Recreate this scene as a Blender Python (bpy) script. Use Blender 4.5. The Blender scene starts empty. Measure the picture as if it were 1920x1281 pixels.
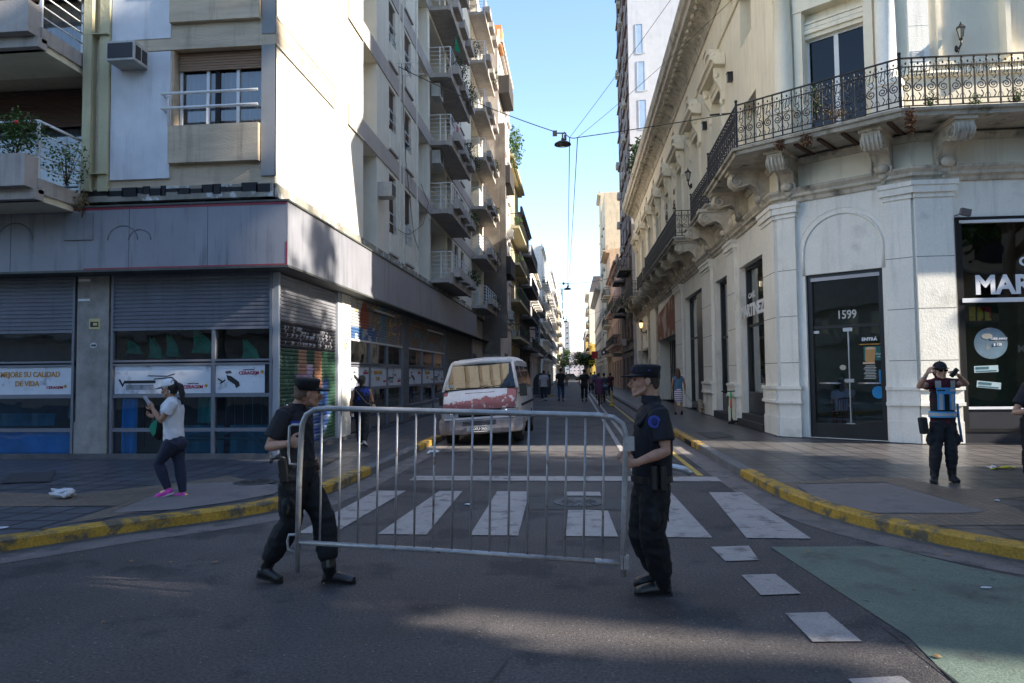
import bpy, math, random
from mathutils import Vector, Matrix, noise
random.seed(7)
R = math.radians
V = Vector
SC = bpy.context.scene
COL = SC.collection
# ---------------------------------------------------------------- camera
FPX, CX, CY, HC = 1300.0, 960.0, 640.5, 1.70
def _basis():
    s = -0.0105
    a = V(((1078-CX)/FPX, -(701-CY)/FPX, 1.0))
    b = V(((2078-CX)/FPX, -(701+s*1000-CY)/FPX, 1.0))
    up = b.cross(a); up.normalize()
    if up.y < 0: up = -up
    Y = a.normalized(); Y = (Y-up*Y.dot(up)).normalized()
    X = up.cross(Y)
    if X.x < 0: X = -X
    return Matrix((X, Y, up))            # world = M @ (right, up, forward)
CM = _basis()
cam = bpy.data.cameras.new('camera')
co = bpy.data.objects.new('camera', cam); COL.objects.link(co)
cam.sensor_width = 36.0; cam.lens = FPX/1920*36; cam.clip_start = 0.05; cam.clip_end = 3000
r_, u_, f_ = CM.col[0], CM.col[1], CM.col[2]
co.matrix_world = Matrix(((r_[0], u_[0], -f_[0], 0), (r_[1], u_[1], -f_[1], 0), (r_[2], u_[2], -f_[2], HC), (0, 0, 0, 1)))
SC.camera = co
def ray(px, py): return CM @ V(((px-CX)/FPX, -(py-CY)/FPX, 1.0))
EYE = V((0, 0, HC))
def atX(px, py, x): d = ray(px, py); return EYE + d*(x/d.x)
def atY(px, py, y): d = ray(px, py); return EYE + d*(y/d.y)
def atZ(px, py, z=0.0): d = ray(px, py); return EYE + d*((z-HC)/d.z)
# ---------------------------------------------------------------- world, sun, exposure
SUNDIR = V((-1.0, 0.20, -0.60)).normalized()        # the way the light travels
w = bpy.data.worlds.new('World'); SC.world = w; w.use_nodes = True
nt = w.node_tree; bg = nt.nodes['Background']
sky = nt.nodes.new('ShaderNodeTexSky'); sky.sky_type = 'NISHITA'; sky.sun_disc = False
sky.sun_elevation = math.asin(-SUNDIR.z)
sky.sun_rotation = math.atan2(-SUNDIR.x, -SUNDIR.y)
sky.air_density = .9; sky.dust_density = 0.25; sky.ozone_density = 1.5; sky.altitude = 20
nt.links.new(sky.outputs[0], bg.inputs[0]); bg.inputs[1].default_value = 0.15
sd = bpy.data.lights.new('sun', 'SUN'); sd.energy = 5.0; sd.angle = R(0.53); sd.color = (1.0, 0.90, 0.76)
so = bpy.data.objects.new('sun', sd); COL.objects.link(so)
so.rotation_euler = SUNDIR.to_track_quat('-Z', 'Y').to_euler(); so.location = (60, -10, 60)
SC.view_settings.view_transform = 'Standard'; SC.view_settings.look = 'None'
SC.view_settings.exposure = 1.62; SC.view_settings.gamma = 1.0
SC.cycles.max_bounces = 8; SC.cycles.transparent_max_bounces = 16
# ---------------------------------------------------------------- materials
def srgb(r, g, b):
    return tuple(((c/255)/12.92 if c/255 <= .04045 else ((c/255+.055)/1.055)**2.4) for c in (r, g, b))
MATS = {}
def mat(name, col, rough=.8, metal=0, var=.12, scale=1.5, bump=0.0, bscale=30, stain=0.0, attr=False, spec=.4,
        stretch=(1, 1, 1), spots=None, patch=None, coat=0, grain=None):
    if name in MATS: return MATS[name]
    m = bpy.data.materials.new(name); m.use_nodes = True; MATS[name] = m
    n, l = m.node_tree.nodes, m.node_tree.links
    b = n['Principled BSDF']; b.inputs['Roughness'].default_value = rough; b.inputs['Metallic'].default_value = metal
    b.inputs['Specular IOR Level'].default_value = spec
    if coat: b.inputs['Coat Weight'].default_value = coat
    geo = n.new('ShaderNodeNewGeometry')
    mp = n.new('ShaderNodeMapping'); mp.inputs['Scale'].default_value = stretch; l.new(geo.outputs['Position'], mp.inputs[0])
    nz = n.new('ShaderNodeTexNoise'); nz.inputs['Scale'].default_value = scale; nz.inputs['Detail'].default_value = 6
    nz.inputs['Roughness'].default_value = .65; l.new(mp.outputs[0], nz.inputs[0])
    if attr:
        a = n.new('ShaderNodeAttribute'); a.attribute_name = 'paint'; src = a.outputs['Color']
    else:
        rgb = n.new('ShaderNodeRGB'); rgb.outputs[0].default_value = (*col, 1); src = rgb.outputs[0]
    if patch:                                            # (colour, noise scale, threshold, softness)
        pn = n.new('ShaderNodeTexNoise'); pn.inputs['Scale'].default_value = patch[1]; pn.inputs['Detail'].default_value = 8
        pn.inputs['Roughness'].default_value = .6; l.new(geo.outputs['Position'], pn.inputs[0])
        mr = n.new('ShaderNodeMapRange'); mr.inputs[1].default_value = patch[2]; mr.inputs[2].default_value = patch[2]+patch[3]
        l.new(pn.outputs[0], mr.inputs[0])
        mx = n.new('ShaderNodeMix'); mx.data_type = 'RGBA'; l.new(mr.outputs[0], mx.inputs[0])
        l.new(src, mx.inputs[6]); mx.inputs[7].default_value = (*patch[0], 1); src = mx.outputs[2]
    mr = n.new('ShaderNodeMapRange'); mr.inputs[1].default_value = .3; mr.inputs[2].default_value = .7
    mr.inputs[3].default_value = 1-var; mr.inputs[4].default_value = 1+var; l.new(nz.outputs[0], mr.inputs[0])
    mul = n.new('ShaderNodeVectorMath'); mul.operation = 'SCALE'; l.new(src, mul.inputs[0]); l.new(mr.outputs[0], mul.inputs['Scale'])
    out = mul.outputs[0]
    if stain:
        m2 = n.new('ShaderNodeMapping'); m2.inputs['Scale'].default_value = (4, 4, .35); l.new(geo.outputs['Position'], m2.inputs[0])
        n2 = n.new('ShaderNodeTexNoise'); n2.inputs['Scale'].default_value = 1.2; n2.inputs['Detail'].default_value = 8; n2.inputs['Roughness'].default_value = .7
        l.new(m2.outputs[0], n2.inputs[0])
        r2 = n.new('ShaderNodeMapRange'); r2.inputs[1].default_value = .52; r2.inputs[2].default_value = .72
        r2.inputs[3].default_value = 1; r2.inputs[4].default_value = 1-stain; l.new(n2.outputs[0], r2.inputs[0])
        ml = n.new('ShaderNodeVectorMath'); ml.operation = 'SCALE'; l.new(out, ml.inputs[0]); l.new(r2.outputs[0], ml.inputs['Scale']); out = ml.outputs[0]
    if spots:                                            # (colour, scale, size)
        vo = n.new('ShaderNodeTexVoronoi'); vo.inputs['Scale'].default_value = spots[1]; l.new(geo.outputs['Position'], vo.inputs[0])
        lt = n.new('ShaderNodeMath'); lt.operation = 'LESS_THAN'; lt.inputs[1].default_value = spots[2]; l.new(vo.outputs['Distance'], lt.inputs[0])
        mx = n.new('ShaderNodeMix'); mx.data_type = 'RGBA'; l.new(lt.outputs[0], mx.inputs[0]); l.new(out, mx.inputs[6])
        mx.inputs[7].default_value = (*spots[0], 1); out = mx.outputs[2]
    if grain:
        gn = n.new('ShaderNodeTexNoise'); gn.inputs['Scale'].default_value = grain[0]; gn.inputs['Detail'].default_value = 2; gn.inputs['Roughness'].default_value = .8; l.new(geo.outputs['Position'], gn.inputs[0])
        gr = n.new('ShaderNodeMapRange'); gr.inputs[1].default_value = .3; gr.inputs[2].default_value = .7; gr.inputs[3].default_value = 1-grain[1]; gr.inputs[4].default_value = 1+grain[1]; l.new(gn.outputs[0], gr.inputs[0])
        gm = n.new('ShaderNodeVectorMath'); gm.operation = 'SCALE'; l.new(out, gm.inputs[0]); l.new(gr.outputs[0], gm.inputs['Scale']); out = gm.outputs[0]
    l.new(out, b.inputs['Base Color'])
    if bump:
        bn = n.new('ShaderNodeTexNoise'); bn.inputs['Scale'].default_value = bscale; bn.inputs['Detail'].default_value = 4
        l.new(mp.outputs[0], bn.inputs[0])
        bp = n.new('ShaderNodeBump'); bp.inputs['Strength'].default_value = bump; bp.inputs['Distance'].default_value = .02
        l.new(bn.outputs[0], bp.inputs['Height']); l.new(bp.outputs[0], b.inputs['Normal'])
    return m
def tiles(name, col, size, line, rough=.5, dark=.6, bump=.5, ang=0, var=.15):
    if name in MATS: return MATS[name]
    m = mat(name, col, rough=rough, var=var, scale=.9)
    n, l = m.node_tree.nodes, m.node_tree.links; b = n['Principled BSDF']
    geo = n.new('ShaderNodeNewGeometry'); mp = n.new('ShaderNodeMapping'); mp.inputs['Rotation'].default_value = (0, 0, ang)
    l.new(geo.outputs['Position'], mp.inputs[0])
    br = n.new('ShaderNodeTexBrick'); br.offset = 0; br.inputs['Scale'].default_value = 1; br.inputs['Mortar Size'].default_value = line
    br.inputs['Brick Width'].default_value = size[0]; br.inputs['Row Height'].default_value = size[1]; br.inputs['Mortar Smooth'].default_value = .2
    br.inputs['Color1'].default_value = (1, 1, 1, 1); br.inputs['Color2'].default_value = (.74, .74, .75, 1); br.inputs['Mortar'].default_value = (dark, dark, dark, 1)
    l.new(mp.outputs[0], br.inputs[0])
    old = b.inputs['Base Color'].links[0].from_socket
    mu = n.new('ShaderNodeMix'); mu.data_type = 'RGBA'; mu.blend_type = 'MULTIPLY'; mu.inputs[0].default_value = 1
    l.new(old, mu.inputs[6]); l.new(br.outputs[0], mu.inputs[7]); l.new(mu.outputs[2], b.inputs['Base Color'])
    bp = n.new('ShaderNodeBump'); bp.inputs['Strength'].default_value = bump; bp.inputs['Distance'].default_value = .004; bp.invert = True
    l.new(br.outputs['Fac'], bp.inputs['Height']); l.new(bp.outputs[0], b.inputs['Normal'])
    return m
def glass(name, tint=(.75, .85, .85), rough=.02, boost=.03, bend=.004):
    if name in MATS: return MATS[name]
    m = bpy.data.materials.new(name); m.use_nodes = True; MATS[name] = m
    n, l = m.node_tree.nodes, m.node_tree.links; n.remove(n['Principled BSDF'])
    tr = n.new('ShaderNodeBsdfTransparent'); tr.inputs[0].default_value = (*tint, 1)
    gl = n.new('ShaderNodeBsdfGlossy'); gl.inputs['Roughness'].default_value = rough; gl.inputs[0].default_value = (1, 1, 1, 1)
    fr = n.new('ShaderNodeFresnel'); fr.inputs[0].default_value = 1.5
    ad = n.new('ShaderNodeMath'); ad.operation = 'MULTIPLY_ADD'; ad.inputs[1].default_value = 1.6; ad.inputs[2].default_value = boost; ad.use_clamp = True
    l.new(fr.outputs[0], ad.inputs[0]); mx = n.new('ShaderNodeMixShader'); l.new(ad.outputs[0], mx.inputs[0]); l.new(tr.outputs[0], mx.inputs[1]); l.new(gl.outputs[0], mx.inputs[2])
    nz = n.new('ShaderNodeTexNoise'); nz.inputs['Scale'].default_value = 1.3; bp = n.new('ShaderNodeBump'); bp.inputs['Strength'].default_value = 1; bp.inputs['Distance'].default_value = bend
    g2 = n.new('ShaderNodeNewGeometry'); l.new(g2.outputs['Position'], nz.inputs[0]); l.new(nz.outputs[0], bp.inputs['Height']); l.new(bp.outputs[0], gl.inputs['Normal'])
    l.new(mx.outputs[0], n['Material Output'].inputs[0]); return m
def glow(name, col, s):
    if name in MATS: return MATS[name]
    m = mat(name, col, var=0); b = m.node_tree.nodes['Principled BSDF']
    b.inputs['Emission Color'].default_value = (*col, 1); b.inputs['Emission Strength'].default_value = s; return m
# ---------------------------------------------------------------- mesh builder
WM = {}                                                    # world matrix of every object built
def wmat(o): return WM[o.name]
def tag(o, label=None, cat=None, group=None, kind=None):
    if label: o['label'] = label
    if cat: o['category'] = cat
    if group: o['group'] = group
    if kind: o['kind'] = kind
    return o
def empty(name, loc, rz=0, label=None, cat=None, group=None):
    o = bpy.data.objects.new(name, None); COL.objects.link(o); o.empty_display_size = .2
    M = Matrix.Translation(V(loc)) @ Matrix.Rotation(rz, 4, 'Z'); o.matrix_world = M
    o.location = loc; o.rotation_euler = (0, 0, rz); WM[o.name] = M
    return tag(o, label, cat, group)
class MB:
    def __init__(s, T=None): s.v = []; s.f = []; s.mi = []; s.sm = []; s.cur = 0; s.T = T; s.col = []; s.paint = None
    def add(s, vs, fs, smooth=False):
        o = len(s.v)
        if s.T is not None: vs = [s.T @ V(p) for p in vs]
        s.v += [tuple(p) for p in vs]
        for f in fs: s.f.append([i+o for i in f]); s.mi.append(s.cur); s.sm.append(smooth); s.col.append(s.paint)
        return s
    def box(s, x0, x1, y0, y1, z0, z1, M=None):
        vs = [V((x, y, z)) for z in (z0, z1) for y in (y0, y1) for x in (x0, x1)]
        if M is not None: vs = [M @ p for p in vs]
        return s.add(vs, [(0, 2, 3, 1), (4, 5, 7, 6), (0, 1, 5, 4), (2, 6, 7, 3), (0, 4, 6, 2), (1, 3, 7, 5)])
    def poly(s, pts): return s.add(pts, [tuple(range(len(pts)))])
    def prism(s, pts, h, axis='z', o=0.0, M=None):          # 2-D outline extruded along an axis from o to o+h
        n = len(pts)
        def mk(p, t): return V({'z': (p[0], p[1], t), 'y': (p[0], t, p[1]), 'x': (t, p[0], p[1])}[axis])
        vs = [mk(p, o) for p in pts]+[mk(p, o+h) for p in pts]
        if M is not None: vs = [M @ p for p in vs]
        return s.add(vs, [tuple(range(n))[::-1], tuple(range(n, 2*n))]+[(i, (i+1) % n, n+(i+1) % n, n+i) for i in range(n)])
    def tube(s, pts, r, n=8, caps=True, smooth=True, closed=False, flat=1.0, up=None):
        pts = [V(p) for p in pts]; k = len(pts); rs = r if isinstance(r, (list, tuple)) else [r]*k
        vs = []; a = None
        for i, p in enumerate(pts):
            if closed: t = pts[(i+1) % k]-pts[i-1]
            else: t = (pts[min(i+1, k-1)]-pts[max(i-1, 0)])
            if t.length < 1e-9: t = V((0, 0, 1))
            t.normalize()
            if a is None: a = V(up) if up else (V((0, 0, 1)) if abs(t.z) < .9 else V((1, 0, 0)))
            b = t.cross(a)
            if b.length < 1e-6: b = t.orthogonal()
            b.normalize(); a = b.cross(t).normalized()
            ri = rs[i]; ra, rb = (ri if isinstance(ri, tuple) else (ri, ri*flat))
            for j in range(n):
                g = 2*math.pi*j/n; vs.append(p+a*(ra*math.cos(g))+b*(rb*math.sin(g)))
        fs = []
        for i in range(k if closed else k-1):
            i2 = (i+1) % k
            for j in range(n): fs.append((i*n+j, i*n+(j+1) % n, i2*n+(j+1) % n, i2*n+j))
        if caps and not closed: fs += [tuple(range(n))[::-1], tuple((k-1)*n+j for j in range(n))]
        return s.add(vs, fs, smooth)
    def lathe(s, prof, c=(0, 0, 0), n=16, smooth=True, sx=1, sy=1, M=None):
        c = V(c); k = len(prof)
        vs = [c+V((r*math.cos(2*math.pi*j/n)*sx, r*math.sin(2*math.pi*j/n)*sy, z)) for r, z in prof for j in range(n)]
        if M is not None: vs = [M @ p for p in vs]
        fs = [(i*n+j, i*n+(j+1) % n, (i+1)*n+(j+1) % n, (i+1)*n+j) for i in range(k-1) for j in range(n)]
        return s.add(vs, fs+[tuple(range(n))[::-1], tuple((k-1)*n+j for j in range(n))], smooth)
    def ell(s, c, r, M=None, n=14, m=9):
        if not isinstance(r, (tuple, list)): r = (r, r, r)
        c = V(c); vs = [V((0, 0, -r[2]))]
        for i in range(1, m):
            a = -math.pi/2+math.pi*i/m
            for j in range(n):
                g = 2*math.pi*j/n; vs.append(V((r[0]*math.cos(a)*math.cos(g), r[1]*math.cos(a)*math.sin(g), r[2]*math.sin(a))))
        vs.append(V((0, 0, r[2])))
        if M is not None: vs = [M @ (c+p) for p in vs] if len(M) == 4 else [c+M @ p for p in vs]
        else: vs = [c+p for p in vs]
        fs = [(0, 1+(j+1) % n, 1+j) for j in range(n)]
        for i in range(m-2):
            for j in range(n): fs.append((1+i*n+j, 1+i*n+(j+1) % n, 1+(i+1)*n+(j+1) % n, 1+(i+1)*n+j))
        L = len(vs)-1; fs += [(L, L-n+j, L-n+(j+1) % n) for j in range(n)]
        return s.add(vs, fs, True)
    def sweep(s, plan, prof, side=1):                        # moulding profile [(out, z)...] along a plan polyline, mitred
        P = [V((p[0], p[1])) for p in plan]; k = len(P); nn = []
        for i in range(k):
            ns = []
            for j in (i-1, i):
                if 0 <= j < k-1:
                    d = (P[j+1]-P[j]).normalized(); ns.append(V((d.y, -d.x))*side)
            if len(ns) == 2: m = (ns[0]+ns[1]); m = m/(1+ns[0].dot(ns[1]))
            else: m = ns[0]
            nn.append(m)
        q = len(prof); vs = [V((P[i].x+nn[i].x*o, P[i].y+nn[i].y*o, z)) for i in range(k) for o, z in prof]
        fs = []
        for i in range(k-1):
            for j in range(q):
                j2 = (j+1) % q; f = (i*q+j, i*q+j2, (i+1)*q+j2, (i+1)*q+j); fs.append(f if side > 0 else f[::-1])
        e0 = tuple(range(q)); e1 = tuple((k-1)*q+j for j in range(q))
        fs += [e0[::-1], e1] if side > 0 else [e0, e1[::-1]]
        return s.add(vs, fs)
    def mesh(s, name, mats, inv=None):
        vs = s.v if inv is None else [inv @ V(p) for p in s.v]
        me = bpy.data.meshes.new(name); me.from_pydata([tuple(p) for p in vs], [], s.f)
        for m in (mats if isinstance(mats, (list, tuple)) else [mats]): me.materials.append(m)
        me.polygons.foreach_set('material_index', s.mi); me.polygons.foreach_set('use_smooth', s.sm)
        if any(c is not None for c in s.col):
            at = me.color_attributes.new('paint', 'FLOAT_COLOR', 'CORNER'); i = 0; buf = []
            for f, c in zip(s.f, s.col): buf += (list(c or (.5, .5, .5))+[1.0])*len(f)
            at.data.foreach_set('color', buf)
        me.validate(); me.update(); return me
    def build(s, name, mats, parent=None, label=None, cat=None, group=None, kind=None, bevel=0):
        if parent is None:
            xs = [p[0] for p in s.v]; ys = [p[1] for p in s.v]; zs = [p[2] for p in s.v]
            M = Matrix.Translation(V(((min(xs)+max(xs))/2, (min(ys)+max(ys))/2, min(zs))))
        else: M = wmat(parent)
        me = s.mesh(name, mats, M.inverted())
        o = bpy.data.objects.new(name, me); COL.objects.link(o)
        if parent is None: o.matrix_world = M; o.location = M.translation
        else: o.parent = parent
        WM[o.name] = M
        if bevel:
            b = o.modifiers.new('bevel', 'BEVEL'); b.width = bevel; b.segments = 2; b.limit_method = 'ANGLE'; b.angle_limit = R(50)
        return tag(o, label, cat, group, kind)
def inst(mesh, name, parent, Mw, **kw):                      # an object on shared mesh data placed by a world matrix
    o = bpy.data.objects.new(name, mesh); COL.objects.link(o)
    if parent is not None: o.parent = parent; o.matrix_basis = wmat(parent).inverted() @ Mw
    else: o.matrix_basis = Mw
    WM[o.name] = Mw; return tag(o, **kw)
def structure(name, mb, m): return mb.build(name, m, kind='structure')
class Fac:                                                   # a vertical plane: u along it, d into it, z up
    def __init__(s, o, ang): s.o = V((o[0], o[1], 0)); s.a = ang; s.M = Matrix.Translation(s.o) @ Matrix.Rotation(ang, 4, 'Z'); s.I = s.M.inverted()
    def uz(s, px, py, d=0.0):
        e = s.I @ EYE; r = s.I.to_3x3() @ ray(px, py); t = (d-e.y)/r.y; p = e+r*t; return p.x, p.z
    def u(s, px, py=700, d=0.0): return s.uz(px, py, d)[0]
    def P(s, u, d, z): return s.M @ V((u, d, z))
    def at(s, u, d, z): return s.M @ Matrix.Translation(V((u, d, z)))
def wall(mb, F, u0, u1, z0, z1, ops=(), rev=.25, d=0.0, back=False):
    us = sorted({u0, u1, *[min(max(x, u0), u1) for o in ops for x in o[:2]]}); zs = sorted({z0, z1, *[min(max(x, z0), z1) for o in ops for x in o[2:4]]})
    T = mb.T; mb.T = F.M
    for a, b in zip(us, us[1:]):
        for c, e in zip(zs, zs[1:]):
            um, zm = (a+b)/2, (c+e)/2
            if any(o[0] < um < o[1] and o[2] < zm < o[3] for o in ops): continue
            mb.add([(a, d, c), (b, d, c), (b, d, e), (a, d, e)], [(0, 1, 2, 3)])
    for o in ops:
        a, b, c, e = o[:4]; r = o[4] if len(o) > 4 else rev; D = d+r
        mb.add([(a, d, c), (a, D, c), (a, D, e), (a, d, e), (b, d, c), (b, D, c), (b, D, e), (b, d, e)],
               [(0, 3, 2, 1), (4, 5, 6, 7), (3, 7, 6, 2), (0, 1, 5, 4)])
        if back or len(o) > 5: mb.add([(a, D, c), (b, D, c), (b, D, e), (a, D, e)], [(0, 1, 2, 3)])
    mb.T = T; return mb
def text(name, body, size, F, u, z, d, m, parent, align='CENTER', bold=0.0, sx=1.0, depth=.004, sp=1.0, shear=0.0):
    cu = bpy.data.curves.new(name, 'FONT'); cu.body = body; cu.size = size; cu.align_x = align; cu.align_y = 'CENTER'
    cu.extrude = depth; cu.offset = bold; cu.space_character = sp; cu.resolution_u = 3; cu.shear = shear
    t = bpy.data.objects.new('t', cu); COL.objects.link(t); bpy.context.view_layer.update()
    me = bpy.data.meshes.new_from_object(t.evaluated_get(bpy.context.evaluated_depsgraph_get()))
    bpy.data.objects.remove(t); bpy.data.curves.remove(cu)
    me.materials.clear(); me.materials.append(m)
    M = F.at(u, d, z) @ Matrix.Rotation(math.pi/2, 4, 'X') @ Matrix.Diagonal((sx, 1, 1, 1))
    return inst(me, name, parent, M)
def remesh(mb, vox, smooth=2, fold=None, name='m'):
    me = mb.mesh(name, []); o = bpy.data.objects.new('tmp', me); COL.objects.link(o)
    md = o.modifiers.new('r', 'REMESH'); md.mode = 'VOXEL'; md.voxel_size = vox; md.use_smooth_shade = True
    if smooth: s = o.modifiers.new('s', 'SMOOTH'); s.factor = .5; s.iterations = smooth
    bpy.context.view_layer.update()
    r = bpy.data.meshes.new_from_object(o.evaluated_get(bpy.context.evaluated_depsgraph_get()))
    bpy.data.objects.remove(o); bpy.data.meshes.remove(me)
    if fold:
        amp, fx, fz = fold; ns = [v.normal.copy() for v in r.vertices]
        for v, nn in zip(r.vertices, ns):
            p = v.co; q = .7-2.2*abs(noise.noise(V((p.x*fx+p.z*3, p.y*fx, p.z*fz))))+.6*noise.noise(V((p.x*fx*2.3, p.y*fx*2.3+9, p.z*fz*2.1)))
            v.co = p+nn*(amp*q)
    for p in r.polygons: p.use_smooth = True
    return r
def solid(mesh, name, m, parent):                            # link a world-space mesh as a child
    mesh.materials.clear(); mesh.materials.append(m); mesh.transform(wmat(parent).inverted())
    o = bpy.data.objects.new(name, mesh); COL.objects.link(o); o.parent = parent; WM[o.name] = wmat(parent); return o
# ================================================================ GROUND
ASP = mat('asphalt', (.070, .063, .064), rough=.75, var=.34, scale=.45, bump=.6, bscale=90, spots=((.17, .165, .155), 15, .10), patch=((.036, .035, .039), 1.1, .53, .07), grain=(45, .6))
CONC = mat('gutter_concrete', (.15, .132, .127), rough=.85, var=.2, scale=2, bump=.3, bscale=50, patch=((.075, .075, .078), 3, .5, .15), grain=(50, .3))
PAINTW = mat('road_paint', (.31, .29, .285), rough=.6, var=.12, scale=5, bump=.3, bscale=80, patch=((.12, .12, .125), 4, .54, .12), grain=(70, .22))
YEL = mat('kerb_yellow', (.38, .225, .03), rough=.6, var=.2, scale=4, bump=.3, bscale=40, patch=((.11, .09, .06), 4.5, .50, .10), grain=(40, .3))
YEL2 = mat('line_yellow', (.40, .28, .05), rough=.6, var=.2, scale=4, patch=((.07, .07, .07), 4, .55, .12))
KERB = mat('kerb_stone', (.12, .12, .125), rough=.8, var=.25, scale=4, bump=.4)
GREEN = mat('bike_green', (.102, .138, .115), rough=.6, var=.2, scale=1.2, bump=.3, bscale=70, patch=((.072, .082, .076), 2.2, .52, .14), grain=(60, .3), spots=((.045, .06, .052), 3.1, .075))
TILE = tiles('pavement_tile', (.075, .078, .094), (.4, .4), .03, rough=.42, dark=.25, bump=1, var=.3)
TILE2 = tiles('pavement_tile_right', (.095, .089, .089), (.4, .4), .026, rough=.36, dark=.3, bump=1, var=.3)
BEIGE = tiles('beige_tile', (.185, .145, .11), (.1, .1), .014, rough=.6, dark=.6, var=.2)
RAMPC = mat('ramp_concrete', (.165, .145, .14), rough=.85, var=.15, scale=2, bump=.25, bscale=40, patch=((.09, .09, .09), 2, .55, .1))
KL = [(-3.45, 700), (-3.45, 60), (-3.45, 30), (-3.45, 17.8), (-3.46, 13), (-3.48, 11.6), (-3.52, 10), (-3.62, 8.9), (-3.85, 8.25), (-4.3, 7.75), (-5.0, 7.1), (-5.55, 6.35), (-6.3, 5.8), (-7.5, 5.4), (-9.5, 5.2), (-60, 5.1)]
KR = [(2.62, 700), (2.62, 60), (2.62, 30), (2.62, 19), (2.63, 14.4), (2.64, 11.2), (2.68, 9.6), (2.87, 8.25), (3.27, 7.35), (3.85, 6.5), (4.6, 5.95), (5.8, 5.6), (8, 5.4), (60, 5.3)]
def smooth(P):
    q = [P[0]]
    for i in range(1, len(P)-1):
        a, b, c = V(P[i-1]), V(P[i]), V(P[i+1])
        if abs((b-a).normalized().dot((c-b).normalized())) > .9995: q.append(tuple(b)); continue
        la = min(.3, .3*(b-a).length); lc = min(.3, .3*(c-b).length)
        q += [tuple(b+(a-b).normalized()*la*1.4), tuple(b+(a-b).normalized()*la*.4+(c-b).normalized()*lc*.4), tuple(b+(c-b).normalized()*lc*1.4)]
    return q+[P[-1]]
KL2, KR2 = smooth(KL), smooth(KR)
m = MB(); m.poly([(-400, -300, 0), (400, -300, 0), (400, 900, 0), (-400, 900, 0)]); structure('road', m, ASP)
def off(P, d, side):
    out = []
    for i in range(len(P)):
        a = V(P[max(i-1, 0)]); b = V(P[min(i+1, len(P)-1)]); t = (b-a).normalized(); out.append(V(P[i])+V((t.y, -t.x))*d*side)
    return out
def strip(mb, A, B, z):
    for i in range(len(A)-1): mb.add([(A[i][0], A[i][1], z), (A[i+1][0], A[i+1][1], z), (B[i+1][0], B[i+1][1], z), (B[i][0], B[i][1], z)], [(0, 1, 2, 3)])
# side: travelling from far to near then outwards; road lies to the left hand of KL, right hand of KR
for nm, P, sd_ in (('left', KL2, -1), ('right', KR2, 1)):
    g = MB(); strip(g, P, off(P, .42, sd_), .004); structure('gutter', g, CONC)
    k = MB(); prof = [(0, .0), (0, .13), (-.02, .15), (-.16, .154), (-.16, 0)]
    if sd_ < 0: k.sweep(P, [(-o, z) for o, z in prof], side=1)
    else: k.sweep(P, prof, side=1)
    structure('kerb', k, KERB)
    # yellow painted stretches of kerb
    y = MB(); segs = ([(-3.45, 17.8, 15.2), (-3.5, 11.7, -99)] if nm == 'left' else [(2.62, 19.6, 15.3), (2.6, 11.4, -99)])
    for sx_, ya, yb in segs:
        Q = [p for p in P if yb <= p[1] <= ya+.01]
        if yb > 0: Q = [(P[3][0], ya), (P[3][0], yb)]
        else: Q = [(sx_, ya)]+Q
        pr = [(.004, .03), (.004, .132), (-.018, .155), (-.16, .159), (-.16, .10)]
        y.sweep(Q, [(-o, z) for o, z in pr] if sd_ < 0 else pr, side=1)
    structure('kerb_paint', y, YEL)
def flip(P): return [(p[0], p[1], .15) for p in P]
s = MB(); s.poly([(-60, 700, .15)]+flip(off(KL2, -.15, -1))+[(-60, 5.2, .15)]); structure('sidewalk', s, TILE)
s = MB(); s.poly([(60, 700, .15)]+flip(off(KR2, -.15, 1))+[(60, 5.4, .15)]); structure('sidewalk', s, TILE2)
def gp(name, pts, z, m_, d=None):
    b = MB(); b.poly([tuple(V((p.x, p.y, z))) for p in [atZ(x, y, z) for x, y in pts]]); return structure(name, b, m_)
gp('ramp', [(342, 908), (470, 902), (530, 912), (515, 926), (430, 941), (330, 955), (205, 962)], .158, RAMPC)
gp('beige_paving', [(-20, 922), (130, 928), (342, 905), (430, 892), (475, 903), (345, 908), (205, 961), (262, 961), (110, 984), (220, 948), (-20, 950)], .154, BEIGE)
gp('ramp', [(1490, 908), (1662, 905), (1850, 958), (1815, 962), (1640, 962), (1530, 936)], .158, RAMPC)
gp('beige_paving', [(1466, 905), (1640, 893), (1700, 897), (1790, 916), (1925, 917), (1925, 932), (1860, 936), (1925, 962), (1925, 984), (1720, 986), (1640, 963), (1815, 963), (1852, 958), (1660, 904), (1490, 907), (1497, 922)], .154, BEIGE)
# road markings
c = MB()
def rect(mb, x0, x1, y0, y1, z=.009, sk=0.0): mb.poly([(x0, y0, z), (x1, y0, z), (x1+sk, y1, z), (x0+sk, y1, z)])
# near and far edges of the crossing stripes, leaning slightly like the photograph's
for x0, x1, f0, f1 in ((-3.02, -2.62, -2.95, -2.5), (-2.13, -1.6, -2.0, -1.66), (-1.13, -.62, -1.15, -.68), (.86, 1.38, .92, 1.33), (1.72, 2.36, 1.86, 2.32)):
    c.poly([(x0, 7.35, .009), (x1, 7.35, .009), (f1, 10.1, .009), (f0, 10.1, .009)])
c.poly([(-.12, 7.35, .009), (.42, 7.35, .009), (.38, 8.75, .009), (-.11, 8.75, .009)])
c.poly([(-.15, 9.75, .009), (.34, 9.75, .009), (.33, 10.1, .009), (-.15, 10.1, .009)])
structure('crosswalk', c, PAINTW)
c = MB(); rect(c, -2.7, 2.25, 11.1, 11.6); structure('stop_line', c, PAINTW)
c = MB(); rect(c, .95, 1.06, 12.1, 420); rect(c, 1.25, 1.36, 12.1, 420); structure('lane_line', c, PAINTW)
c = MB()
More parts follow.
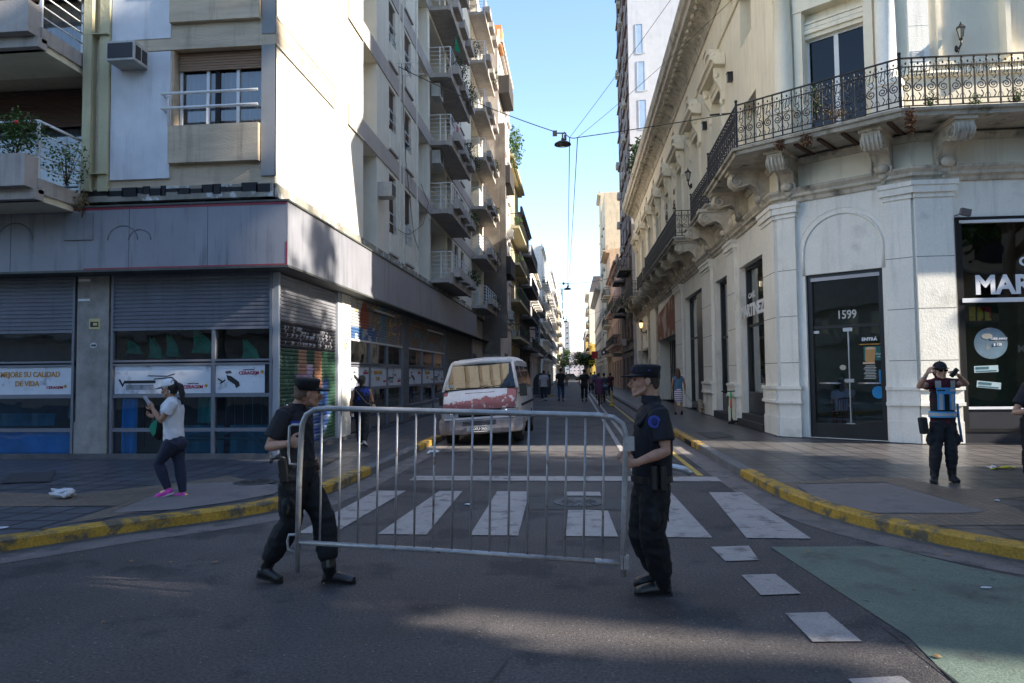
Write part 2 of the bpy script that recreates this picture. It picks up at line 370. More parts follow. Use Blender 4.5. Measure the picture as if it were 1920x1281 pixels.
for q in ([(1333, 1027), (1404, 1025), (1423, 1052), (1360, 1054)], [(1390, 1080), (1454, 1078), (1502, 1115), (1427, 1118)], [(1472, 1152), (1550, 1150), (1616, 1205), (1524, 1206)], [(1590, 1276), (1690, 1270), (1790, 1345), (1670, 1350)]):
    c.poly([tuple(V((p.x, p.y, .009))) for p in [atZ(x, y) for x, y in q]])
structure('dashed_line', c, PAINTW)
c = MB(); rect(c, 1.98, 2.08, 11.7, 300); structure('yellow_line', c, YEL2)
c = MB(); c.poly([(1.86, 7.0, .006), (2.95, 7.08, .006), (3.33, 6.4, .006), (3.75, 5.9, .006), (4.5, 5.45, .006), (5.8, 5.12, .006), (30, 4.85, .006), (30, 2.0, .006), (2.0, 2.0, .006), (2.02, 4.0, .006), (2.09, 4.7, .006)]); structure('bike_lane', c, GREEN)
# tar seams and a patched strip across the road
TAR = mat('tar', (.022, .022, .026), rough=.5, var=.1)
PATCH = mat('asphalt_patch', (.066, .065, .067), rough=.8, var=.2, scale=3, bump=.5, bscale=80)
c = MB(); c.poly([(-.75, 8.8, .0065), (.7, 8.8, .0065), (.78, 9.7, .0065), (-.7, 9.75, .0065)]); structure('asphalt_patch', c, PATCH)
PAL = mat('road_pale', (.082, .080, .082), rough=.85, var=.25, scale=3, grain=(55, .45), patch=((.062, .060, .066), 4, .48, .2))
c = MB(); c.poly([(-3.0, 15.2, .0052), (.6, 15.4, .0052), (.6, 19.6, .0052), (-3.0, 19.6, .0052)]); structure('asphalt_patch', c, PAL)
c = MB()
for pts in ([(-3, 14.6), (-1, 14.5), (2.4, 14.7)], [(-3, 20), (0, 20.2), (2.5, 20)], [(-3, 44), (2.5, 44.3)], [(-9, 2.9), (-5, 3.2)], [(-1.6, 3.1), (-.6, 3.4), (-.4, 4.3)], [(-.78, 8.75), (.72, 8.75)], [(-.72, 9.78), (.8, 9.75)], [(2.0, 4.9), (2.03, 4.4), (2.04, 3.9)]):
    q = []
    for a, b in zip(pts, pts[1:]):
        for i in range(8): t = i/8; q.append(V((a[0]+(b[0]-a[0])*t, a[1]+(b[1]-a[1])*t+random.uniform(-.03, .03), 0)))
    for a, b in zip(q, q[1:]):
        t = (b-a).normalized()*.006; nrm = V((-t.y, t.x, 0)); c.poly([tuple(a-nrm+V((0, 0, .0105))), tuple(b-nrm+V((0, 0, .0105))), tuple(b+nrm+V((0, 0, .0105))), tuple(a+nrm+V((0, 0, .0105)))])
structure('asphalt_cracks', c, TAR)
IRON = mat('cast_iron', (.06, .06, .062), rough=.5, metal=.4, var=.3, scale=8)
def manhole(px, py, z, r, label):
    p = atZ(px, py, z); b = MB(); b.lathe([(r, z+.001), (r, z+.011), (r*.93, z+.011), (r*.9, z+.006), (r*.82, z+.006), (r*.8, z+.012), (r*.1, z+.013)], (p.x, p.y, 0), 28, smooth=False)
    for i in range(8):
        a = i*math.pi/8; t = V((math.cos(a), math.sin(a), 0))*r*.72; n_ = V((-t.y, t.x, 0)).normalized()*.012
        b.box(-r*.72, r*.72, -.01, .01, z+.012, z+.018, M=Matrix.Translation(V((p.x, p.y, 0))) @ Matrix.Rotation(a, 4, 'Z'))
    b.build('manhole_cover', IRON, label=label, cat='manhole cover')
manhole(1085, 942, .004, .33, 'round worn manhole cover in the roadway inside the zebra crossing')
manhole(770, 0 and 0 or 1210, -9, .01, 'x') if False else None
manhole(478, 905, .154, .3, 'round manhole cover in the left pavement beside the corner ramp')
for q, lb in (([(1305, 812), (1350, 810), (1378, 820), (1330, 823)], 'rectangular iron pavement hatch beside the yellow drain kerb on the right'), ([(20, 890), (105, 885), (95, 905), (0, 908)], 'rectangular pavement hatch by the left shop window at the picture edge'), ([(560, 862), (640, 858), (600, 878), (520, 882)], 'rectangular rusty pavement hatch on the left pavement behind the first officer')):
    b = MB(); P = [atZ(x, y, .15) for x, y in q]; b.poly([(p.x, p.y, .162) for p in P]); b.poly([(P[i].x*.93+sum(p.x for p in P)/4*.07, P[i].y*.93+sum(p.y for p in P)/4*.07, .166) for i in range(4)])
    b.build('pavement_hatch', IRON, label=lb, cat='hatch')
# storm drain mouth in the right kerb
b = MB(); b.box(2.605, 2.7, 16.2, 17.1, .02, .125); b.build('storm_drain', mat('drain_dark', (.008, .008, .008), var=0), label='dark storm drain mouth in the yellow right kerb', cat='drain')
# ================================================================ LEFT CORNER BUILDING
random.seed(11)
CONCR = mat('board_concrete', (.48, .39, .285), rough=.9, var=.16, scale=1.1, bump=.5, bscale=14, stain=.35, stretch=(1, 1, 6))
OLIVE = mat('olive_concrete', (.44, .41, .27), rough=.9, var=.14, scale=1.1, bump=.4, bscale=18, stain=.25)
CREAM = mat('cream_plaster', (.66, .62, .53), rough=.9, var=.07, scale=.8, bump=.15, bscale=25, stain=.12)
BEAM = mat('grey_beam', (.40, .36, .33), rough=.9, var=.1, scale=1, bump=.3, bscale=20, stain=.25)
WHITEP = mat('white_panel', (.58, .59, .62), rough=.85, var=.1, scale=1.6, bump=.35, bscale=60, stain=.25)
MOSAIC = tiles('mosaic', (.42, .43, .44), (.03, .03), .006, rough=.5, dark=.5)
FASC = mat('fascia_sheet', (.22, .225, .255), rough=.45, var=.12, scale=.8, stain=.45)
ALU = mat('aluminium_grey', (.17, .18, .21), rough=.45, var=.1, metal=.2)
SHUT = mat('roller_shutter', (.15, .16, .195), rough=.5, var=.12, scale=2, stain=.3, metal=.1)
REDL = mat('red_trim', (.26, .035, .055), rough=.5)
WHITE = mat('white_enamel', (.62, .63, .64), rough=.45, var=.08, scale=6)
BROWN = mat('brown_blind', (.10, .055, .04), rough=.6, var=.25, scale=5, stretch=(1, 1, 20))
TANB = mat('tan_blind', (.25, .15, .09), rough=.6, var=.2, scale=5, stretch=(1, 1, 20))
DGL = glass('window_glass', tint=(.55, .62, .66), boost=.06)
DGL2 = glass('door_glass', tint=(.25, .27, .28), boost=-.03)
TEALG = glass('shop_glass', tint=(.42, .66, .78), boost=.05, bend=.006)
CURT = mat('net_curtain', (.30, .31, .33), rough=.9, var=.3, scale=14, stretch=(1, 1, .05))
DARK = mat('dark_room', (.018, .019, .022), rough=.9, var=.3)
DOORD = mat('dark_metal', (.02, .022, .026), rough=.45)
SLABM = mat('balcony_concrete', (.38, .34, .31), rough=.9, var=.15, scale=2, bump=.3, stain=.4)
POSTW = mat('poster_white', (.55, .58, .64), rough=.4, var=.08, scale=3, patch=((.30, .32, .37), 3.2, .56, .1))
GOLD = mat('letter_gold', (.45, .22, .03), rough=.5, var=.15, scale=20)
CRIM = mat('letter_crimson', (.33, .01, .04), rough=.5)
BLK = mat('print_black', (.015, .015, .018), rough=.5, var=.3, scale=20)
BLUEP = mat('blue_paper', (.03, .42, .85), rough=.7, var=.18, scale=2, bump=.6, bscale=4)
GREENN = mat('green_netting', (.02, .30, .17), rough=.7, var=.4, scale=8, bump=.5)
def slats(mb, F, u0, u1, z0, z1, d, pitch=.085, dep=.022, paint=None, nu=1):
    T = mb.T; mb.T = F.M; n = max(1, int((z1-z0)/pitch)); p = (z1-z0)/n
    for i in range(n):
        a = z0+i*p
        for j in range(nu):
            x0 = u0+(u1-u0)*j/nu; x1 = u0+(u1-u0)*(j+1)/nu
            if paint: mb.paint = paint((x0+x1)/2, a+p/2)
            for (za, da), (zb, db) in (((0, 0), (.12, 0)), ((.12, 0), (.3, -dep)), ((.3, -dep), (.75, -dep*1.15)), ((.75, -dep*1.15), (1, 0))):
                mb.add([(x0, d+da, a+p*za), (x1, d+da, a+p*za), (x1, d+db, a+p*zb), (x0, d+db, a+p*zb)], [(0, 1, 2, 3)])
    mb.paint = None; mb.T = T; return mb
def fbox(mb, F, u0, u1, d0, d1, z0, z1):
    T = mb.T; mb.T = F.M; mb.box(u0, u1, d0, d1, z0, z1); mb.T = T; return mb
def fquad(mb, F, u0, u1, z0, z1, d):
    T = mb.T; mb.T = F.M; mb.add([(u0, d, z0), (u1, d, z0), (u1, d, z1), (u0, d, z1)], [(0, 1, 2, 3)]); mb.T = T; return mb
WC = {}
def window(F, parent, u0, u1, z0, z1, d, style='slide', frame=None, blind=0.0, name='window', bm=None, rail=False):
    """a window: frame mesh, with pane, curtain and blind as sub-parts; meshes are shared between equal sizes"""
    W, H = round(u1-u0, 2), round(z1-z0, 2); key = (W, H, style, blind, frame and frame.name, bm and bm.name, rail)
    if key not in WC:
        f = MB(); t = .05
        f.box(0, W, -.03, .03, 0, t); f.box(0, W, -.03, .03, H-t, H); f.box(0, t, -.03, .03, t, H-t); f.box(W-t, W, -.03, .03, t, H-t)
        if style == 'slide': f.box(W*.5-.03, W*.5+.03, -.035, .02, t, H-t)
        if style == 'three': f.box(W*.33-.03, W*.33+.03, -.035, .02, t, H-t); f.box(W*.68-.03, W*.68+.03, -.035, .02, t, H-t)
        if style == 'door':
            f.box(W*.5-.05, W*.5+.05, -.035, .02, t, H-t); f.box(t, W-t, -.03, .02, t, t+.35); pass
        p = MB(); gm = DGL2 if style == 'door' else DGL; p.add([(t*.5, 0, t*.5), (W-t*.5, 0, t*.5), (W-t*.5, 0, H-t*.5), (t*.5, 0, H-t*.5)], [(0, 1, 2, 3)])
        c = MB(); k = max(6, int(W*12)); zt = H*.99
        pts = [(W*i/k, .14+.03*math.sin(i*2.1)+.015*math.sin(i*.9), 0) for i in range(k+1)]
        for a, b in zip(pts, pts[1:]): c.add([a, b, (b[0], b[1], zt), (a[0], a[1], zt)], [(0, 1, 2, 3)], True)
        bl = None
        if blind > 0:
            bl = MB(); F0 = Fac((0, 0), 0); slats(bl, F0, .0, W, H*(1-blind), H+.0, -.06, .05, .012); bl.box(0, W, -.085, -.05, H*(1-blind)-.03, H*(1-blind))
        rr = None
        if rail:
            rr = MB()
            for zz in (.12, .42): rr.tube([(-.02, -.16, zz+.2), (W+.02, -.16, zz+.2)], .02, 6)
            for xx in (.0, W): rr.tube([(xx, -.16, .1), (xx, -.16, .64)], .018, 6); rr.tube([(xx, -.16, .3), (xx, .0, .3)], .015, 6)
        WC[key] = (f.mesh('frame', frame or WHITE), p.mesh('pane', gm), c.mesh('curtain', CURT), bl and bl.mesh('blind', bm or BROWN), rr and rr.mesh('railing', WHITE))
    fm, pm, cm, bl, rr = WC[key]; M = F.at(u0, d, z0)
    o = inst(fm, name, parent, M); inst(pm, 'pane', o, M)
    if style != 'door': inst(cm, 'curtain', o, M)
    if bl: inst(bl, 'blind', o, M)
    if rr: inst(rr, 'railing', o, M)
    return o
FL = Fac((-5.6, 12.5), 0)            # front, facing the camera: u = X+5.6 (negative to the left)
SL = Fac((-5.6, 12.5), R(90))        # side along the street: u = Y-12.5
LB = empty('apartment_building', (-9, 20, 0), 0, 'cream and grey concrete corner apartment block with shuttered shop at street level', 'building')
ZT = 24.6; FS = 2.74; BM = [(8.05+FS*k, 8.58+FS*k) for k in range(6)]
uf = lambda px, py=200, d=0: FL.u(px, py, d)
ua, ub, uc, ud = uf(165), uf(209), uf(325), uf(490)
front = MB(); ops = []
for k in range(-1, 6):
    z = 5.35 if k < 0 else BM[k][1]; zt = BM[k+1][0] if k < 5 else ZT
    ops.append((uc, ud, 6.55+FS*(k+1), zt-.0, .3)); ops.append((-9.5, ua, 5.35+FS*(k+1)-.1, 7.8+FS*(k+1), 1.1))
wall(front, FL, -9.5, 0, 5.1, ZT, ops)
front.build('front_wall', CONCR, LB)
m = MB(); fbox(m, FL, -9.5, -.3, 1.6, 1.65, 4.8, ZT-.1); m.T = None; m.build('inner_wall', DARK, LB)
# side wall with recessed strips and windows
us = lambda px: SL.u(px, 300)
YE = SL.u(905, 300)
rec1 = (us(681), us(706.5)); rec2 = (us(785), us(803)); w1 = (us(729.5), us(742)); w2 = (us(759), us(771)); bal1 = (us(806), us(806)+5.0)
sops = []
for k in range(-1, 6):
    z0 = 5.35 if k < 0 else BM[k][1]; z1 = BM[k+1][0] if k < 5 else ZT-.2
    for r0, r1 in (rec1, rec2): sops.append((r0, r1, z0+.0, z1, .95, 1))
    for r0, r1 in (w1, w2): sops.append((r0, r1, z0+.75, z1-.12, .28))
    sops.append((bal1[0]+.05, bal1[1]-1.7, z0+.0, z1-.15, .9)); sops.append((bal1[1]-1.3, bal1[1]-.1, z0+.0, z1-.15, .5))
    for q in (19.8, 21.6): sops.append((q, q+1.0, z0+.75, z1-.12, .28))
    sops.append((YE-5.0, YE-1.8, z0, z1-.15, .9))
sw = MB(); wall(sw, SL, 0, YE, 5.1, ZT, sops); sw.build('side_wall', CREAM, LB)
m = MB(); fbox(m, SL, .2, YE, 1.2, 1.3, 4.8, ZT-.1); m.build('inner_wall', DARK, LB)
m = MB(); m.box(-24, -5.62, 12.52, 43, ZT-.02, ZT+.25); m.box(-24, -9, 43.4, 43.5, 4, ZT); m.build('roof', SLABM, LB)
for k, (a, b) in enumerate(BM):                      # grey beams along the side, framed relief on the plain panel
    m = MB(); fbox(m, SL, us(652), YE+.0, -.03, .0, a, b); m.build('beam', BEAM, LB)
    m = MB(); fbox(m, FL, ub, .0, -.035, 0, a-.02, b+.0); fbox(m, SL, -.035, us(627), -.022, 0, a, b); m.build('beam', CONCR if k >= 0 else BEAM, LB)
    m = MB(); T = SL.M; m.T = T
    for zz in (a, b): m.box(.0, us(627), -.034, -.022, zz-.02, zz+.02)
    m.box(us(652), us(680), -.05, -.03, a-.03, a+.01); m.T = None; m.build('moulding', CREAM, LB)
m = MB(); m.T = SL.M
for px in (626, 637, 748, 755, 780): m.box(us(px)-.05, us(px)+.05, -.05, 0, 5.3, ZT)
m.T = None; m.build('pilaster', CREAM, LB)
for k in range(-1, 6):                               # things repeated on each floor of both faces
    z0 = 5.35 if k < 0 else BM[k][1]; z1 = BM[k+1][0] if k < 5 else ZT-.2; dz = FS*(k+1)
    for i, (r0, r1) in enumerate((w1, w2, (19.8, 20.8), (21.6, 22.6))):
        window(SL, LB, r0, r1, z0+.75, z1-.12, .16, 'slide', WHITE, (.92, .97, .5, .7, .95, .85, .6)[(k+1+i*2) % 7] if i < 2 else .6, bm=BROWN, rail=True)
        m = MB(); fbox(m, SL, r0-.05, r1+.08, -.07, .0, z0+.12, z0+.7); m.build('spandrel', CREAM, LB)
        m = MB(); fbox(m, SL, r0-.08, r1+.12, -.08, 0, z0+.06, z0+.12); m.build('sill', BEAM, LB)
    window(SL, LB, bal1[0]+.05, bal1[1]-1.7, z0, z1-.15, .8, 'three', WHITE, .35, bm=BROWN)
    window(SL, LB, bal1[1]-1.3, bal1[1]-.1, z0, z1-.15, .4, 'slide', WHITE, .5, bm=BROWN)
    window(SL, LB, YE-5.0, YE-1.8, z0, z1-.15, .8, 'three', WHITE, .3, bm=BROWN)
    # front
    window(FL, LB, uc+.02, ud, 6.55+dz, 8.03+dz, .22, 'three', WHITE, .22, bm=TANB)
    m = MB(); fbox(m, FL, uc-.02, ud+.0, -.14, 0, 5.78+dz, 6.5+dz); m.build('spandrel', CONCR, LB)
    m = MB(); m.T = FL.M
    for zz in (6.82, 7.1): m.tube([(uc-.12, -.2, zz+dz), (ud+.02, -.2, zz+dz)], .028, 8)
    for zz in (6.82, 7.1): m.tube([(uc-.12, -.2, zz+dz), (uc-.12, .0, zz+dz)], .022, 8)
    m.tube([(uc-.04, -.1, 6.5+dz), (uc-.04, -.1, 7.1+dz)], .02, 6); m.T = None; m.build('window_rail', WHITE, LB)
    m = MB(); fbox(m, FL, ub+.02, uc-.04, -.05, 0, 5.52+dz, 8.0+dz); m.build('white_panel', WHITEP, LB)
    m = MB(); fbox(m, FL, ud+.02, .02, -.05, 0, 5.5+dz, 8.02+dz); fbox(m, SL, -.048, .0, -.02, 0.0, 5.5+dz, 8.02+dz); m.build('mosaic_strip', MOSAIC, LB)
    window(FL, LB, -9.4, ua-.02, 5.25+dz, 7.75+dz, .95, 'three', WHITE, .3, bm=BROWN)
m = MB(); m.T = FL.M                                  # the double olive fin left of the white panel
m.box(ua+.0, ua+.17, -.16, .6, 5.3, ZT); m.box(ua+.29, ub-.0, -.1, .3, 5.3, ZT); m.box(-9.5, ua, -.02, .0, 7.8, 7.82)
for k in range(8): m.box(ua-.01, ub+.01, -.165, -.0, 5.62+k*FS, 5.64+k*FS)
m.T = None; m.build('fin', OLIVE, LB)
for k in range(0, 6):
    m = MB(); fbox(m, FL, -9.5, ua-.01, -.02, 0, 7.82+FS*k, 8.0+FS*k+.1); m.build('beam', OLIVE, LB)
# corner balconies on the front
RAILW = WHITE
def front_balcony(k):
    z = 5.02+FS*k; xr = uf(157, 250, 0); d0 = -1.15
    b = MB(); b.T = FL.M
    b.box(-9.5, xr, d0+.03, -.0, z-.14, z); b.T = None
    o = b.build('balcony', mat('balcony_bounce_lit', (.66, .60, .44), rough=.9, var=.08, stain=.15), LB)  # slab made lighter and yellower in place of light bounced onto its underside
    b = MB(); b.T = FL.M; e = xr-.0
    b.box(-9.5, e, d0-.28, d0+.03, z+.05, z+.62); b.box(-9.5, e+.04, d0-.1, d0+.12, z-.14, z+.05)
    b.box(e-.05, e+.04, d0, -.02, z-.02, z+.25); b.box(-9.5, e-.1, d0-.2, d0-.04, z+.62, z+.64); b.T = None; b.build('planter_wall', SLABM, o)
    b = MB(); b.T = FL.M; zt = z+1.3
    b.tube([(-9.5, d0+.05, zt), (e-.02, d0+.05, zt), (e-.02, -.02, zt)], .028, 8)
    for q in range(1, 5): zz = z+.28+q*.2; b.tube([(-9.5, d0+.05, zz), (e-.02, d0+.05, zz), (e-.02, -.02, zz)], .016, 6)
    for x in (e-.02, e-1.6, e-3.2, e-4.8, e-6.4): b.box(x-.022, x+.022, d0+.03, d0+.07, z, zt)
    b.box(e-.04, e, -.07, -.03, z, zt); b.T = None; b.build('railing', RAILW, o)
for k in range(0, 6): front_balcony(k)
# side balconies with stepped planters
def side_balcony(F, par, u0, u1, z, prot, near_only=False):
    b = MB(); fbox(b, F, u0, u1, -prot, 0, z-.16, z); o = b.build('balcony', SLABM, par)
    b = MB(); b.T = F.M; L = u1-u0
    b.box(u0-.04, u1+.04, -prot-.03, -prot+.08, z-.22, z+.22)
    for i in range(3): a = u0+.1+L*(i+.15)/3; b.box(a, a+L/3-.5, -prot-.28, -prot-.03, z+.1, z+.45)
    b.T = None; b.build('planter_wall', SLABM, o)
    b = MB(); b.T = F.M
    for q in range(6): zz = z+.22+q*.165; b.tube([(u0, -.02, zz), (u0, -prot, zz), (u1, -prot, zz), (u1, -.02, zz)], .02 if q == 5 else .013, 5)
    for i in range(6): x = u0+L*i/5; b.box(x-.018, x+.018, -prot-.018, -prot+.018, z, z+1.05)
    b.box(u0-.018, u0+.018, -prot*.5-.018, -prot*.5+.018, z, z+1.05); b.T = None; b.build('railing', RAILW, o)
for k in range(0, 7):
    side_balcony(SL, LB, bal1[0], bal1[1], 5.5+FS*k, .85)
    side_balcony(SL, LB, YE-5.4, YE-.6, 5.5+FS*k, .85)
# fascia over the shop
m = MB(); fx = [(-16, 12.28), (-5.25, 12.28), (-5.25, 37.2)]
m.sweep(fx, [(0, 3.76), (0, 4.95), (-.6, 5.12), (-.9, 5.12), (-.9, 3.76)], side=1); fo = m.build('fascia', FASC, LB)
m = MB(); m.sweep(fx, [(.02, 3.72), (.02, 3.76), (-.9, 3.76), (-.9, 3.72)]); m.sweep(fx, [(.03, 4.95), (.03, 4.985), (-.3, 5.06), (-.3, 4.95)]); m.build('trim', mat('fascia_trim', (.07, .075, .07), rough=.6, var=.3, scale=5), fo)
m = MB(); m.T = Fac((-5.25, 12.28), 0).M; m.box(-9, -5.9, -.006, -.001, 4.9, 4.935); m.box(-5.4, -.02, -.006, -.001, 4.9, 4.945); m.box(-4, -.03, -.006, -.001, 3.765, 3.79); m.box(-.03, -.0, -.006, -.001, 3.765, 4.2); m.T = None; m.build('red_line', REDL, fo)
FF = Fac((-5.25, 12.28), 0); m = MB(); a0, z0 = FF.uz(122, 402); a1, z1 = FF.uz(175, 450); fbox(m, FF, a0, a1, -.035, -.005, z1, z0); m.build('access_panel', mat('panel_sheet', (.17, .18, .2), rough=.4, var=.2, stain=.4), fo)
for i, x in enumerate((-8.1, -5.5, -3.1, -1.55)): m = MB(); fbox(m, FF, x, x+.008, -.003, 0, 3.77, 4.93); m.build('seam', mat('seam', (.05, .05, .06)), fo)
GHO = mat('ghost_letter', (.12, .125, .145), rough=.7, var=.5, scale=12)
for q, (px, w_) in enumerate(((28, .36), (230, .3), (262, .22))):
    m = MB(); u, z = FF.uz(px, 450); m.T = FF.M; m.tube([(u+w_*math.cos(a/10*math.pi), -.002, z+w_*.9*math.sin(a/10*math.pi)) for a in range(11)], .012, 4, flat=.3); m.T = None; m.build('old_letter_mark', GHO, fo)
m = MB(); fbox(m, FL, -10, -.02, -.05, .3, 5.1, 5.36); fbox(m, SL, 0, YE, -.04, .3, 5.1, 5.36); m.build('base_band', mat('base_band', (.25, .235, .2), rough=.95, var=.4, scale=2, patch=((.5, .5, .5), 3, .56, .03)), LB)
TARB = mat('tar_smear', (.012, .012, .014), rough=.7)
m = MB(); m.T = FL.M; x = -10
while x < -.1: l_ = random.uniform(.1, .35); h_ = random.uniform(.03, .12); m.box(x, min(x+l_, -.02), -.056, -.05, 5.24-h_*.4+random.uniform(-.03, .04), 5.26+h_); x += l_*.9
m.T = None; m.build('tar_line', TARB, LB)
# ---- shop at street level
SF = Fac((-5.7, 12.85), 0); SS = Fac((-5.7, 12.85), R(90)); sf = lambda px, py=700: SF.u(px, py); ss = lambda px: SS.u(px, 650)
shop = MB(); shop.box(-24, -5.85, 13.0, 13.1, 0, .3); shop.T = None
cols = MB(); x0, x1 = sf(147), sf(206); cols.T = SF.M; cols.box(x0, x1, -.06, .5, 0, 3.8); cols.box(sf(147)-.01, x1+.01, -.09, 0, .0, .86); cols.T = None
cols.build('concrete_pillar', mat('pillar_concrete', (.25, .235, .22), rough=.9, var=.3, scale=3, bump=.5, stain=.55), LB)
b = MB(); b.T = SF.M
for zz in (3.62, 3.23): b.box(x0+.02, x0+.26, -.075, -.06, zz, zz+.045)
b.T = None; b.build('bracket_strip', WHITE, LB)
def shop_bay(F, u0, u1, zsh, rows, cols_, posters, name='shop_window', sh_mat=SHUT, sill=.14, paint=None, ztop=3.76, papers=()):
    o = empty(name, F.P((u0+u1)/2, 0, .15)); o.parent = LB; o.matrix_basis = wmat(LB).inverted() @ wmat(o)
    m = MB(); m.T = F.M; t = .035
    for x in cols_: m.box(x-t, x+t, -.05, .05, sill, zsh)
    for z in rows: m.box(u0, u1, -.046, .046, z-t, z+t)
    m.box(u0, u0+.05, -.06, .08, 0, ztop); m.box(u1-.05, u1, -.06, .08, 0, ztop); m.box(u0, u1, -.07, .1, 0.02, sill); m.T = None; m.build('frame', ALU, o)
    m = MB(); fquad(m, F, u0, u1, sill, zsh+.1, .0); m.build('pane', TEALG, o)
    m = MB(); slats(m, F, u0+.04, u1-.04, zsh, ztop, -.02, .075, .02, paint, 1 if not paint else int((u1-u0)/.05)); fbox(m, F, u0+.04, u1-.04, -.06, -.01, zsh-.05, zsh)
    m.build('roller_shutter', sh_mat, o)
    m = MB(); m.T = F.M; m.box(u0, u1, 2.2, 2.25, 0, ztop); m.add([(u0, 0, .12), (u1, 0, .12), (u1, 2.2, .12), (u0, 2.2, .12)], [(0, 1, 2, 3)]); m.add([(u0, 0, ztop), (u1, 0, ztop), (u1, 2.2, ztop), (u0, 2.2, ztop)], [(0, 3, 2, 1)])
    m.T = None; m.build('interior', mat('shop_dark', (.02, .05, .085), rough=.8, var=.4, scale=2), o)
    for (a, c_, e, g, kind) in posters:
        m = MB(); fbox(m, F, a, c_, -.014, -.004, e, g); po = m.build('poster', POSTW, o); W_ = c_-a; H_ = g-e
        if kind in ('text', 'text2'):
            text('lettering', 'MEJORE SU CALIDAD' if kind == 'text' else 'MEJORE SU CALIDAD', H_*.26, F, a+W_*(.47 if kind == 'text2' else .70), e+H_*.70, -.018, GOLD, po, bold=.003, sx=.62 if kind == 'text2' else .92)
            text('lettering', 'DE VIDA', H_*.26, F, a+W_*(.47 if kind == 'text2' else .68), e+H_*.38, -.018, GOLD, po, bold=.003, sx=.92 if kind == 'text' else .62)
            text('brand_mark', 'CERAGEM', H_*.14, F, a+W_*.87, e+H_*.24, -.018, CRIM, po, bold=.001, sx=1 if kind == 'text' else .7)
            lx = a+W_*.87+H_*.40*(1 if kind == 'text' else .7); lz = e+H_*.28
        else:
            if kind == 'device':
                bx = a+W_*.05
                m = MB(); m.T = F.M; m.box(bx+.1, bx+W_*.38, -.02, -.016, e+H_*.36, e+H_*.46); m.tube([(bx+W_*.36, -.018, e+H_*.5), (bx+W_*.55, -.018, e+H_*.56), (bx+W_*.6, -.018, e+H_*.42)], .012, 5, flat=.3); m.tube([(bx, -.018, e+H_*.5), (bx+.08, -.018, e+H_*.26), (bx+.1, -.018, e+H_*.4)], .02, 5, flat=.2); m.tube([(bx+W_*.3, -.018, e+H_*.62), (bx+W_*.5, -.018, e+H_*.6), (bx+W_*.58, -.018, e+H_*.68)], .01, 5, flat=.3); m.T = None; m.build('drawing', BLK, po)
                m = MB(); m.T = F.M; m.box(bx+.14, bx+W_*.36, -.019, -.016, e+H_*.14, e+H_*.31); m.T = None; m.build('drawing', mat('print_grey', (.22, .23, .26), rough=.5, var=.5, scale=9), po)
            else:
                m = MB(); m.T = F.M; q = lambda s_, t_: (a+W_*s_, -.018, e+H_*t_)
                m.add([q(.22, .62), q(.32, .58), q(.48, .38), q(.50, .25), q(.42, .16), q(.40, .28), q(.25, .45)], [(0, 6, 5, 4, 3, 2, 1)]); m.tube([q(.05, .5), q(.15, .38), q(.2, .45), q(.1, .33)], .014, 5, flat=.3); m.tube([q(.2, .72), q(.3, .75), q(.33, .7), q(.22, .68)], .012, 5, flat=.3); m.T = None; m.build('drawing', BLK, po)
            zz = .22 if kind == 'device' else .68
            text('brand_mark', 'CERAGEM', H_*.16, F, a+W_*(.82 if W_ > 1.5 else .68), e+H_*zz, -.018, CRIM, po, bold=.0015, sx=1 if W_ > .9 else .6)
            text('tagline', 'medical & health', H_*.06, F, a+W_*(.82 if W_ > 1.5 else .68), e+H_*(zz+.12), -.018, BLK, po, sx=1 if W_ > .9 else .6)
            lx = a+W_*(.82 if W_ > 1.5 else .68)+H_*.47*(1 if W_ > .9 else .6); lz = e+H_*(zz+.04)
        m = MB(); m.T = F.M; s_ = H_*.07; m.prism([(lx-s_, lz), (lx, lz-s_), (lx+s_, lz), (lx, lz+s_)], .003, 'y', -.019); m.T = None; m.build('logo', mat('logo_gold', (.42, .25, .02), rough=.5), po)
    for (a, c_, e, g, mm, dd) in papers:
        p = MB(); p.T = F.M; n_ = 8
        for i in range(n_):
            xa = a+(c_-a)*i/n_; xb = a+(c_-a)*(i+1)/n_; da = dd+.03*math.sin(i*1.7); db = dd+.03*math.sin((i+1)*1.7)
            p.add([(xa, da, e), (xb, db, e), (xb, db+.02, g), (xa, da+.02, g)], [(0, 1, 2, 3)])
        p.T = None; p.build('window_paper', mm, o)
    return o
zr = [1.98, 1.36, .70]
cm_ = sf(402)
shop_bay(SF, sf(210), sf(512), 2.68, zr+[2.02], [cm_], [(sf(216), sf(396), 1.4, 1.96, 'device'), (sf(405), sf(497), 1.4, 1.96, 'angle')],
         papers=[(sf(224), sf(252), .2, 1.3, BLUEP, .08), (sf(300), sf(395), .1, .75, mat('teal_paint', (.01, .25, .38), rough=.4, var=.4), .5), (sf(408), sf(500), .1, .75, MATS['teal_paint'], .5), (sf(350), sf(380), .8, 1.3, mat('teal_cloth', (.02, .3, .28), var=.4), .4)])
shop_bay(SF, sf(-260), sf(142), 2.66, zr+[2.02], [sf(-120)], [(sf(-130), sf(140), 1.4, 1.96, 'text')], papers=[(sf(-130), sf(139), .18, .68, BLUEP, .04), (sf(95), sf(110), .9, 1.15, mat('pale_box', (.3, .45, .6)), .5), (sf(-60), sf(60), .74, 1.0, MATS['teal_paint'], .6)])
b = MB()                                                  # crumpled green netting behind the upper panes
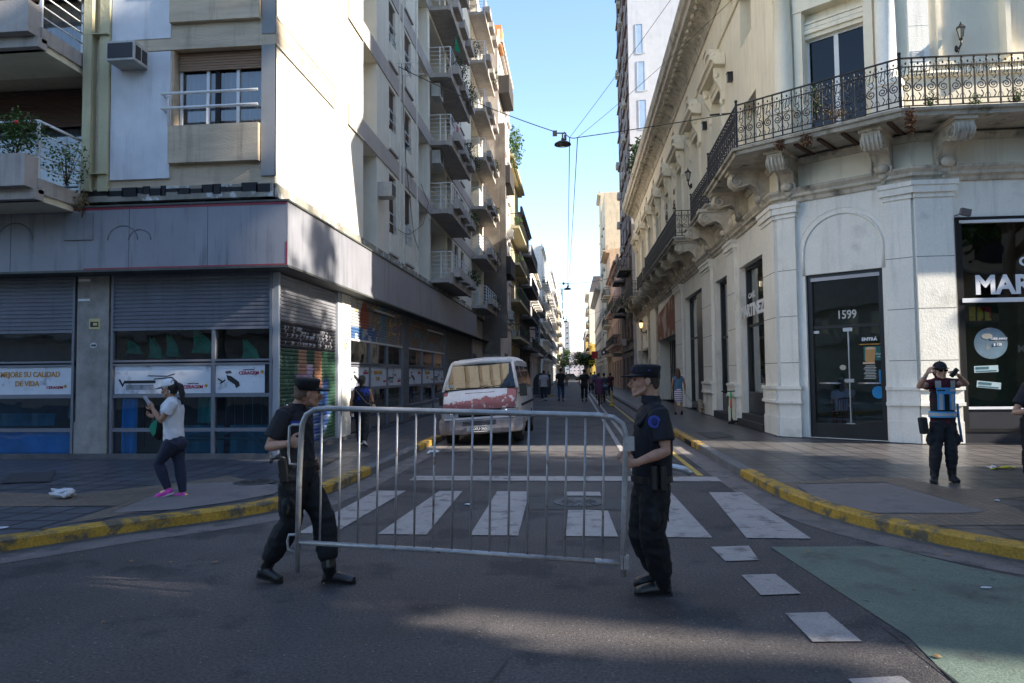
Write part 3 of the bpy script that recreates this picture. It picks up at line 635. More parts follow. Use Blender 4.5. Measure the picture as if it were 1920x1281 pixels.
for (px, py, w_, h_) in ((225, 650, 30, 30), (268, 652, 26, 46), (300, 648, 26, 48), (350, 640, 46, 52), (445, 655, 34, 40)):
    pts = [SF.uz(px, py+h_*.4), SF.uz(px+w_, py+h_*.45), SF.uz(px+w_*.75, py), SF.uz(px+w_*.1, py-h_*.5)]
    for j in range(3): q = [(pts[0], pts[1], pts[2]), (pts[0], pts[2], pts[3]), (pts[0], pts[1], pts[3])][j]; b.add([SF.P(u, .12+.06*(i+j) % .2, z) for i, (u, z) in enumerate(q)], [(0, 1, 2)])
b.build('green_netting', GREENN, LB)
# chromed structure seen through the lower panes
b = MB(); b.T = SF.M; c0 = sf(400); b.tube([(c0-.7, .4, .55), (c0+.1, .4, .60), (c0+.35, .4, .72), (c0+.55, .4, .62), (c0+.95, .35, .22)], .03, 8); b.tube([(c0-.8, .45, .47), (c0+1.0, .45, .5)], .025, 8); b.T = None; b.build('display_tube', mat('tube_teal', (.03, .28, .38), rough=.3), LB)
b = MB(); b.T = SF.M
for i in range(9): b.box(sf(345)+i*.19, sf(345)+i*.19+.012, .9, .915, .72, 1.35)
b.T = None; b.build('display_bars', mat('bar_pale', (.25, .35, .35)), LB)
# corner post and side bays
b = MB(); b.T = SF.M; b.box(sf(512)-.03, -.13, -.04, .1, 0, 3.78); b.T = None; b.build('corner_post', ALU, LB)
b = MB(); b.box(-5.83, -5.66, 12.83, 12.92, 0.1, 3.78); b.build('corner_post', mat('pale_post', (.36, .38, .42), rough=.5), LB)
ug0, ug1 = ss(526), ss(629); NOI = noise.noise
def mural_girl(u, z):
    t = (u-ug0)/(ug1-ug0); n_ = NOI(V((u*2, z*2, 3)))
    if z > 2.83: return (.21, .215, .24)
    if z > 2.26:
        a = abs(math.sin(t*21+1.2*math.sin(z*6)))*.9; zz = (z-2.54)/.26
        return (.30, .30, .33) if (abs(NOI(V((u*5.2, z*7.5, 2)))) < .055 or abs(NOI(V((u*4.1+7, z*5, 8)))) < .045) and abs(zz) < .85 and .05 < t < .95 else (.02, .02, .026)
    cx = .42
    if z > 1.0:
        if abs(t-.36) < .07 and z > 1.75: return (.28, .15, .10)
        if abs(t-.66+(.02 if z > 1.6 else 0)) < .075 and z > 1.45: return (.26, .13, .08)
        if abs(t-.40-.1*NOI(V((z*4, 0, 0)))) < .14 and 1.2 < z <= 1.95: return (.34, .27, .38) if n_ > -.1 else (.22, .15, .26)
        if .5 < t < .85 and z < 1.62 and t-.5 > (z-1.35)*1.0: return (.025, .06, .19) if n_ > -.05 else (.07, .16, .33)
    if .5 < t < .92 and z <= 1.0 and t < .95-.3*(1-z): return (.04, .09, .26) if math.sin(z*30+t*8) > -.5 else (.18, .24, .38)
    if t < .3 and NOI(V((u*7, z*7, 0))) > .28: return (.09, .15, .11)
    return (.022, .062, .040) if n_ > -.2 else (.028, .08, .045)
PM = mat('painted_shutter', (.5, .5, .5), rough=.55, var=.1, scale=4, attr=True)
m = MB(); slats(m, SS, ug0, ug1, .28, 3.72, .02, .075, .02, mural_girl, 70); m.build('graffiti_shutter', PM, LB)
m = MB(); fbox(m, SS, ug0-.02, ug1, -.01, .12, .1, .28); m.build('shutter_rail', ALU, LB)
m = MB(); fbox(m, SS, ss(629), ss(635), -.06, .1, .1, 3.74); m.build('shutter_guide', mat('pale_post', ()), LB)
PIL = mat('pilaster_white', (.52, .50, .45), rough=.85, var=.15, scale=2, patch=((.16, .14, .13), 2.4, .58, .12), stain=.35)
m = MB(); fbox(m, SS, ss(635), ss(652), -.08, .3, 0, 3.74); m.build('pilaster', PIL, LB)
m = MB(); m.T = SS.M; u_ = ss(643)
for i in range(6):
    z = 2.2+.09*(i % 3)+.05*i % .3; m.tube([(u_-.22+.07*i, -.084, z), (u_-.18+.07*i, -.084, z+.16), (u_-.12+.07*i, -.084, z+.02), (u_-.15+.07*i, -.084, z+.1)], .011, 4, flat=.3)
m.T = None; m.build('graffiti_tag', BLK, LB)
def mural_b(u, z):
    n_ = NOI(V((u*1.3, z*2.2, 1))); k = NOI(V((u*2.6+4, z*3, 7)))
    u1 = u-ss(652)
    if z > 2.62:
        if .9 < u1 < 1.7 and z > 2.95 and abs(u1-1.3)/.4+abs(z-3.25)/.5 < 1.25: return (.24, .06, .035)
        if u1 < 1.1 and z > 3.0: return (.38, .38, .38) if k > -.2 else (.3, .26, .12)
        if z < 3.05 and u1 < 2.5: return (.05, .11, .24) if k > -.15 else (.34, .36, .38)
        if 4.2 < u1 < 5 and n_ > 0: return (.22, .15, .23)
        if 2.9 < u1 < 3.3: return (.06, .2, .35)
        if abs(k) < .06: return (.45, .3, .12)
    return (.15, .14, .14) if n_ > -.1 else (.19, .165, .15)
def mural_c(u, z):
    k = NOI(V((u*1.5, z*3, 11)))
    return (.19, .10, .07) if k > .12 else ((.12, .2, .22) if k < -.3 else (.14, .13, .125))
A, B, C_, D = ss(652), ss(752), ss(763), ss(831)
bw = (B-A)/3
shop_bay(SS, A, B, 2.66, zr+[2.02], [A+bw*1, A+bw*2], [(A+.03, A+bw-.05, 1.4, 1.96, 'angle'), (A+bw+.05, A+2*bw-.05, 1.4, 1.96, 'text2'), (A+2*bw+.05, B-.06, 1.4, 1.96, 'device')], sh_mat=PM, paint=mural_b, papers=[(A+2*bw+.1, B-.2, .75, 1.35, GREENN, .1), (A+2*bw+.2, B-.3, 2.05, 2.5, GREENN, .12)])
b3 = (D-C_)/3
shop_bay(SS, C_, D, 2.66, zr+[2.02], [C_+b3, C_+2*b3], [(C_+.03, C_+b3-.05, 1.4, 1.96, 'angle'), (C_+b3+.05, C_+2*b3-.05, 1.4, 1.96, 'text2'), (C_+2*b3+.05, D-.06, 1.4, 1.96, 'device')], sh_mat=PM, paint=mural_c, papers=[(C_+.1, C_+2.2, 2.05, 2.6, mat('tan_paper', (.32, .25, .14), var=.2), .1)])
E2 = ss(837); F2 = 24.5
m = MB(); slats(m, SS, E2, F2, .3, 3.72, .0, .09, .025); m.build('roller_shutter', mat('dusty_shutter', (.13, .12, .10), rough=.6, var=.25, scale=3), LB)
m = MB()
for a, c_ in ((B, C_), (D, E2), (F2, F2+.6)): fbox(m, SS, a, c_, -.07, .4, 0, 3.74)
m.build('pilaster', mat('dark_pilaster', (.12, .12, .125), rough=.8, var=.25, scale=3, stain=.4), LB)
m = MB(); m.T = SS.M; x = ss(690)
for i in range(4): m.box(x, x+2.2+i*.5, -.12+.02*i, -.06+.02*i, 3.50-.05*i, 3.56-.05*i, M=Matrix.Rotation(R(1.2*(-1)**i), 4, 'X')); x += 3.6
m.T = None; m.build('loose_trim', mat('pale_metal', (.4, .4, .42), rough=.4), LB)
m = MB(); fbox(m, SS, F2+.6, YE-.3, .0, .3, 0, 5); m.build('lobby_wall', BEAM, LB)
m = MB(); fbox(m, SS, F2+1.2, F2+2.6, -.01, .05, .15, 2.9); m.build('entrance_door', DOORD, LB)
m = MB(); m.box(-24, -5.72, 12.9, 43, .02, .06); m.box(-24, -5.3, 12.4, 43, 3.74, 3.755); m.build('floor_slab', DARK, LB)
m = MB(); fbox(m, SF, -18, -.05, -.16, -.07, .14, .25); fbox(m, SS, 0, 30, -.12, -.05, .14, .24); m.build('plinth', mat('plinth', (.09, .09, .095), rough=.9, var=.3, scale=3), LB)
# small plates on the pillar
pl = MB(); a0, z0 = SF.uz(167, 598, -.07); a1, z1 = SF.uz(187, 617, -.07); fbox(pl, SF, a0, a1, -.07, -.062, z1, z0); so_ = pl.build('notice_plate', mat('plate_yellow', (.5, .42, .2), rough=.5), label='small square yellow and black notice on the concrete pillar', cat='notice')
pl = MB(); fbox(pl, SF, a0+.03, a1-.03, -.074, -.07, z1+.04, z0-.06); pl.build('print', BLK, so_); pl = MB(); fbox(pl, SF, a0+.09, a1-.05, -.077, -.074, z1+.07, z1+.12); pl.build('print', mat('plate_yellow', ()), so_)
u, z = SF.uz(175, 648, -.07); pl = MB(); pl.T = SF.M; pl.prism([(u+.075*math.cos(i*math.pi/10), z+.055*math.sin(i*math.pi/10)) for i in range(20)], .008, 'y', -.07); pl.T = None
hp = pl.build('house_number_plate', mat('enamel_white', (.5, .5, .52), rough=.3), label='small oval white house number plate on the concrete pillar', cat='house number'); text('number', '1600', .055, SF, u, z, -.074, BLK, hp, bold=.001)
# ================================================================ RIGHT CORNER BUILDING (ornate, two tall storeys)
random.seed(5)
STUC = mat('stucco_cream', (.78, .71, .56), rough=.9, var=.08, scale=.9, bump=.25, bscale=30, stain=.22)
STUG = mat('stucco_pale', (.80, .78, .71), rough=.85, var=.05, scale=1.3, bump=.25, bscale=30, stain=.22, patch=((.62, .60, .54), 1.1, .6, .12), grain=(30, .06))
STUD = mat('stucco_weathered', (.54, .49, .40), rough=.95, var=.25, scale=2.2, bump=.5, bscale=22, stain=.5, patch=((.13, .12, .10), 1.6, .56, .16))
SLAB2 = mat('balcony_stone', (.42, .39, .33), rough=.95, var=.3, scale=2, bump=.4, stain=.5, patch=((.11, .12, .07), 2.2, .56, .12))
IRONB = mat('wrought_iron', (.028, .025, .024), rough=.5, metal=.3, var=.3, scale=8)
BLKF = mat('black_frame', (.018, .018, .02), rough=.35)
CAFG = glass('cafe_glass', tint=(.9, .93, .92), boost=.03, bend=.003)
FSR = Fac((4.95, 17.2), R(-90)); AC_ = math.atan2(-1.8, 2.3); FCR = Fac((4.95, 17.2), AC_); FAR = Fac((7.25, 15.4), 0)
LC = V((2.3, -1.8)).length
RB = empty('corner_building', (6.5, 18, 0), 0, 'ornate cream stucco corner building with iron balconies and a café on the right', 'building')
PLAN = [(4.95, 56), (4.95, 17.2), (7.25, 15.4), (19, 15.4)]
cw = [-6.3-4.2*i for i in range(8)]
wb = MB(); wall(wb, FSR, -38.8, 0, 6.0, 15.0, [(c-.7, c+.7, 6.98, 11.0, .3) for c in cw]+[(-3.15, -1.6, 6.98, 9.3, .45), (-3.1, -1.9, 11.1, 13.1, .45)]+[(c+1.5, c+2.3, 12.95, 13.5, .3, 1) for c in cw], .3)
wall(wb, FCR, 0, LC, 6.0, 15.0, [(.75, 2.08, 6.98, 10.25, .35)])
wall(wb, FAR, 0, 11.8, 6.0, 15.0, [(4.0, 5.4, 6.98, 11.0, .3)])
wb.build('upper_wall', STUC, RB)
gops = [(-3.95, -1.15, .15, 4.8, .4), (-7.6, -5.5, .15, 4.85, .4), (-14.4, -9.9, .15, 5.0, .5), (-24.0, -17.0, .15, 3.6, 1.2), (-32.6, -29.6, .15, 3.2, .5), (-31.6, -30.9, 3.9, 5.1, .25), (-37.5, -35.5, .15, 3.4, .4)]
wb = MB(); wall(wb, FSR, -38.8, 0, 0, 6.0, gops); wall(wb, FCR, 0, LC, 0, 6.0, [(.62, 2.28, .17, 3.96, .28)]); wall(wb, FAR, 0, 11.8, 0, 6.0, [(.83, 6.2, .4, 4.93, .12), (8, 11.4, .4, 4.9, .3)]); wb.build('ground_floor_wall', STUG, RB)
m = MB(); m.add([(4.95, 56, 0), (19, 56, 0), (19, 56, 15), (4.95, 56, 15)], [(0, 1, 2, 3)]); m.add([(4.95, 56, 14.9), (4.95, 17.2, 14.9), (7.25, 15.4, 14.9), (19, 15.4, 14.9), (19, 56, 14.9)], [(0, 1, 2, 3, 4)]); m.build('roof', STUD, RB)
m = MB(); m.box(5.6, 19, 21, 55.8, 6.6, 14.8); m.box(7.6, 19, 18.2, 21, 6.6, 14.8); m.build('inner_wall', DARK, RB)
# mouldings
def mould(prof, name, mt, plan=PLAN):
    b = MB(); b.sweep(plan, prof); return b.build(name, mt, RB)
mould([(0, 13.85), (.05, 13.85), (.08, 14.0), (.12, 14.05), (.12, 14.15), (.55, 14.45), (.78, 14.5), (.80, 14.72), (.9, 14.78), (.95, 15.0), (.98, 15.15), (.9, 15.2), (0, 15.3)], 'cornice', STUD)
mould([(-.02, 15.2), (.55, 15.2), (.55, 15.45), (.3, 15.5), (-.02, 15.5)], 'parapet', STUD)
mould([(0, 12.55), (.06, 12.55), (.1, 12.65), (.06, 12.75), (0, 12.75)], 'string_course', STUC)
mould([(0, 5.72), (.05, 5.72), (.08, 5.8), (.15, 5.84), (.15, 5.9), (.22, 5.98), (.22, 6.03), (0, 6.08)], 'string_course', STUD)
mould([(0, 6.6), (.05, 6.6), (.1, 6.68), (.12, 6.74), (0, 6.76)], 'string_course', STUD)
mould([(0, 8.0), (.06, 8.0), (.09, 8.06), (.04, 8.12), (0, 8.12)], 'string_course', STUC, plan=[FSR.P(-.5, 0, 0)[:2], (4.95, 17.2)]+[FCR.P(.7, 0, 0)[:2]])
mould([(0, 8.0), (.06, 8.0), (.09, 8.06), (.04, 8.12), (0, 8.12)], 'string_course', STUC, plan=[FCR.P(2.15, 0, 0)[:2], (7.25, 15.4), (11.2, 15.4)])
mould([(0, 7.0), (.08, 7.0), (.08, 7.25), (.04, 7.3), (0, 7.3)], 'plinth_course', STUC, plan=[FCR.P(2.15, 0, 0)[:2], (7.25, 15.4), (11.2, 15.4)])
# modillions of the cornice: one shared shape
b = MB(); b.prism([(0, 0), (0, -.34), (-.08, -.36), (-.12, -.28), (-.3, -.14), (-.5, -.12), (-.62, -.14), (-.66, -.06), (-.6, 0)], .2, 'x', -.1)
b.tube([(-.13, -.1, -.27), (.13, -.1, -.27)], .075, 8); b.tube([(-.13, -.56, -.08), (.13, -.56, -.08)], .065, 8)
mod = b.mesh('modillion', STUD)
for F, n, st in ((FSR, 70, -.45), (FCR, 5, None), (FAR, 8, None)):
    if F is FSR:
        for i in range(n): inst(mod, 'modillion', RB, F.at(-.3-i*.55, 0, 14.45))
    else:
        for i in range(n): inst(mod, 'modillion', RB, F.at((.3 if F is FCR else .35)+i*.56, 0, 14.45))
# pilasters of the ground floor
def pilaster(F, u0, u1, out=.12, ztop=5.72, joints=(1.9, 3.0, 4.1), m_=None):
    b = MB(); b.T = F.M; b.box(u0, u1, -out, .0, .16, ztop-.35)
    b.box(u0-.04, u1+.04, -out-.05, .0, .16, .62); b.box(u0-.03, u1+.03, -out-.03, .0, .62, .95); b.box(u0-.07, u1+.07, -out-.09, 0, .95, 1.02); b.box(u0-.05, u1+.05, -out-.06, 0, 1.02, 1.28); b.box(u0-.07, u1+.07, -out-.09, 0, 1.28, 1.36)
    b.box(u0-.03, u1+.03, -out-.03, 0, ztop-.35, ztop-.25); b.box(u0-.07, u1+.07, -out-.08, 0, ztop-.25, ztop-.1); b.box(u0-.1, u1+.1, -out-.11, 0, ztop-.1, ztop)
    b.T = None; o = b.build('pilaster', m_ or STUG, RB)
    j = MB(); j.T = F.M
    for z in joints: j.box(u0-.002, u1+.002, -out-.002, -out+.01, z, z+.014)
    j.T = None; j.build('joint', mat('joint_line', (.17, .16, .14), rough=1), o)
pilaster(FSR, -1.05, -.0, .1); pilaster(FCR, .02, .45, .1); pilaster(FCR, 2.38, LC-.02, .08); pilaster(FAR, .0, .76, .09)
for a, c in ((-5.4, -4.1), (-9.75, -7.75), (-16.9, -14.6), (-24.9, -24.1), (-29.5, -28.6), (-34.5, -33.6)): pilaster(FSR, a+.15, c-.15, .1, m_=STUG if a > -17 else STUD)
m = MB(); m.T = FSR.M; m.box(-38.8, 0.02, -.16, 0, 0, .17); m.T = FCR.M; m.box(-.05, LC+.05, -.19, .5, 0, .165); m.T = FAR.M; m.box(-.02, 11.8, -.16, 0, 0, .17); m.T = None; m.build('plinth', mat('black_plinth', (.03, .03, .033), rough=.5, var=.3, scale=6), RB)
# blind arch above the chamfer door
b = MB(); b.T = FCR.M; cx_ = 1.45
pts = [(cx_+.86*math.cos(a), 4.45+.86*math.sin(a)) for a in [i*math.pi/18 for i in range(19)]]
b.tube([(.59, -.0, 3.96)]+[(x, 0, z) for x, z in reversed(pts)]+[(2.31, 0, 3.96)], .035, 6)
b.tube([(x*1.0+(x-cx_)*.14, 0, z+(z-4.45)*.14) for x, z in pts], .012, 5); b.T = None; b.build('blind_arch', STUG, RB)
# ---- café door on the chamfer
def cafe_front(F, u0, u1, z0, z1, d, cols_, rows, name, sill=.0):
    o = empty(name, F.P((u0+u1)/2, d, z0)); o.parent = RB; o.matrix_basis = wmat(RB).inverted() @ wmat(o)
    b = MB(); b.T = F.M; t = .07
    b.box(u0, u0+t*1.6, d-.08, d+.06, z0, z1); b.box(u1-t*1.6, u1, d-.08, d+.06, z0, z1); b.box(u0, u1, d-.075, d+.055, z1-t*1.5, z1); b.box(u0, u1, d-.075, d+.055, z0, z0+t+sill)
    for r in rows: b.box(u0, u1, d-.05, d+.04, r-.035, r+.035)
    for c in cols_: b.box(c-.03, c+.03, d-.045, d+.035, z0, z1)
    b.T = None; b.build('frame', BLKF, o)
    b = MB(); fquad(b, F, u0+.05, u1-.05, z0+sill, z1-.05, d); b.build('pane', CAFG, o); return o
door = cafe_front(FCR, .62, 2.28, .17, 3.96, .16, [], [2.72], 'entrance', sill=.26)
b = MB(); fbox(b, FCR, .72, 2.2, .06, .1, 3.80, 3.88); b.build('strip_light', mat('pale_metal', ()), door)
b = MB(); b.T = FCR.M; c = 1.49; b.box(c-.012, c+.012, .13, .165, .45, 2.68); b.tube([(.85, .07, 1.42), (c-.2, .07, 1.42)], .018, 8); b.tube([(c+.2, .07, 1.42), (2.15, .07, 1.42)], .018, 8)
for x in (c-.2, .9, c+.2, 2.1): b.tube([(x, .07, 1.42), (x, .15, 1.42)], .01, 5)
b.box(c-.1, c+.1, .11, .14, 1.44, 1.52); b.box(c-.1, c+.1, .11, .14, 2.6, 2.68); b.box(.68, .86, .11, .14, 2.58, 2.64); b.box(c-.1, c+.1, .11, .14, .44, .52); b.T = None; b.build('door_fitting', mat('steel', (.5, .5, .5), rough=.3, metal=.8), door)
WL = mat('lettering_white', (.72, .74, .78), rough=.5, var=.02)
text('street_number', '1599', .27, FCR, 1.47, 2.98, .145, mat('lettering_grey', (.5, .52, .5), var=.02), door, sx=.8, bold=.004)
text('lettering', 'ENTRÁ', .10, FCR, 1.93, 2.40, .145, WL, door, bold=.004)
b = MB(); b.T = FCR.M; b.box(1.72, 2.16, .148, .154, 2.28, 2.30); b.T = None; b.build('sticker_line', GOLD, door)
b = MB(); b.T = FCR.M; b.box(1.80, 2.16, .148, .154, 1.93, 2.24); b.T = None; st = b.build('poster', mat('poster_teal', (.02, .13, .12)), door)
b = MB(); b.T = FCR.M; b.prism([(1.83, 1.9), (2.02, 1.88), (2.06, 2.2), (1.84, 2.22)], .003, 'y', .144); b.T = None; b.build('cup_print', mat('cup_tan', (.45, .25, .10)), st)
b = MB(); b.T = FCR.M; b.prism([(1.84+.11*(1+math.cos(a*.52)), 2.2+.03*math.sin(a*.52)) for a in range(12)], .003, 'y', .141); b.box(1.78, 2.03, .141, .145, 1.85, 1.89); b.T = None; b.build('cup_print', mat('cup_pale', (.55, .42, .28)), st)
text('lettering', 'Club', .06, FCR, 2.11, 2.07, .143, WL, st); text('lettering', 'café', .045, FCR, 2.11, 2.01, .143, WL, st)
for i in range(9): b = MB(); fbox(b, FCR, 1.93-.1-.02*(i % 3), 1.93+.1+.02*(i % 2), .148, .152, 1.80-i*.035, 1.813-i*.035); b.build('opening_hours', mat('lettering_grey', ()), door)
b = MB(); b.T = FCR.M; b.prism([(2.08+.13*math.cos(i*.3142), 1.22+.14*math.sin(i*.3142)) for i in range(20)], .004, 'y', .148); b.box(2.1, 2.14, .146, .152, 1.4, 1.72); b.T = None; b.build('round_sticker', mat('sticker_blue', (.02, .22, .50)), door)
b = MB(); b.T = FCR.M; b.prism([(1.35+.07*math.cos(i*.3142), 1.78+.06*math.sin(i*.3142)) for i in range(20)], .004, 'y', .148); b.T = None; b.build('round_sticker', mat('sticker_cream', (.45, .42, .35)), door)
# ---- shop windows
w1_ = cafe_front(FSR, -3.95, -1.15, .5, 4.8, .25, [], [3.05], 'shop_window', sill=.55)
m = MB(); fbox(m, FSR, -3.95, -1.15, -.18, .2, .17, .34); fbox(m, FSR, -3.9, -1.2, -.05, .2, .34, .5); m.build('step', mat('dark_step', (.045, .045, .05), rough=.6, var=.2, scale=4), w1_)
text('lettering', 'CAFÉ', .20, FSR, -2.55, 3.83, -.02, WL, w1_, bold=.004, sx=1.35, sp=1.15)
text('lettering', 'MARTINEZ', .46, FSR, -2.58, 3.42, -.02, WL, w1_, bold=.022, sx=1.13)
for i in range(4):
    b = MB(); b.T = FSR.M
    for j in range(3): b.box(-2.25+j*.24, -2.07+j*.24, .24, .246, 2.66-i*.3, 2.76-i*.3)
    b.T = None; b.build('window_sticker', WL, w1_)
w2_ = cafe_front(FSR, -7.6, -5.5, .4, 4.85, .25, [], [2.9], 'shop_window', sill=.5)
m = MB(); fbox(m, FSR, -7.6, -5.5, -.15, .2, .17, .38); m.build('step', MATS['dark_step'], w2_)
w3_ = cafe_front(FSR, -14.4, -9.9, .16, 5.0, .3, [-12.0], [3.2], 'shop_window', sill=.2)
b = MB(); fbox(b, FSR, -14.2, -12.4, .5, .55, .3, 3.1); b.build('pink_panel', mat('pink_panel', (.42, .20, .20), rough=.7, var=.25, scale=6, patch=((.08, .05, .06), 7, .62, .05)), w3_)
b = MB(); b.T = FSR.M; b.box(-11.9, -9.95, .1, .2, .16, 4.9); b.T = None; b.build('side_panel', BLKF, w3_)
wa_ = cafe_front(FAR, .83, 6.2, .4, 4.93, .03, [3.6], [], 'shop_window', sill=.0)
b = MB(); fbox(b, FAR, .83, 6.2, -.03, .05, .16, .87); b.build('lower_panel', mat('lower_panel', (.025, .027, .036), rough=.45), wa_)
b = MB(); fbox(b, FAR, .9, 6.15, -.07, -.01, 3.11, 3.2); fbox(b, FAR, .92, 6.15, -.05, -.0, .87, .92); b.T = FAR.M; b.box(.9, 6.1, -.06, -.01, 4.80, 4.86); b.T = None; b.build('white_trim', WL, wa_)
b = MB(); fbox(b, FAR, .93, 6.1, -.0, .02, 3.2, 4.8); b.build('sign_backing', glass('sign_glass', tint=(.22, .23, .26), boost=.08), wa_)
text('lettering', 'MARTINEZ', .55, FAR, 1.17, 3.46, -.03, WL, wa_, align='LEFT', bold=.02, sx=1.0)
text('lettering', 'CAFÉ', .26, FAR, 2.07, 3.95, -.03, WL, wa_, align='LEFT', bold=.01, sx=1.1)
text('lettering', 'MARTINEZ', .2, FAR, 2.02, 2.12, .06, mat('lettering_grey', ()), wa_, align='LEFT', bold=.006)
b = MB(); b.T = FAR.M; b.prism([(1.47+.335*math.cos(i*math.pi/16), 2.25+.33*math.sin(i*math.pi/16)) for i in range(32)], .005, 'y', .018); b.T = None; ds = b.build('round_sticker', mat('disc_blue', (.12, .19, .25), rough=.4, var=.25, scale=3, patch=((.33, .28, .22), 5, .56, .1)), wa_)
b = MB(); b.T = FAR.M; b.prism([(1.40+.11*math.cos(i*.3142), 2.40+.06*math.sin(i*.3142)) for i in range(20)], .003, 'y', .014); b.T = None; b.build('cup_print', MATS['sticker_cream'], ds)
text('lettering', 'TAKE AWAY', .06, FAR, 1.63, 2.34, .013, WL, ds, bold=.002); text('lettering', '$ 130', .07, FAR, 1.6, 2.22, .013, WL, ds, bold=.002)
for (px, py, ang) in ((1850, 692, -2), (1855, 722, 6)):
    u, z = FAR.uz(px, py); b = MB(); b.box(-.24, .24, .0, .004, -.07, .07, M=FAR.at(u, .014, z) @ Matrix.Rotation(R(ang), 4, 'Y')); nn_ = b.build('leaflet', mat('leaflet', (.35, .47, .52), rough=.6), wa_)
    b = MB(); b.box(-.2, .05, -.004, .0, -.0, .05, M=FAR.at(u, .014, z) @ Matrix.Rotation(R(ang), 4, 'Y')); b.box(-.2, .2, -.004, .0, -.05, -.03, M=FAR.at(u, .014, z) @ Matrix.Rotation(R(ang), 4, 'Y')); b.build('print', mat('print_teal', (.04, .12, .15)), nn_)
b = MB(); b.T = FAR.M
for i in range(3): b.box(1.22+.16*i, 1.34+.16*i, .3, .32, 2.75, 3.05)
b.T = None; b.build('hanging_packet', mat('packet_red', (.35, .03, .04), patch=((.45, .38, .04), 4, .5, .02)), wa_)
# garage mouth, rusted blind and side doors down the street
b = MB(); b.T = FSR.M; b.add([(-24.2, -.06, 3.55), (-16.9, -.06, 3.6), (-16.8, -.03, 5.68), (-24.1, -.03, 5.1)], [(0, 1, 2, 3)]); b.add([(-16.9, -.06, 3.6), (-16.9, 0, 3.6), (-16.8, 0, 5.68), (-16.8, -.03, 5.68)], [(0, 1, 2, 3)]); b.T = None
b.build('rusty_sign_sheet', mat('rust', (.20, .075, .04), rough=.85, var=.4, scale=2, bump=.4, patch=((.42, .36, .32), .8, .5, .1), stretch=(1, 1, .4)), RB)
b = MB(); fbox(b, FSR, -24, -17, .9, 1.0, .15, 3.6); b.build('garage_back', mat('garage_wall', (.06, .055, .05), var=.3), RB)
b = MB(); b.T = FSR.M
for i in range(5): b.box(-23.5+i*.7, -23.44+i*.7, .55, .6, .15, 3.5)
b.box(-23.6, -20, .54, .61, 2.0, 2.06); b.T = None; b.build('garage_gate', DOORD, RB)
for (a, c, z0, z1, d) in ((-32.6, -29.6, .15, 3.2, .45), (-37.5, -35.5, .15, 3.4, .35), (-31.6, -30.9, 3.9, 5.1, .2)): b = MB(); fquad(b, FSR, a, c, z0, z1, d); b.build('door', DOORD, RB)
b = MB(); b.T = FSR.M; b.box(-33.2, -29.2, -.18, 0, 3.25, 3.4); b.box(-33, -32.7, -.12, 0, 2.7, 3.25); b.T = None; b.build('door_hood', STUD, RB)
# rosettes and small ornaments on the ground-floor frieze
b = MB(); b.lathe([(.0, 0), (.16, .0), (.17, .04), (.12, .07), (.09, .05), (.06, .09), (.0, .1)], n=12, M=Matrix.Rotation(R(90), 4, 'X')); ros = b.mesh('rosette', STUD)
for u in (-3.0, -4.8, -6.6, -9.0, -12, -15, -18): inst(ros, 'rosette', RB, FSR.at(u, -.01, 6.34))
# ---- consoles under the balconies
def spiral(c, r0, r1, turns, n, a0=0, s=1):
    return [(c[0]+(r0+(r1-r0)*i/n)*math.cos(a0+s*turns*2*math.pi*i/n), c[1]+(r0+(r1-r0)*i/n)*math.sin(a0+s*turns*2*math.pi*i/n)) for i in range(n+1)]
def console(L, H, W):
    b = MB(); out = [(0, 0), (-L, 0), (-L, -.1), (-L*.98, -.22), (-L*.86, -.36), (-L*.7, -.34), (-L*.5, -.27), (-L*.36, -.36), (-L*.27, -.5), (-L*.25, -H*.8), (-L*.16, -H), (-.02, -H*1.02), (0, -H)]
    b.prism(out, W, 'x', -W/2); b.box(-W*.62, W*.62, -L-.06, 0, -.0, .1)
    for s_ in (-1, 1):
        for (cy, cz, rr) in ((-L*.84, -.19, .155), (-L*.17, -H*.86, .1)):
            b.tube([(s_*(W/2+.012), y, z) for y, z in spiral((cy, cz), rr, .03, 1.6, 22, R(90), 1)], .022, 5)
        b.tube([(s_*(W/2), y, z) for y, z in ((-L*.8, -.35), (-L*.5, -.27), (-L*.33, -.38), (-L*.26, -.6))], .022, 5)
    for i in range(4): x = -W*.36+i*W*.24; b.tube([(x, -L*.99, -.05), (x, -L*1.01, -.2), (x, -L*.86, -.37), (x, -L*.6, -.31)], .022, 5)
    b.ell((0, -L*.26, -H*.83), (W*.45, .09, .11), n=8, m=5); b.ell((0, -L*.16, -H*1.0), (W*.3, .07, .1), n=8, m=5); b.ell((0, -L*.1, -H*1.13), (W*.18, .05, .08), n=8, m=5)
    return b.mesh('console', STUD)
con = console(.95, .78, .36)
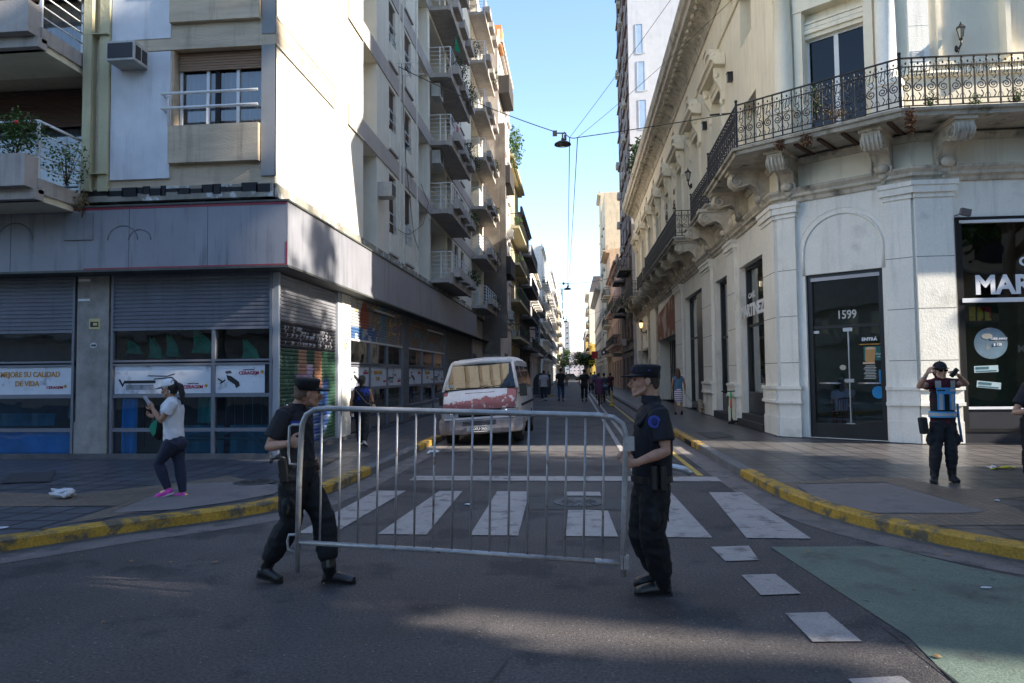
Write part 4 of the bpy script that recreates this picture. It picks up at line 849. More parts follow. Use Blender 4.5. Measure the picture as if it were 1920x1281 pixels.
# ---- wrought iron railing panels
def rail_panel(L, fancy=True):
    b = MB(); H = 1.05
    b.box(0, L, -.022, .022, H-.025, H); b.box(0, L, -.012, .012, H-.2, H-.18); b.box(0, L, -.012, .012, .16, .18); b.box(0, L, -.012, .012, .05, .07)
    n = 4; p = L/n
    for i in range(n):
        x = p*i
        b.box(x-.013, x+.013, -.012, .012, 0 if i == 0 else .05, H)
        b.ell((x, 0, H-.26), (.022, .02, .035), n=6, m=4); b.ell((x, 0, H-.1), (.026, .02, .04), n=6, m=4)
        for s_ in (-1, 1): b.tube([(x, 0, H-.3), (x+s_*.045, 0, H-.22), (x+s_*.05, 0, H-.14)], .006, 4); b.tube([(x, 0, .3), (x+s_*.04, 0, .24), (x+s_*.05, 0, .17)], .006, 4)
        b.ell((x, 0, .12), (.018, .018, .03), n=6, m=4)
        xm = x+p/2
        b.tube([(xm+(q[0]-xm), 0, q[1]) for q in spiral((xm, .44), .098, .02, 1.7, 20, R(90), 1 if i % 2 else -1)], .012, 5)
        b.tube([(xm, 0, .55), (xm+.06, 0, .62), (xm+.02, 0, .70), (xm-.04, 0, .66), (xm, 0, H-.2)], .011, 5); b.tube([(xm, 0, .33), (xm+.04, 0, .26), (xm, 0, .18)], .011, 5); b.tube([(xm+.05, 0, H-.2), (xm+.06, 0, .74), (xm+.03, 0, .66)], .009, 4); b.ell((xm, 0, H-.12), (.02, .018, .03), n=6, m=4)
        if fancy: b.tube([(xm, 0, .60), (xm-.07, 0, .66), (xm-.075, 0, .76), (xm-.03, 0, .78)], .006, 4)
    return b.mesh('railing_panel', IRONB)
rp = rail_panel(.92)
def balcony(plan, z, name='balcony', close=True, consoles=()):
    """plan: outer edge polyline, street side first"""
    b = MB(); b.sweep(plan, [(0, z-.14), (.04, z-.14), (.06, z-.06), (.12, z-.05), (.14, z), (.10, z+.02), (-.15, z+.02), (-.15, z-.14)])
    o = b.build(name, SLAB2, RB)
    for a, c in zip(plan, plan[1:]):
        a, c = V(a), V(c); L = (c-a).length; n = max(1, round(L/.92)); t = (c-a)/L; ang = math.atan2(t.y, t.x)
        for i in range(n):
            p = a+t*(L*i/n); inst(rp, 'railing_panel', o, Matrix.Translation(V((p.x, p.y, z+.02))) @ Matrix.Rotation(ang, 4, 'Z') @ Matrix.Diagonal((L/n/.92, 1, 1, 1)))
        b = MB(); b.box(-.022, .022, -.022, .022, 0, 1.12, M=Matrix.Translation(V((c.x, c.y, z)))); b.ell((c.x, c.y, z+1.15), .04, n=8, m=5); b.build('newel', IRONB, o)
    return o
pr_ = 1.15
cor = [FSR.P(-3.25, -1.0, 0)[:2]]
P1o = FCR.P(-.42, -1.2, 0)[:2]; P2o = FCR.P(3.05, -1.2, 0)[:2]
cplan = [(4.95, 20.45), (3.97, 20.45), tuple(P1o), tuple(P2o), (19, P2o[1])]
bo = balcony(cplan, 6.93)
b = MB(); b.add([(4.97, 20.4, 6.8), (4.0, 20.4, 6.8), (P1o[0], P1o[1], 6.8), (P2o[0], P2o[1], 6.8), (19, P2o[1], 6.8), (19, 15.42, 6.8), (7.25, 15.42, 6.8), (4.97, 17.22, 6.8)], [(0, 1, 2, 3, 4, 5, 6, 7)])
b.add([(4.97, 20.4, 6.94), (4.0, 20.4, 6.94), (P1o[0], P1o[1], 6.94), (P2o[0], P2o[1], 6.94), (19, P2o[1], 6.94), (19, 15.42, 6.94), (7.25, 15.42, 6.94), (4.97, 17.22, 6.94)], [(7, 6, 5, 4, 3, 2, 1, 0)]); b.build('slab', SLAB2, bo)
for F, u in ((FSR, -.75), (FSR, -2.9), (FCR, .35), (FCR, 2.4), (FAR, .62), (FAR, 3.6), (FAR, 7)): inst(con, 'console', bo, F.at(u, 0, 6.72))
b = MB()
for u in (.9, 1.4, 1.9, 2.8): b.box(-.04, .04, -1.1, 0, 6.74, 6.8, M=FCR.M @ Matrix.Translation(V((u, 0, 0))))
b.build('slab_beam', mat('dark_beam', (.08, .05, .035), rough=.9), bo)
def street_balcony(u0, u1, prj, z=6.93):
    Y0, Y1 = 17.2-u1, 17.2-u0; x = 4.95-prj
    o = balcony([(4.95, Y1), (x, Y1), (x, Y0), (4.95, Y0)], z)
    b = MB(); b.box(x, 4.95, Y0, Y1, z-.13, z+.01); b.build('slab', SLAB2, o)
    n = max(2, round((u1-u0)/2.1))
    for i in range(n): inst(con, 'console', o, FSR.at(u0+.3+(u1-u0-.6)*i/(n-1), 0, 6.72))
street_balcony(-7.9, -4.7, .72); street_balcony(-21.6, -9.95, .98); street_balcony(-25.3, -22.2, .72); street_balcony(-29.5, -26, .72); street_balcony(-37.4, -30.4, .98)
b = MB()                                                   # standing scroll screens at the ends of the long balcony
for q in (R(0),):
    for s_, u in ((1, -10.2), (-1, -12.4)):
        b.T = FSR.M; b.tube([(u, -1.0+0*i, z) if False else (x, -.98, z) for i, (x, z) in enumerate(spiral((u, 8.25), .32, .05, 1.8, 30, R(180), s_))], .014, 5); b.tube([(x, -.98, z) for x, z in spiral((u+.1, 8.75), .16, .03, 1.5, 20, R(200), -s_)], .012, 5)
b.T = None; b.build('iron_scroll', IRONB, RB)
# ---- upper window dressings
def surround(W, Z0, Z1, arch=True):
    b = MB(); H = Z1-Z0
    b.box(-W/2-.22, -W/2, -.09, 0, .6, H); b.box(W/2, W/2+.22, -.09, 0, .6, H); b.box(-W/2-.3, -W/2, -.14, 0, 0, .6); b.box(W/2, W/2+.3, -.14, 0, 0, .6); b.box(-W/2-.22, W/2+.22, -.09, 0, H, H+.22)
    b.box(-W/2-.3, W/2+.3, -.12, 0, H+.22, H+.52)
    for s_ in (-1, 1): b.prism([(-.0, H+.55), (-.0, H-.5), (-.1, H-.52), (-.12, H-.2), (-.3, H+.15), (-.34, H+.55)], .17, 'x', s_*(W/2+.21)-.085); b.tube([(s_*(W/2+.21)-.1, -.25, H+.3), (s_*(W/2+.21)+.1, -.25, H+.3)], .09, 8); b.ell((s_*(W/2+.21), -.1, H-.55), (.07, .06, .14), n=8, m=5)
    pr = [(-.02, H+.55), (-.38, H+.58), (-.42, H+.68), (-.50, H+.72), (-.52, H+.82), (-.02, H+.86)]
    b.prism([(p[0], p[1]) for p in pr], W+1.1, 'x', -(W+1.1)/2)
    if arch:
        R_ = W*.42; n = 12
        for i in range(n):
            a0, a1 = math.pi*i/n, math.pi*(i+1)/n
            q = [(R_*math.cos(a0), H+.84+R_*math.sin(a0)*.95), (R_*math.cos(a1), H+.84+R_*math.sin(a1)*.95), ((R_+.16)*math.cos(a1), H+.84+(R_+.16)*math.sin(a1)*.95), ((R_+.16)*math.cos(a0), H+.84+(R_+.16)*math.sin(a0)*.95)]
            b.prism(q, .34, 'y', -.36)
        for s_ in (-1, 1): b.prism([(s_*(W/2+.5), H+.84), (s_*.55, H+.84), (s_*.62, H+1.12), (s_*(W/2+.5), H+.95)][::s_], .3, 'y', -.32)
        b.ell((0, -.25, H+1.0), (.13, .14, .2), n=8, m=6)
    return b.mesh('window_surround', STUC)
sur = surround(1.4, 6.98, 11.0)
for c in cw:
    o = window(FSR, RB, c-.7, c+.7, 6.98, 10.98, .22, 'door', WHITE, 0, name='window'); inst(sur, 'window_surround', RB, FSR.at(c, 0, 6.98))
window(FSR, RB, -3.15, -1.6, 6.98, 9.28, .4, 'door', WHITE, 0); window(FSR, RB, -3.1, -1.9, 11.1, 13.08, .4, 'slide', WHITE, 0)
window(FAR, RB, 4.0, 5.4, 6.98, 10.98, .22, 'door', WHITE, 0); inst(sur, 'window_surround', RB, FAR.at(4.7, 0, 6.98))
dw = window(FCR, RB, .75, 2.08, 6.98, 9.62, .25, 'door', mat('white_door', (.60, .62, .62), rough=.5, var=.06, scale=9), 0, name='balcony_door')
b = MB(); b.T = FCR.M; b.box(.75, 2.08, .1, .3, 9.62, 9.72); b.box(.75, 2.08, .04, .3, 9.72, 9.82)
for i in range(3): b.box(.75, 2.08, .06+.02*(i % 2), .3, 9.84+.06*i, 9.89+.06*i)
b.box(.75, 2.08, .2, .3, 10.0, 10.25); b.T = None; b.build('blind_box', STUC, RB)
b = MB(); b.T = FCR.M; b.box(.9, 1.95, .22, .235, 9.98, 10.2); b.T = None; b.build('transom_pane', mat('old_glass', (.18, .2, .17), rough=.4, var=.4, scale=6), RB)
b = MB(); b.T = FCR.M; b.box(.55, .74, -.08, 0, 6.98, 10.6); b.box(2.09, 2.28, -.08, 0, 6.98, 10.6); b.box(.55, 2.28, -.1, 0, 10.25, 10.6); b.box(.45, 2.38, -.3, 0, 12.0, 12.3); b.T = None; b.build('door_surround', STUC, RB)
for u in (.30, 2.56):                                     # engaged columns flanking the balcony door
    b = MB(); c = FCR.P(u, -.12, 0); z = 6.98
    b.box(-.27, .27, -.27, .27, 0, .85, M=FCR.at(u, -.12, z)); b.box(-.31, .31, -.31, .31, .85, .95, M=FCR.at(u, -.12, z)); b.box(-.3, .3, -.3, .3, 0, .15, M=FCR.at(u, -.12, z))
    b.lathe([(.27, .95), (.28, 1.0), (.24, 1.05), (.27, 1.1), (.25, 1.16), (.22, 1.2), (.215, 2.4), (.195, 3.65), (.22, 3.68), (.195, 3.72)], (c.x, c.y, z), 20)
    b.lathe([(.19, 3.72), (.22, 4.0), (.31, 4.18), (.31, 4.2)], (c.x, c.y, z), 16)
    for i in range(16): a = i*math.pi/8; zz = z+3.78+.2*(i % 2); b.tube([(c.x+.19*math.cos(a), c.y+.19*math.sin(a), zz), (c.x+.23*math.cos(a), c.y+.23*math.sin(a), zz+.12), (c.x+.29*math.cos(a), c.y+.29*math.sin(a), zz+.17), (c.x+.30*math.cos(a), c.y+.30*math.sin(a), zz+.1)], [.035, .03, .025, .01], 5)
    b.box(-.31, .31, -.31, .31, 4.2, 4.3, M=FCR.at(u, -.12, z)); b.box(-.26, .26, -.26, .26, 4.3, 5.5, M=FCR.at(u, -.12, z)); b.build('column', STUG if u > 1 else STUC, RB)
b = MB(); b.T = FAR.M; b.box(.0, .42, -.1, 0, 8.12, 13.8); b.box(3.0, 3.4, -.1, 0, 8.12, 13.8)
for z in (8.5, 9.1, 9.7, 10.3): b.box(.0, .42, -.104, -.095, z, z+.012)
b.T = None; b.build('pilaster', STUG, RB)
b = MB(); b.T = FAR.M
for (a, c, z0, z1) in ((.62, .70, 8.3, 13.5), (2.7, 2.78, 8.3, 13.5), (.62, 2.78, 8.22, 8.3), (.62, 2.78, 13.5, 13.58)): b.box(a, c, -.06, 0, z0, z1)
b.box(1.9, 2.0, -.25, 0, 8.3, 13.8); b.T = None; b.build('panel_frame', STUC, RB)
b = MB(); b.T = FAR.M
for i in range(7): b.box(.05, .3, -.112, -.1, 8.32+i*.035, 8.34+i*.035)
b.T = None; b.build('vent_grille', WHITE, RB)
# roof turret whose spire throws the pointed shadow across the street
b = MB(); b.lathe([(1.3, 15.0), (1.3, 15.7), (1.45, 15.75), (1.45, 15.9), (1.2, 15.95), (1.1, 16.5), (.7, 17.1), (.25, 17.4), (.2, 17.7), (.3, 17.8), (.12, 17.95), (.03, 18.9)], (8.7, 16.6, 0), 20); b.build('roof_turret', STUD, RB)
# ---- café interior
b = MB(); b.box(5.4, 18.8, 22.4, 22.5, 0, 5); b.box(18.7, 18.8, 15.8, 22.4, 0, 5); b.build('cafe_wall', mat('cafe_green', (.06, .14, .12), rough=.7, var=.3), RB)
b = MB(); b.add([(5.0, 26, .16), (5.0, 17.5, .16), (7.3, 15.6, .16), (18.8, 15.6, .16), (18.8, 26, .16)], [(0, 1, 2, 3, 4)]); b.build('cafe_floor', mat('cafe_floor', (.22, .17, .13), rough=.35, var=.2), RB)
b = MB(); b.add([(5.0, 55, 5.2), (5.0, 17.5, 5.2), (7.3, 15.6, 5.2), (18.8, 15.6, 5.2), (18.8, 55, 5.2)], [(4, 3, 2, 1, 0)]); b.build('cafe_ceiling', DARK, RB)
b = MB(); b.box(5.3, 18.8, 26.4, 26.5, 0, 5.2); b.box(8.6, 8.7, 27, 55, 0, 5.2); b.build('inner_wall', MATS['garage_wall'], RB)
# ================================================================ things on and by the two corner buildings
def ac_unit(F, u, z, d=0.0, W=.62, H=.62, D=.42, label='', group=None, window_type=False, par=None, vent=0):
    t = empty('air_conditioner', F.P(u, d-D/2, z), F.a, label, 'air conditioner', group)
    b = MB(); x0, x1 = u-W/2, u+W/2
    fbox(b, F, x0, x1, d-D, d, z, z+H); b.build('casing', mat('ac_white', (.42, .41, .38), rough=.5, var=.15, scale=5, stain=.3), t, bevel=.012)
    b = MB(); b.T = F.M
    if window_type:
        b.box(x0+.03, x1-.03, d-D-.012, d-D-.002, z+.05, z+H-.05); b.T = None; b.build('rear_grille', mat('ac_grille', (.03, .03, .035), rough=.6), t)
        b = MB(); b.T = F.M
        for s_ in (0, 1): b.box(x1+.001, x1+.012, d-D+.05+s_*D*.4, d-D+.05+s_*D*.4+D*.3, z+.06, z+H-.08)
        b.T = None; b.build('side_vent', MATS['ac_grille'], t)
    else:
        b.prism([(u-.02+H*.36*math.cos(i*.4488), z+H/2+H*.36*math.sin(i*.4488)) for i in range(14)], .01, 'y', d-D-.014); b.T = None; b.build('fan_grille', mat('ac_grille', (.03, .03, .035), rough=.6), t)
    return t
uu, zz = FL.uz(253, 165, -.5); ac_unit(FL, uf(254), 7.66, -.0, .55, .38, .48, 'boxy window air conditioner jutting from the pale panel beside the second-floor window', window_type=True)
uu, zz = SL.uz(731, 362, -.4); ac_unit(SL, uu+.35, zz-.05, -.0, .45, .42, .42, 'window air conditioner jutting from the plain cream street wall, second floor', window_type=True)
# foliage made of small leaf faces
LEAF = mat('leaf_green', (.06, .12, .03), rough=.6, var=.5, scale=9, spec=.3)
LEAFD = mat('leaf_dark', (.035, .07, .022), rough=.6, var=.5, scale=7, spec=.3)
LEAFY = mat('leaf_dry', (.17, .12, .05), rough=.8, var=.4, scale=9)
TWIG = mat('twig', (.09, .065, .04), rough=.9)
BARK = mat('bark', (.16, .14, .11), rough=.95, var=.35, scale=3, bump=.8, bscale=10, stretch=(1, 1, .3))
def leaves(b, c, r, n, size, seed=0, droop=0.0):
    rg = random.Random(seed); c = V(c); r = V(r)
    for i in range(n):
        d = V((rg.gauss(0, 1), rg.gauss(0, 1), rg.gauss(0, 1))).normalized()*(rg.random()**.45)
        p = c+V((d.x*r.x, d.y*r.y, d.z*r.z)); s_ = size*rg.uniform(.6, 1.4)
        t = V((rg.uniform(-1, 1), rg.uniform(-1, 1), rg.uniform(-1, .4)-droop)).normalized(); w_ = t.cross(V((rg.uniform(-1, 1), rg.uniform(-1, 1), 1))).normalized()
        b.add([p, p+t*s_*.5+w_*s_*.28, p+t*s_, p+t*s_*.5-w_*s_*.28], [(0, 1, 2, 3)])
def plant(name, c, r, n, size, label, m_=None, seed=1, stems=6, group=None, base=None):
    c = V(c); t = empty(name, (c.x, c.y, c.z-r[2]), 0, label, 'plant', group); rg = random.Random(seed+50)
    b = MB(); leaves(b, c, r, n, size, seed); b.build('foliage', m_ or LEAF, t)
    b = MB(); bs = V(base) if base else c-V((0, 0, r[2]))
    for i in range(stems): e = c+V((rg.uniform(-.8, .8)*r[0], rg.uniform(-.8, .8)*r[1], rg.uniform(0, .9)*r[2])); b.tube([bs, (bs+e)/2+V((rg.uniform(-.1, .1)*r[0], 0, .1*r[2])), e], [.012, .008, .004], 4)
    b.build('stem', TWIG, t)
p = FL.P(FL.u(30, 230, -1.3), -1.3, 6.05); plant('balcony_plant', p, (.55, .3, .42), 900, .07, 'bushy green plant with a red flower on the lower left corner balcony', seed=2)
b = MB(); q_ = FL.P(FL.u(35, 222, -1.55), -1.6, 6.12); b.ell(q_, .03, n=8, m=5); fl = b.build('red_flower', mat('petal_red', (.6, .02, .03)), label='single red flower among the leaves of the left corner balcony', cat='flower')
p = FL.P(FL.u(125, 290, -.7), -.7, 5.75); plant('balcony_plant', p, (.35, .45, .5), 520, .06, 'straggly trailing plant at the end of the lower left balcony', seed=3, m_=LEAF)
p = FL.P(FL.u(155, 345, -.25), -.25, 5.05); plant('balcony_plant', p, (.14, .14, .3), 120, .06, 'dry sprig hanging from the corner of the lower left balcony', seed=4, m_=LEAFY)
for i, (k, y, s_, mm) in enumerate(((3, .25, .7, LEAFD), (3, .7, .8, LEAFD), (2, .6, .6, LEAFD), (1, .9, .5, LEAF), (0, .9, .55, LEAFD), (2, 1.0, .5, LEAFD), (4, 1, .5, LEAFD))):
    c = SL.P(bal1[0]+(bal1[1]-bal1[0])*y, -1.05, 5.5+FS*k+.75-.25*s_); plant('balcony_plant', c, (.35, .8, .7*s_), int(600*s_), .09, 'dark climbing plant along a street-side balcony of the left block', mm, seed=20+i, group='plants on the street-side balconies')
for i, k in enumerate((0, 1, 2, 3, 5)):
    c = SL.P(YE-2.2, -1.0, 5.5+FS*k+.4); plant('balcony_plant', c, (.35, .9, .45), 380, .09, 'dark climbing plant along a street-side balcony of the left block', LEAFD, seed=40+i, group='plants on the street-side balconies')
b = MB(); p = SL.P(bal1[0]+.5, -.86, 5.5+FS*3+1.2); b.tube([p, p+V((.15, -.05, .55))], .012, 5); fg = b.build('flag', TWIG, label='small green flag leaning over a white balcony rail on the left', cat='flag')
b = MB(); q = [p+V((.13, -.05, .5)), p+V((.2, .05, .2)), p+V((.3, .15, -.15)), p+V((.05, .1, 0)), p+V((.1, 0, .2))]; b.add(q, [(0, 1, 4), (1, 2, 3, 4)]); b.build('cloth', mat('flag_green', (.01, .22, .12)), fg)
for k, px in ((2, 812), (1, 812), (3, 840)):
    ac_unit(SL, bal1[0]+(.7 if px < 830 else 2.6), 5.5+FS*k+(1.95 if k != 3 else .1), -.0, .75, .55, .35, 'white split air conditioner on the wall above a street-side balcony', group='split units on the left block balconies')
b = MB(); b.T = SL.M                                   # folded clothes rack on the side wall
u, z = SL.uz(740, 120); b.tube([(u, 0, z), (u+.1, -.75, z+.08)], .015, 5); b.tube([(u+.9, 0, z), (u+1.0, -.75, z+.08)], .015, 5)
for q in (.3, .5, .72): b.tube([(u+.03, -q, z+.03), (u+.97, -q, z+.03)], .009, 5)
b.tube([(u, -.02, z+.5), (u+.1, -.7, z+.08)], .007, 4); b.T = None; b.build('clothes_rack', WHITE, label='thin metal clothes rack fixed high on the street wall of the left block', cat='clothes rack')
# plants growing out of the right building's balcony
for px, py, d, r, n_, mm, lb in ((1530, 190, -1.0, (.12, .12, .42), 200, LEAF, 'tall green weed growing behind the iron balcony rail by the white door'), (1565, 212, -1.0, (.3, .12, .16), 160, LEAFY, 'dry yellow weeds on the balcony edge beside the white door'),
        (1707, 225, -1.3, (.10, .10, .3), 260, mat('dead_fern', (.16, .07, .03), var=.4, scale=9), 'brown dead fern hanging from the balcony corner'), (1512, 262, -1.3, (.14, .1, .17), 200, MATS['dead_fern'], 'brown dead tuft hanging from the balcony edge left of the centre console'), (1462, 273, -1.28, (.12, .1, .12), 160, MATS['dead_fern'], 'round brown dead tuft on the balcony edge near its left corner')):
    u, z = FCR.uz(px, py, d); plant('wall_plant', FCR.P(u, d, z), r, n_, .06, lb, mm, seed=px)
for px, py, lb in ((1745, 186, 'small green weed on the avenue balcony left of the lantern'), (1828, 190, 'green weed on the avenue balcony below the lantern'), (1905, 180, 'leafy weed on the avenue balcony at the picture edge')):
    u, z = FAR.uz(px, py, -1.0); plant('wall_plant', FAR.P(u, -1.0, z), (.14, .12, .2), 160, .05, lb, LEAF, seed=px)
plant('roof_plant', (4.6, 46, 15.9), (.8, 3.5, 1.2), 1500, .25, 'dark green bush growing on the cornice of the ornate building', LEAFD, seed=9)
plant('roof_plant', (4.5, 30, 15.5), (.3, 1.0, .2), 200, .12, 'low tuft of weeds on the cornice nearer the corner', LEAFD, seed=10)
# lanterns
def lantern(name, p, s, out, label, lit=False):
    p = V(p); out = V(out).normalized(); t = empty(name, p, 0, label, 'lantern'); c = p+out*.32*s+V((0, 0, .25*s))
    b = MB(); b.tube([p, p+out*.18*s-V((0, 0, .06*s)), p+out*.3*s+V((0, 0, .02*s)), c-V((0, 0, .1*s))], [.03*s, .035*s, .03*s, .03*s], 8); b.ell(p, (.06*s, .06*s, .13*s), n=8, m=6); b.tube([p+out*.06*s, p+out*.12*s-V((0, 0, .2*s)), p+out*.22*s-V((0, 0, .08*s))], .014*s, 5); b.build('bracket', IRONB, t)
    b = MB(); b.lathe([(.03*s, -.1*s), (.07*s, -.06*s), (.075*s, -.03*s), (.06*s, -.02*s)], c, 8, smooth=False); b.lathe([(.15*s, .30*s), (.16*s, .32*s), (.12*s, .38*s), (.05*s, .44*s), (.055*s, .46*s), (.02*s, .49*s), (.025*s, .52*s), (.005*s, .56*s)], c, 6, smooth=False)
    for i in range(6): a = i*math.pi/3; b.tube([c+V((.06*s*math.cos(a), .06*s*math.sin(a), -.02*s)), c+V((.135*s*math.cos(a), .135*s*math.sin(a), .31*s))], .009*s, 4)
    b.build('frame', IRONB, t)
    b = MB(); b.lathe([(.055*s, -.02*s), (.125*s, .30*s)], c, 6, smooth=False); b.build('glass', glow('lamp_warm', (1, .55, .2), 1.6) if lit else mat('lamp_glass', (.33, .33, .28), rough=.2), t)
u, z = FAR.uz(1793, 92); lantern('wall_lantern', FAR.P(u, 0, z), .62, (0, -1, 0), 'black wall lantern on the pale avenue wall above the balcony rail')
lantern('wall_lantern', FSR.P(-31.2, 0, 4.55), 1.1, (-1, 0, 0), 'lit warm wall lantern over a doorway further down the right side', True)
lantern('wall_lantern', (4.0, 23.6, 8.0), .7, (-.2, -.3, 0), 'black lantern standing on the small iron balcony of the ornate building')
b = MB(); u, z = FAR.uz(1797, 405); b.box(-.1, .1, -.3, -.22, -.05, .09, M=FAR.at(u, 0, z) @ Matrix.Rotation(R(14), 4, 'Y')); b.tube([FAR.P(u-.08, 0, z), FAR.P(u-.05, -.22, z)], .012, 5); b.build('floodlight', mat('flood_grey', (.12, .11, .11), rough=.5), label='small grey floodlight at the top corner of the café window', cat='floodlight')
for u, z, lb in ((-4.2, 10.6, 'small dark wall light high beside the first pedimented window'), (-8.4, 10.6, 'small dark wall light high beside the second pedimented window')):
    b = MB(); fbox(b, FSR, u-.08, u+.08, -.16, 0, z, z+.26); fbox(b, FSR, u-.1, u+.1, -.18, .0, z+.26, z+.28); b.build('wall_light', BLKF, label=lb, cat='wall light')
# suspended street lamps and their cables
CABLE = mat('cable', (.03, .03, .032), rough=.6)
def cable(pts, label, r=.012, sag=.0, group=None):
    b = MB(); P = []
    for a, c in zip(pts, pts[1:]):
        a, c = V(a), V(c)
        for i in range(10): t = i/10; P.append(a.lerp(c, t)-V((0, 0, sag*4*t*(1-t))))
    P.append(V(pts[-1])); b.tube(P, r, 5); b.build('cable', CABLE, label=label, cat='cable', group=group)
LY = 21.7
def street_lamp(x, y, z, s, label):
    t = empty('suspended_street_lamp', (x, y, z), 0, label, 'street lamp')
    b = MB(); b.lathe([(.03*s, .30*s), (.05*s, .28*s), (.07*s, .16*s), (.2*s, .13*s), (.33*s, .05*s), (.34*s, 0), (.31*s, 0)], (x, y, z), 20); b.build('shade', mat('lamp_grey', (.035, .035, .04), rough=.5), t)
    b = MB(); b.lathe([(.0, .01*s), (.28*s, .01*s), (.2*s, -.03*s), (.0, -.045*s)][::-1], (x, y, z), 16); b.build('lens', mat('lamp_lens', (.12, .12, .13), rough=.2), t)
    b = MB(); b.tube([(x, y, z+.28*s), (x, y, z+.5*s)], .03*s, 6); b.tube([(x-.3*s, y, z+.5*s), (x+.15*s, y, z+.48*s)], .03*s, 6); b.box(x-.4*s, x-.22*s, y-.03, y+.03, z+.38*s, z+.6*s); b.tube([(x+.11*s, y, z+.2*s), (x+.11*s, y, z+.42*s)], .05*s, 6); b.build('mount', mat('lamp_mount', (.09, .09, .09), rough=.5), t)
p = atY(1055, 272, LY); street_lamp(p.x, LY, p.z, .78, 'dark disc street lamp hung over the street nearest the camera'); lz = p.z+.42
p2 = atY(1064, 543, 56); street_lamp(p2.x, 56, p2.z, 1.0, 'dark disc street lamp hung over the street, the middle one')
p3 = atY(1061, 604, 100); street_lamp(p3.x, 100, p3.z, 1.1, 'small distant disc street lamp hung over the street')
sl_ = SL.P(LY-12.5, 0, atX(742, 118, -5.6).z)
k1 = atY(1068, 258, LY); k2 = atY(1083, 258, LY); ra = atY(1378, 213, LY); ra.x = 4.95
cable([sl_, (p.x-.2, LY, lz)], 'thin span cable from the left block to the nearest hanging lamp', .014, .12)
cable([(p.x+.05, LY, lz), k1, k2, ra], 'thin span cable from the nearest hanging lamp to the ornate building', .014, .02)
for i, (q, x_) in enumerate(((k1, 1064), (k2, 1066))):
    e = atY(x_, 532, 56); cable([q, e], 'long cable running down the street from the nearest to the middle hanging lamp', .014, .25, group='pair of cables running down the street')
for q, tp, lb in ((k1, (4.2, 17, 13.3), 'upper slanting wire rising to the right cornice'), (k2, (4.6, 19.5, 12.2), 'lower slanting wire rising to the right wall')): cable([q, tp], lb, .007, .1)
cable([(-5.6, 56, 10.2), (p2.x, 56, p2.z+.5), (4.9, 56, 10.0)], 'span cable carrying the middle hanging lamp', .02, .3)
cable([(-4.7, 100, 11.5), (p3.x, 100, p3.z+.5), (4.6, 100, 11.0)], 'span cable carrying the distant hanging lamp', .02, .3)
b = MB(); b.tube([ra+V((-.65, 0, -.02)), ra+V((-.35, 0, 0))], .03, 6); b.tube([ra+V((-.3, 0, 0)), ra+V((0, 0, .01))], .02, 6); b.build('turnbuckle', CABLE, label='dark turnbuckle at the right end of the nearest span cable', cat='turnbuckle')

for pts, lb in (([(749, 120, 0), (757, 300, 0), (772, 440, 0), (781, 466, 0)], 'loose black cable hanging down the street wall of the left block'), ([(742, 430, 0), (762, 440, 0), (790, 420, 0), (800, 380, 0), (786, 345, 0)], 'looping thin black cable low on the street wall of the left block')):
    cable([SL.P(SL.u(x, y), -.07, SL.uz(x, y)[1]) for x, y, _ in pts], lb, .010, .03)

for u, k, w_, h_, c, lb in ((bal1[0]+1.2, 2, .5, .7, (.45, .06, .12), 'red and white towel hung over a left block balcony rail'), (bal1[0]+2.3, 0, .7, .5, (.5, .5, .52), 'white sheet hung over the lowest long balcony of the left block'), (bal1[0]+3.4, 4, .6, .6, (.1, .2, .35), 'blue towel hung on a high balcony of the left block'), (YE-4.2, 3, .6, .8, (.5, .45, .3), 'sand coloured blanket hung on a far balcony of the left block')):
    b = MB(); n = 7; z = 5.5+FS*k+1.08
    for i in range(n):
        xa, xb = u+w_*i/n, u+w_*(i+1)/n; da, db = -.89-.02*math.sin(i*2.3), -.89-.02*math.sin((i+1)*2.3); b.T = SL.M; b.add([(xa, da, z-h_), (xb, db, z-h_), (xb, -.875, z), (xa, -.875, z)], [(0, 1, 2, 3)], True)
    b.T = None; b.build('hanging_cloth', mat('cloth_%d' % k, c, rough=.9, var=.2, scale=6, patch=((.5, .5, .5), 6, .56, .05)), label=lb, cat='cloth')
# ================================================================ THE TWO ROWS OF BUILDINGS DOWN THE STREET
random.seed(21)
def pm(name, c, **k): k.setdefault('rough', .9); k.setdefault('var', .12); k.setdefault('stain', .3); return mat(name, c, **k)
W_WHITE = pm('row_white', (.74, .71, .66)); W_CREAM = pm('row_cream', (.58, .50, .36)); W_YEL = pm('row_yellow', (.56, .38, .08)); W_PINK = pm('row_pink', (.45, .31, .24)); W_GREY = pm('row_grey', (.34, .33, .32))
W_BROWN = pm('row_brown', (.14, .11, .10)); W_DARKW = pm('row_dark', (.13, .11, .095), patch=((.22, .2, .17), .8, .5, .2)); GABLE = pm('gable_stained', (.40, .355, .32), scale=.35, var=.3, stain=.5, patch=((.12, .10, .09), .5, .52, .15)); W_STAINW = pm('white_gable', (.50, .50, .52), var=.06, stain=.12)
PANE_D = glass('far_glass', tint=(.3, .34, .38), boost=.12)
PANED = mat('far_pane', (.03, .035, .042), rough=.12, var=.4, scale=.8)
BALM = pm('dark_balcony', (.15, .14, .13)); BALY = pm('yellow_balcony', (.45, .40, .26))
RWC = {}
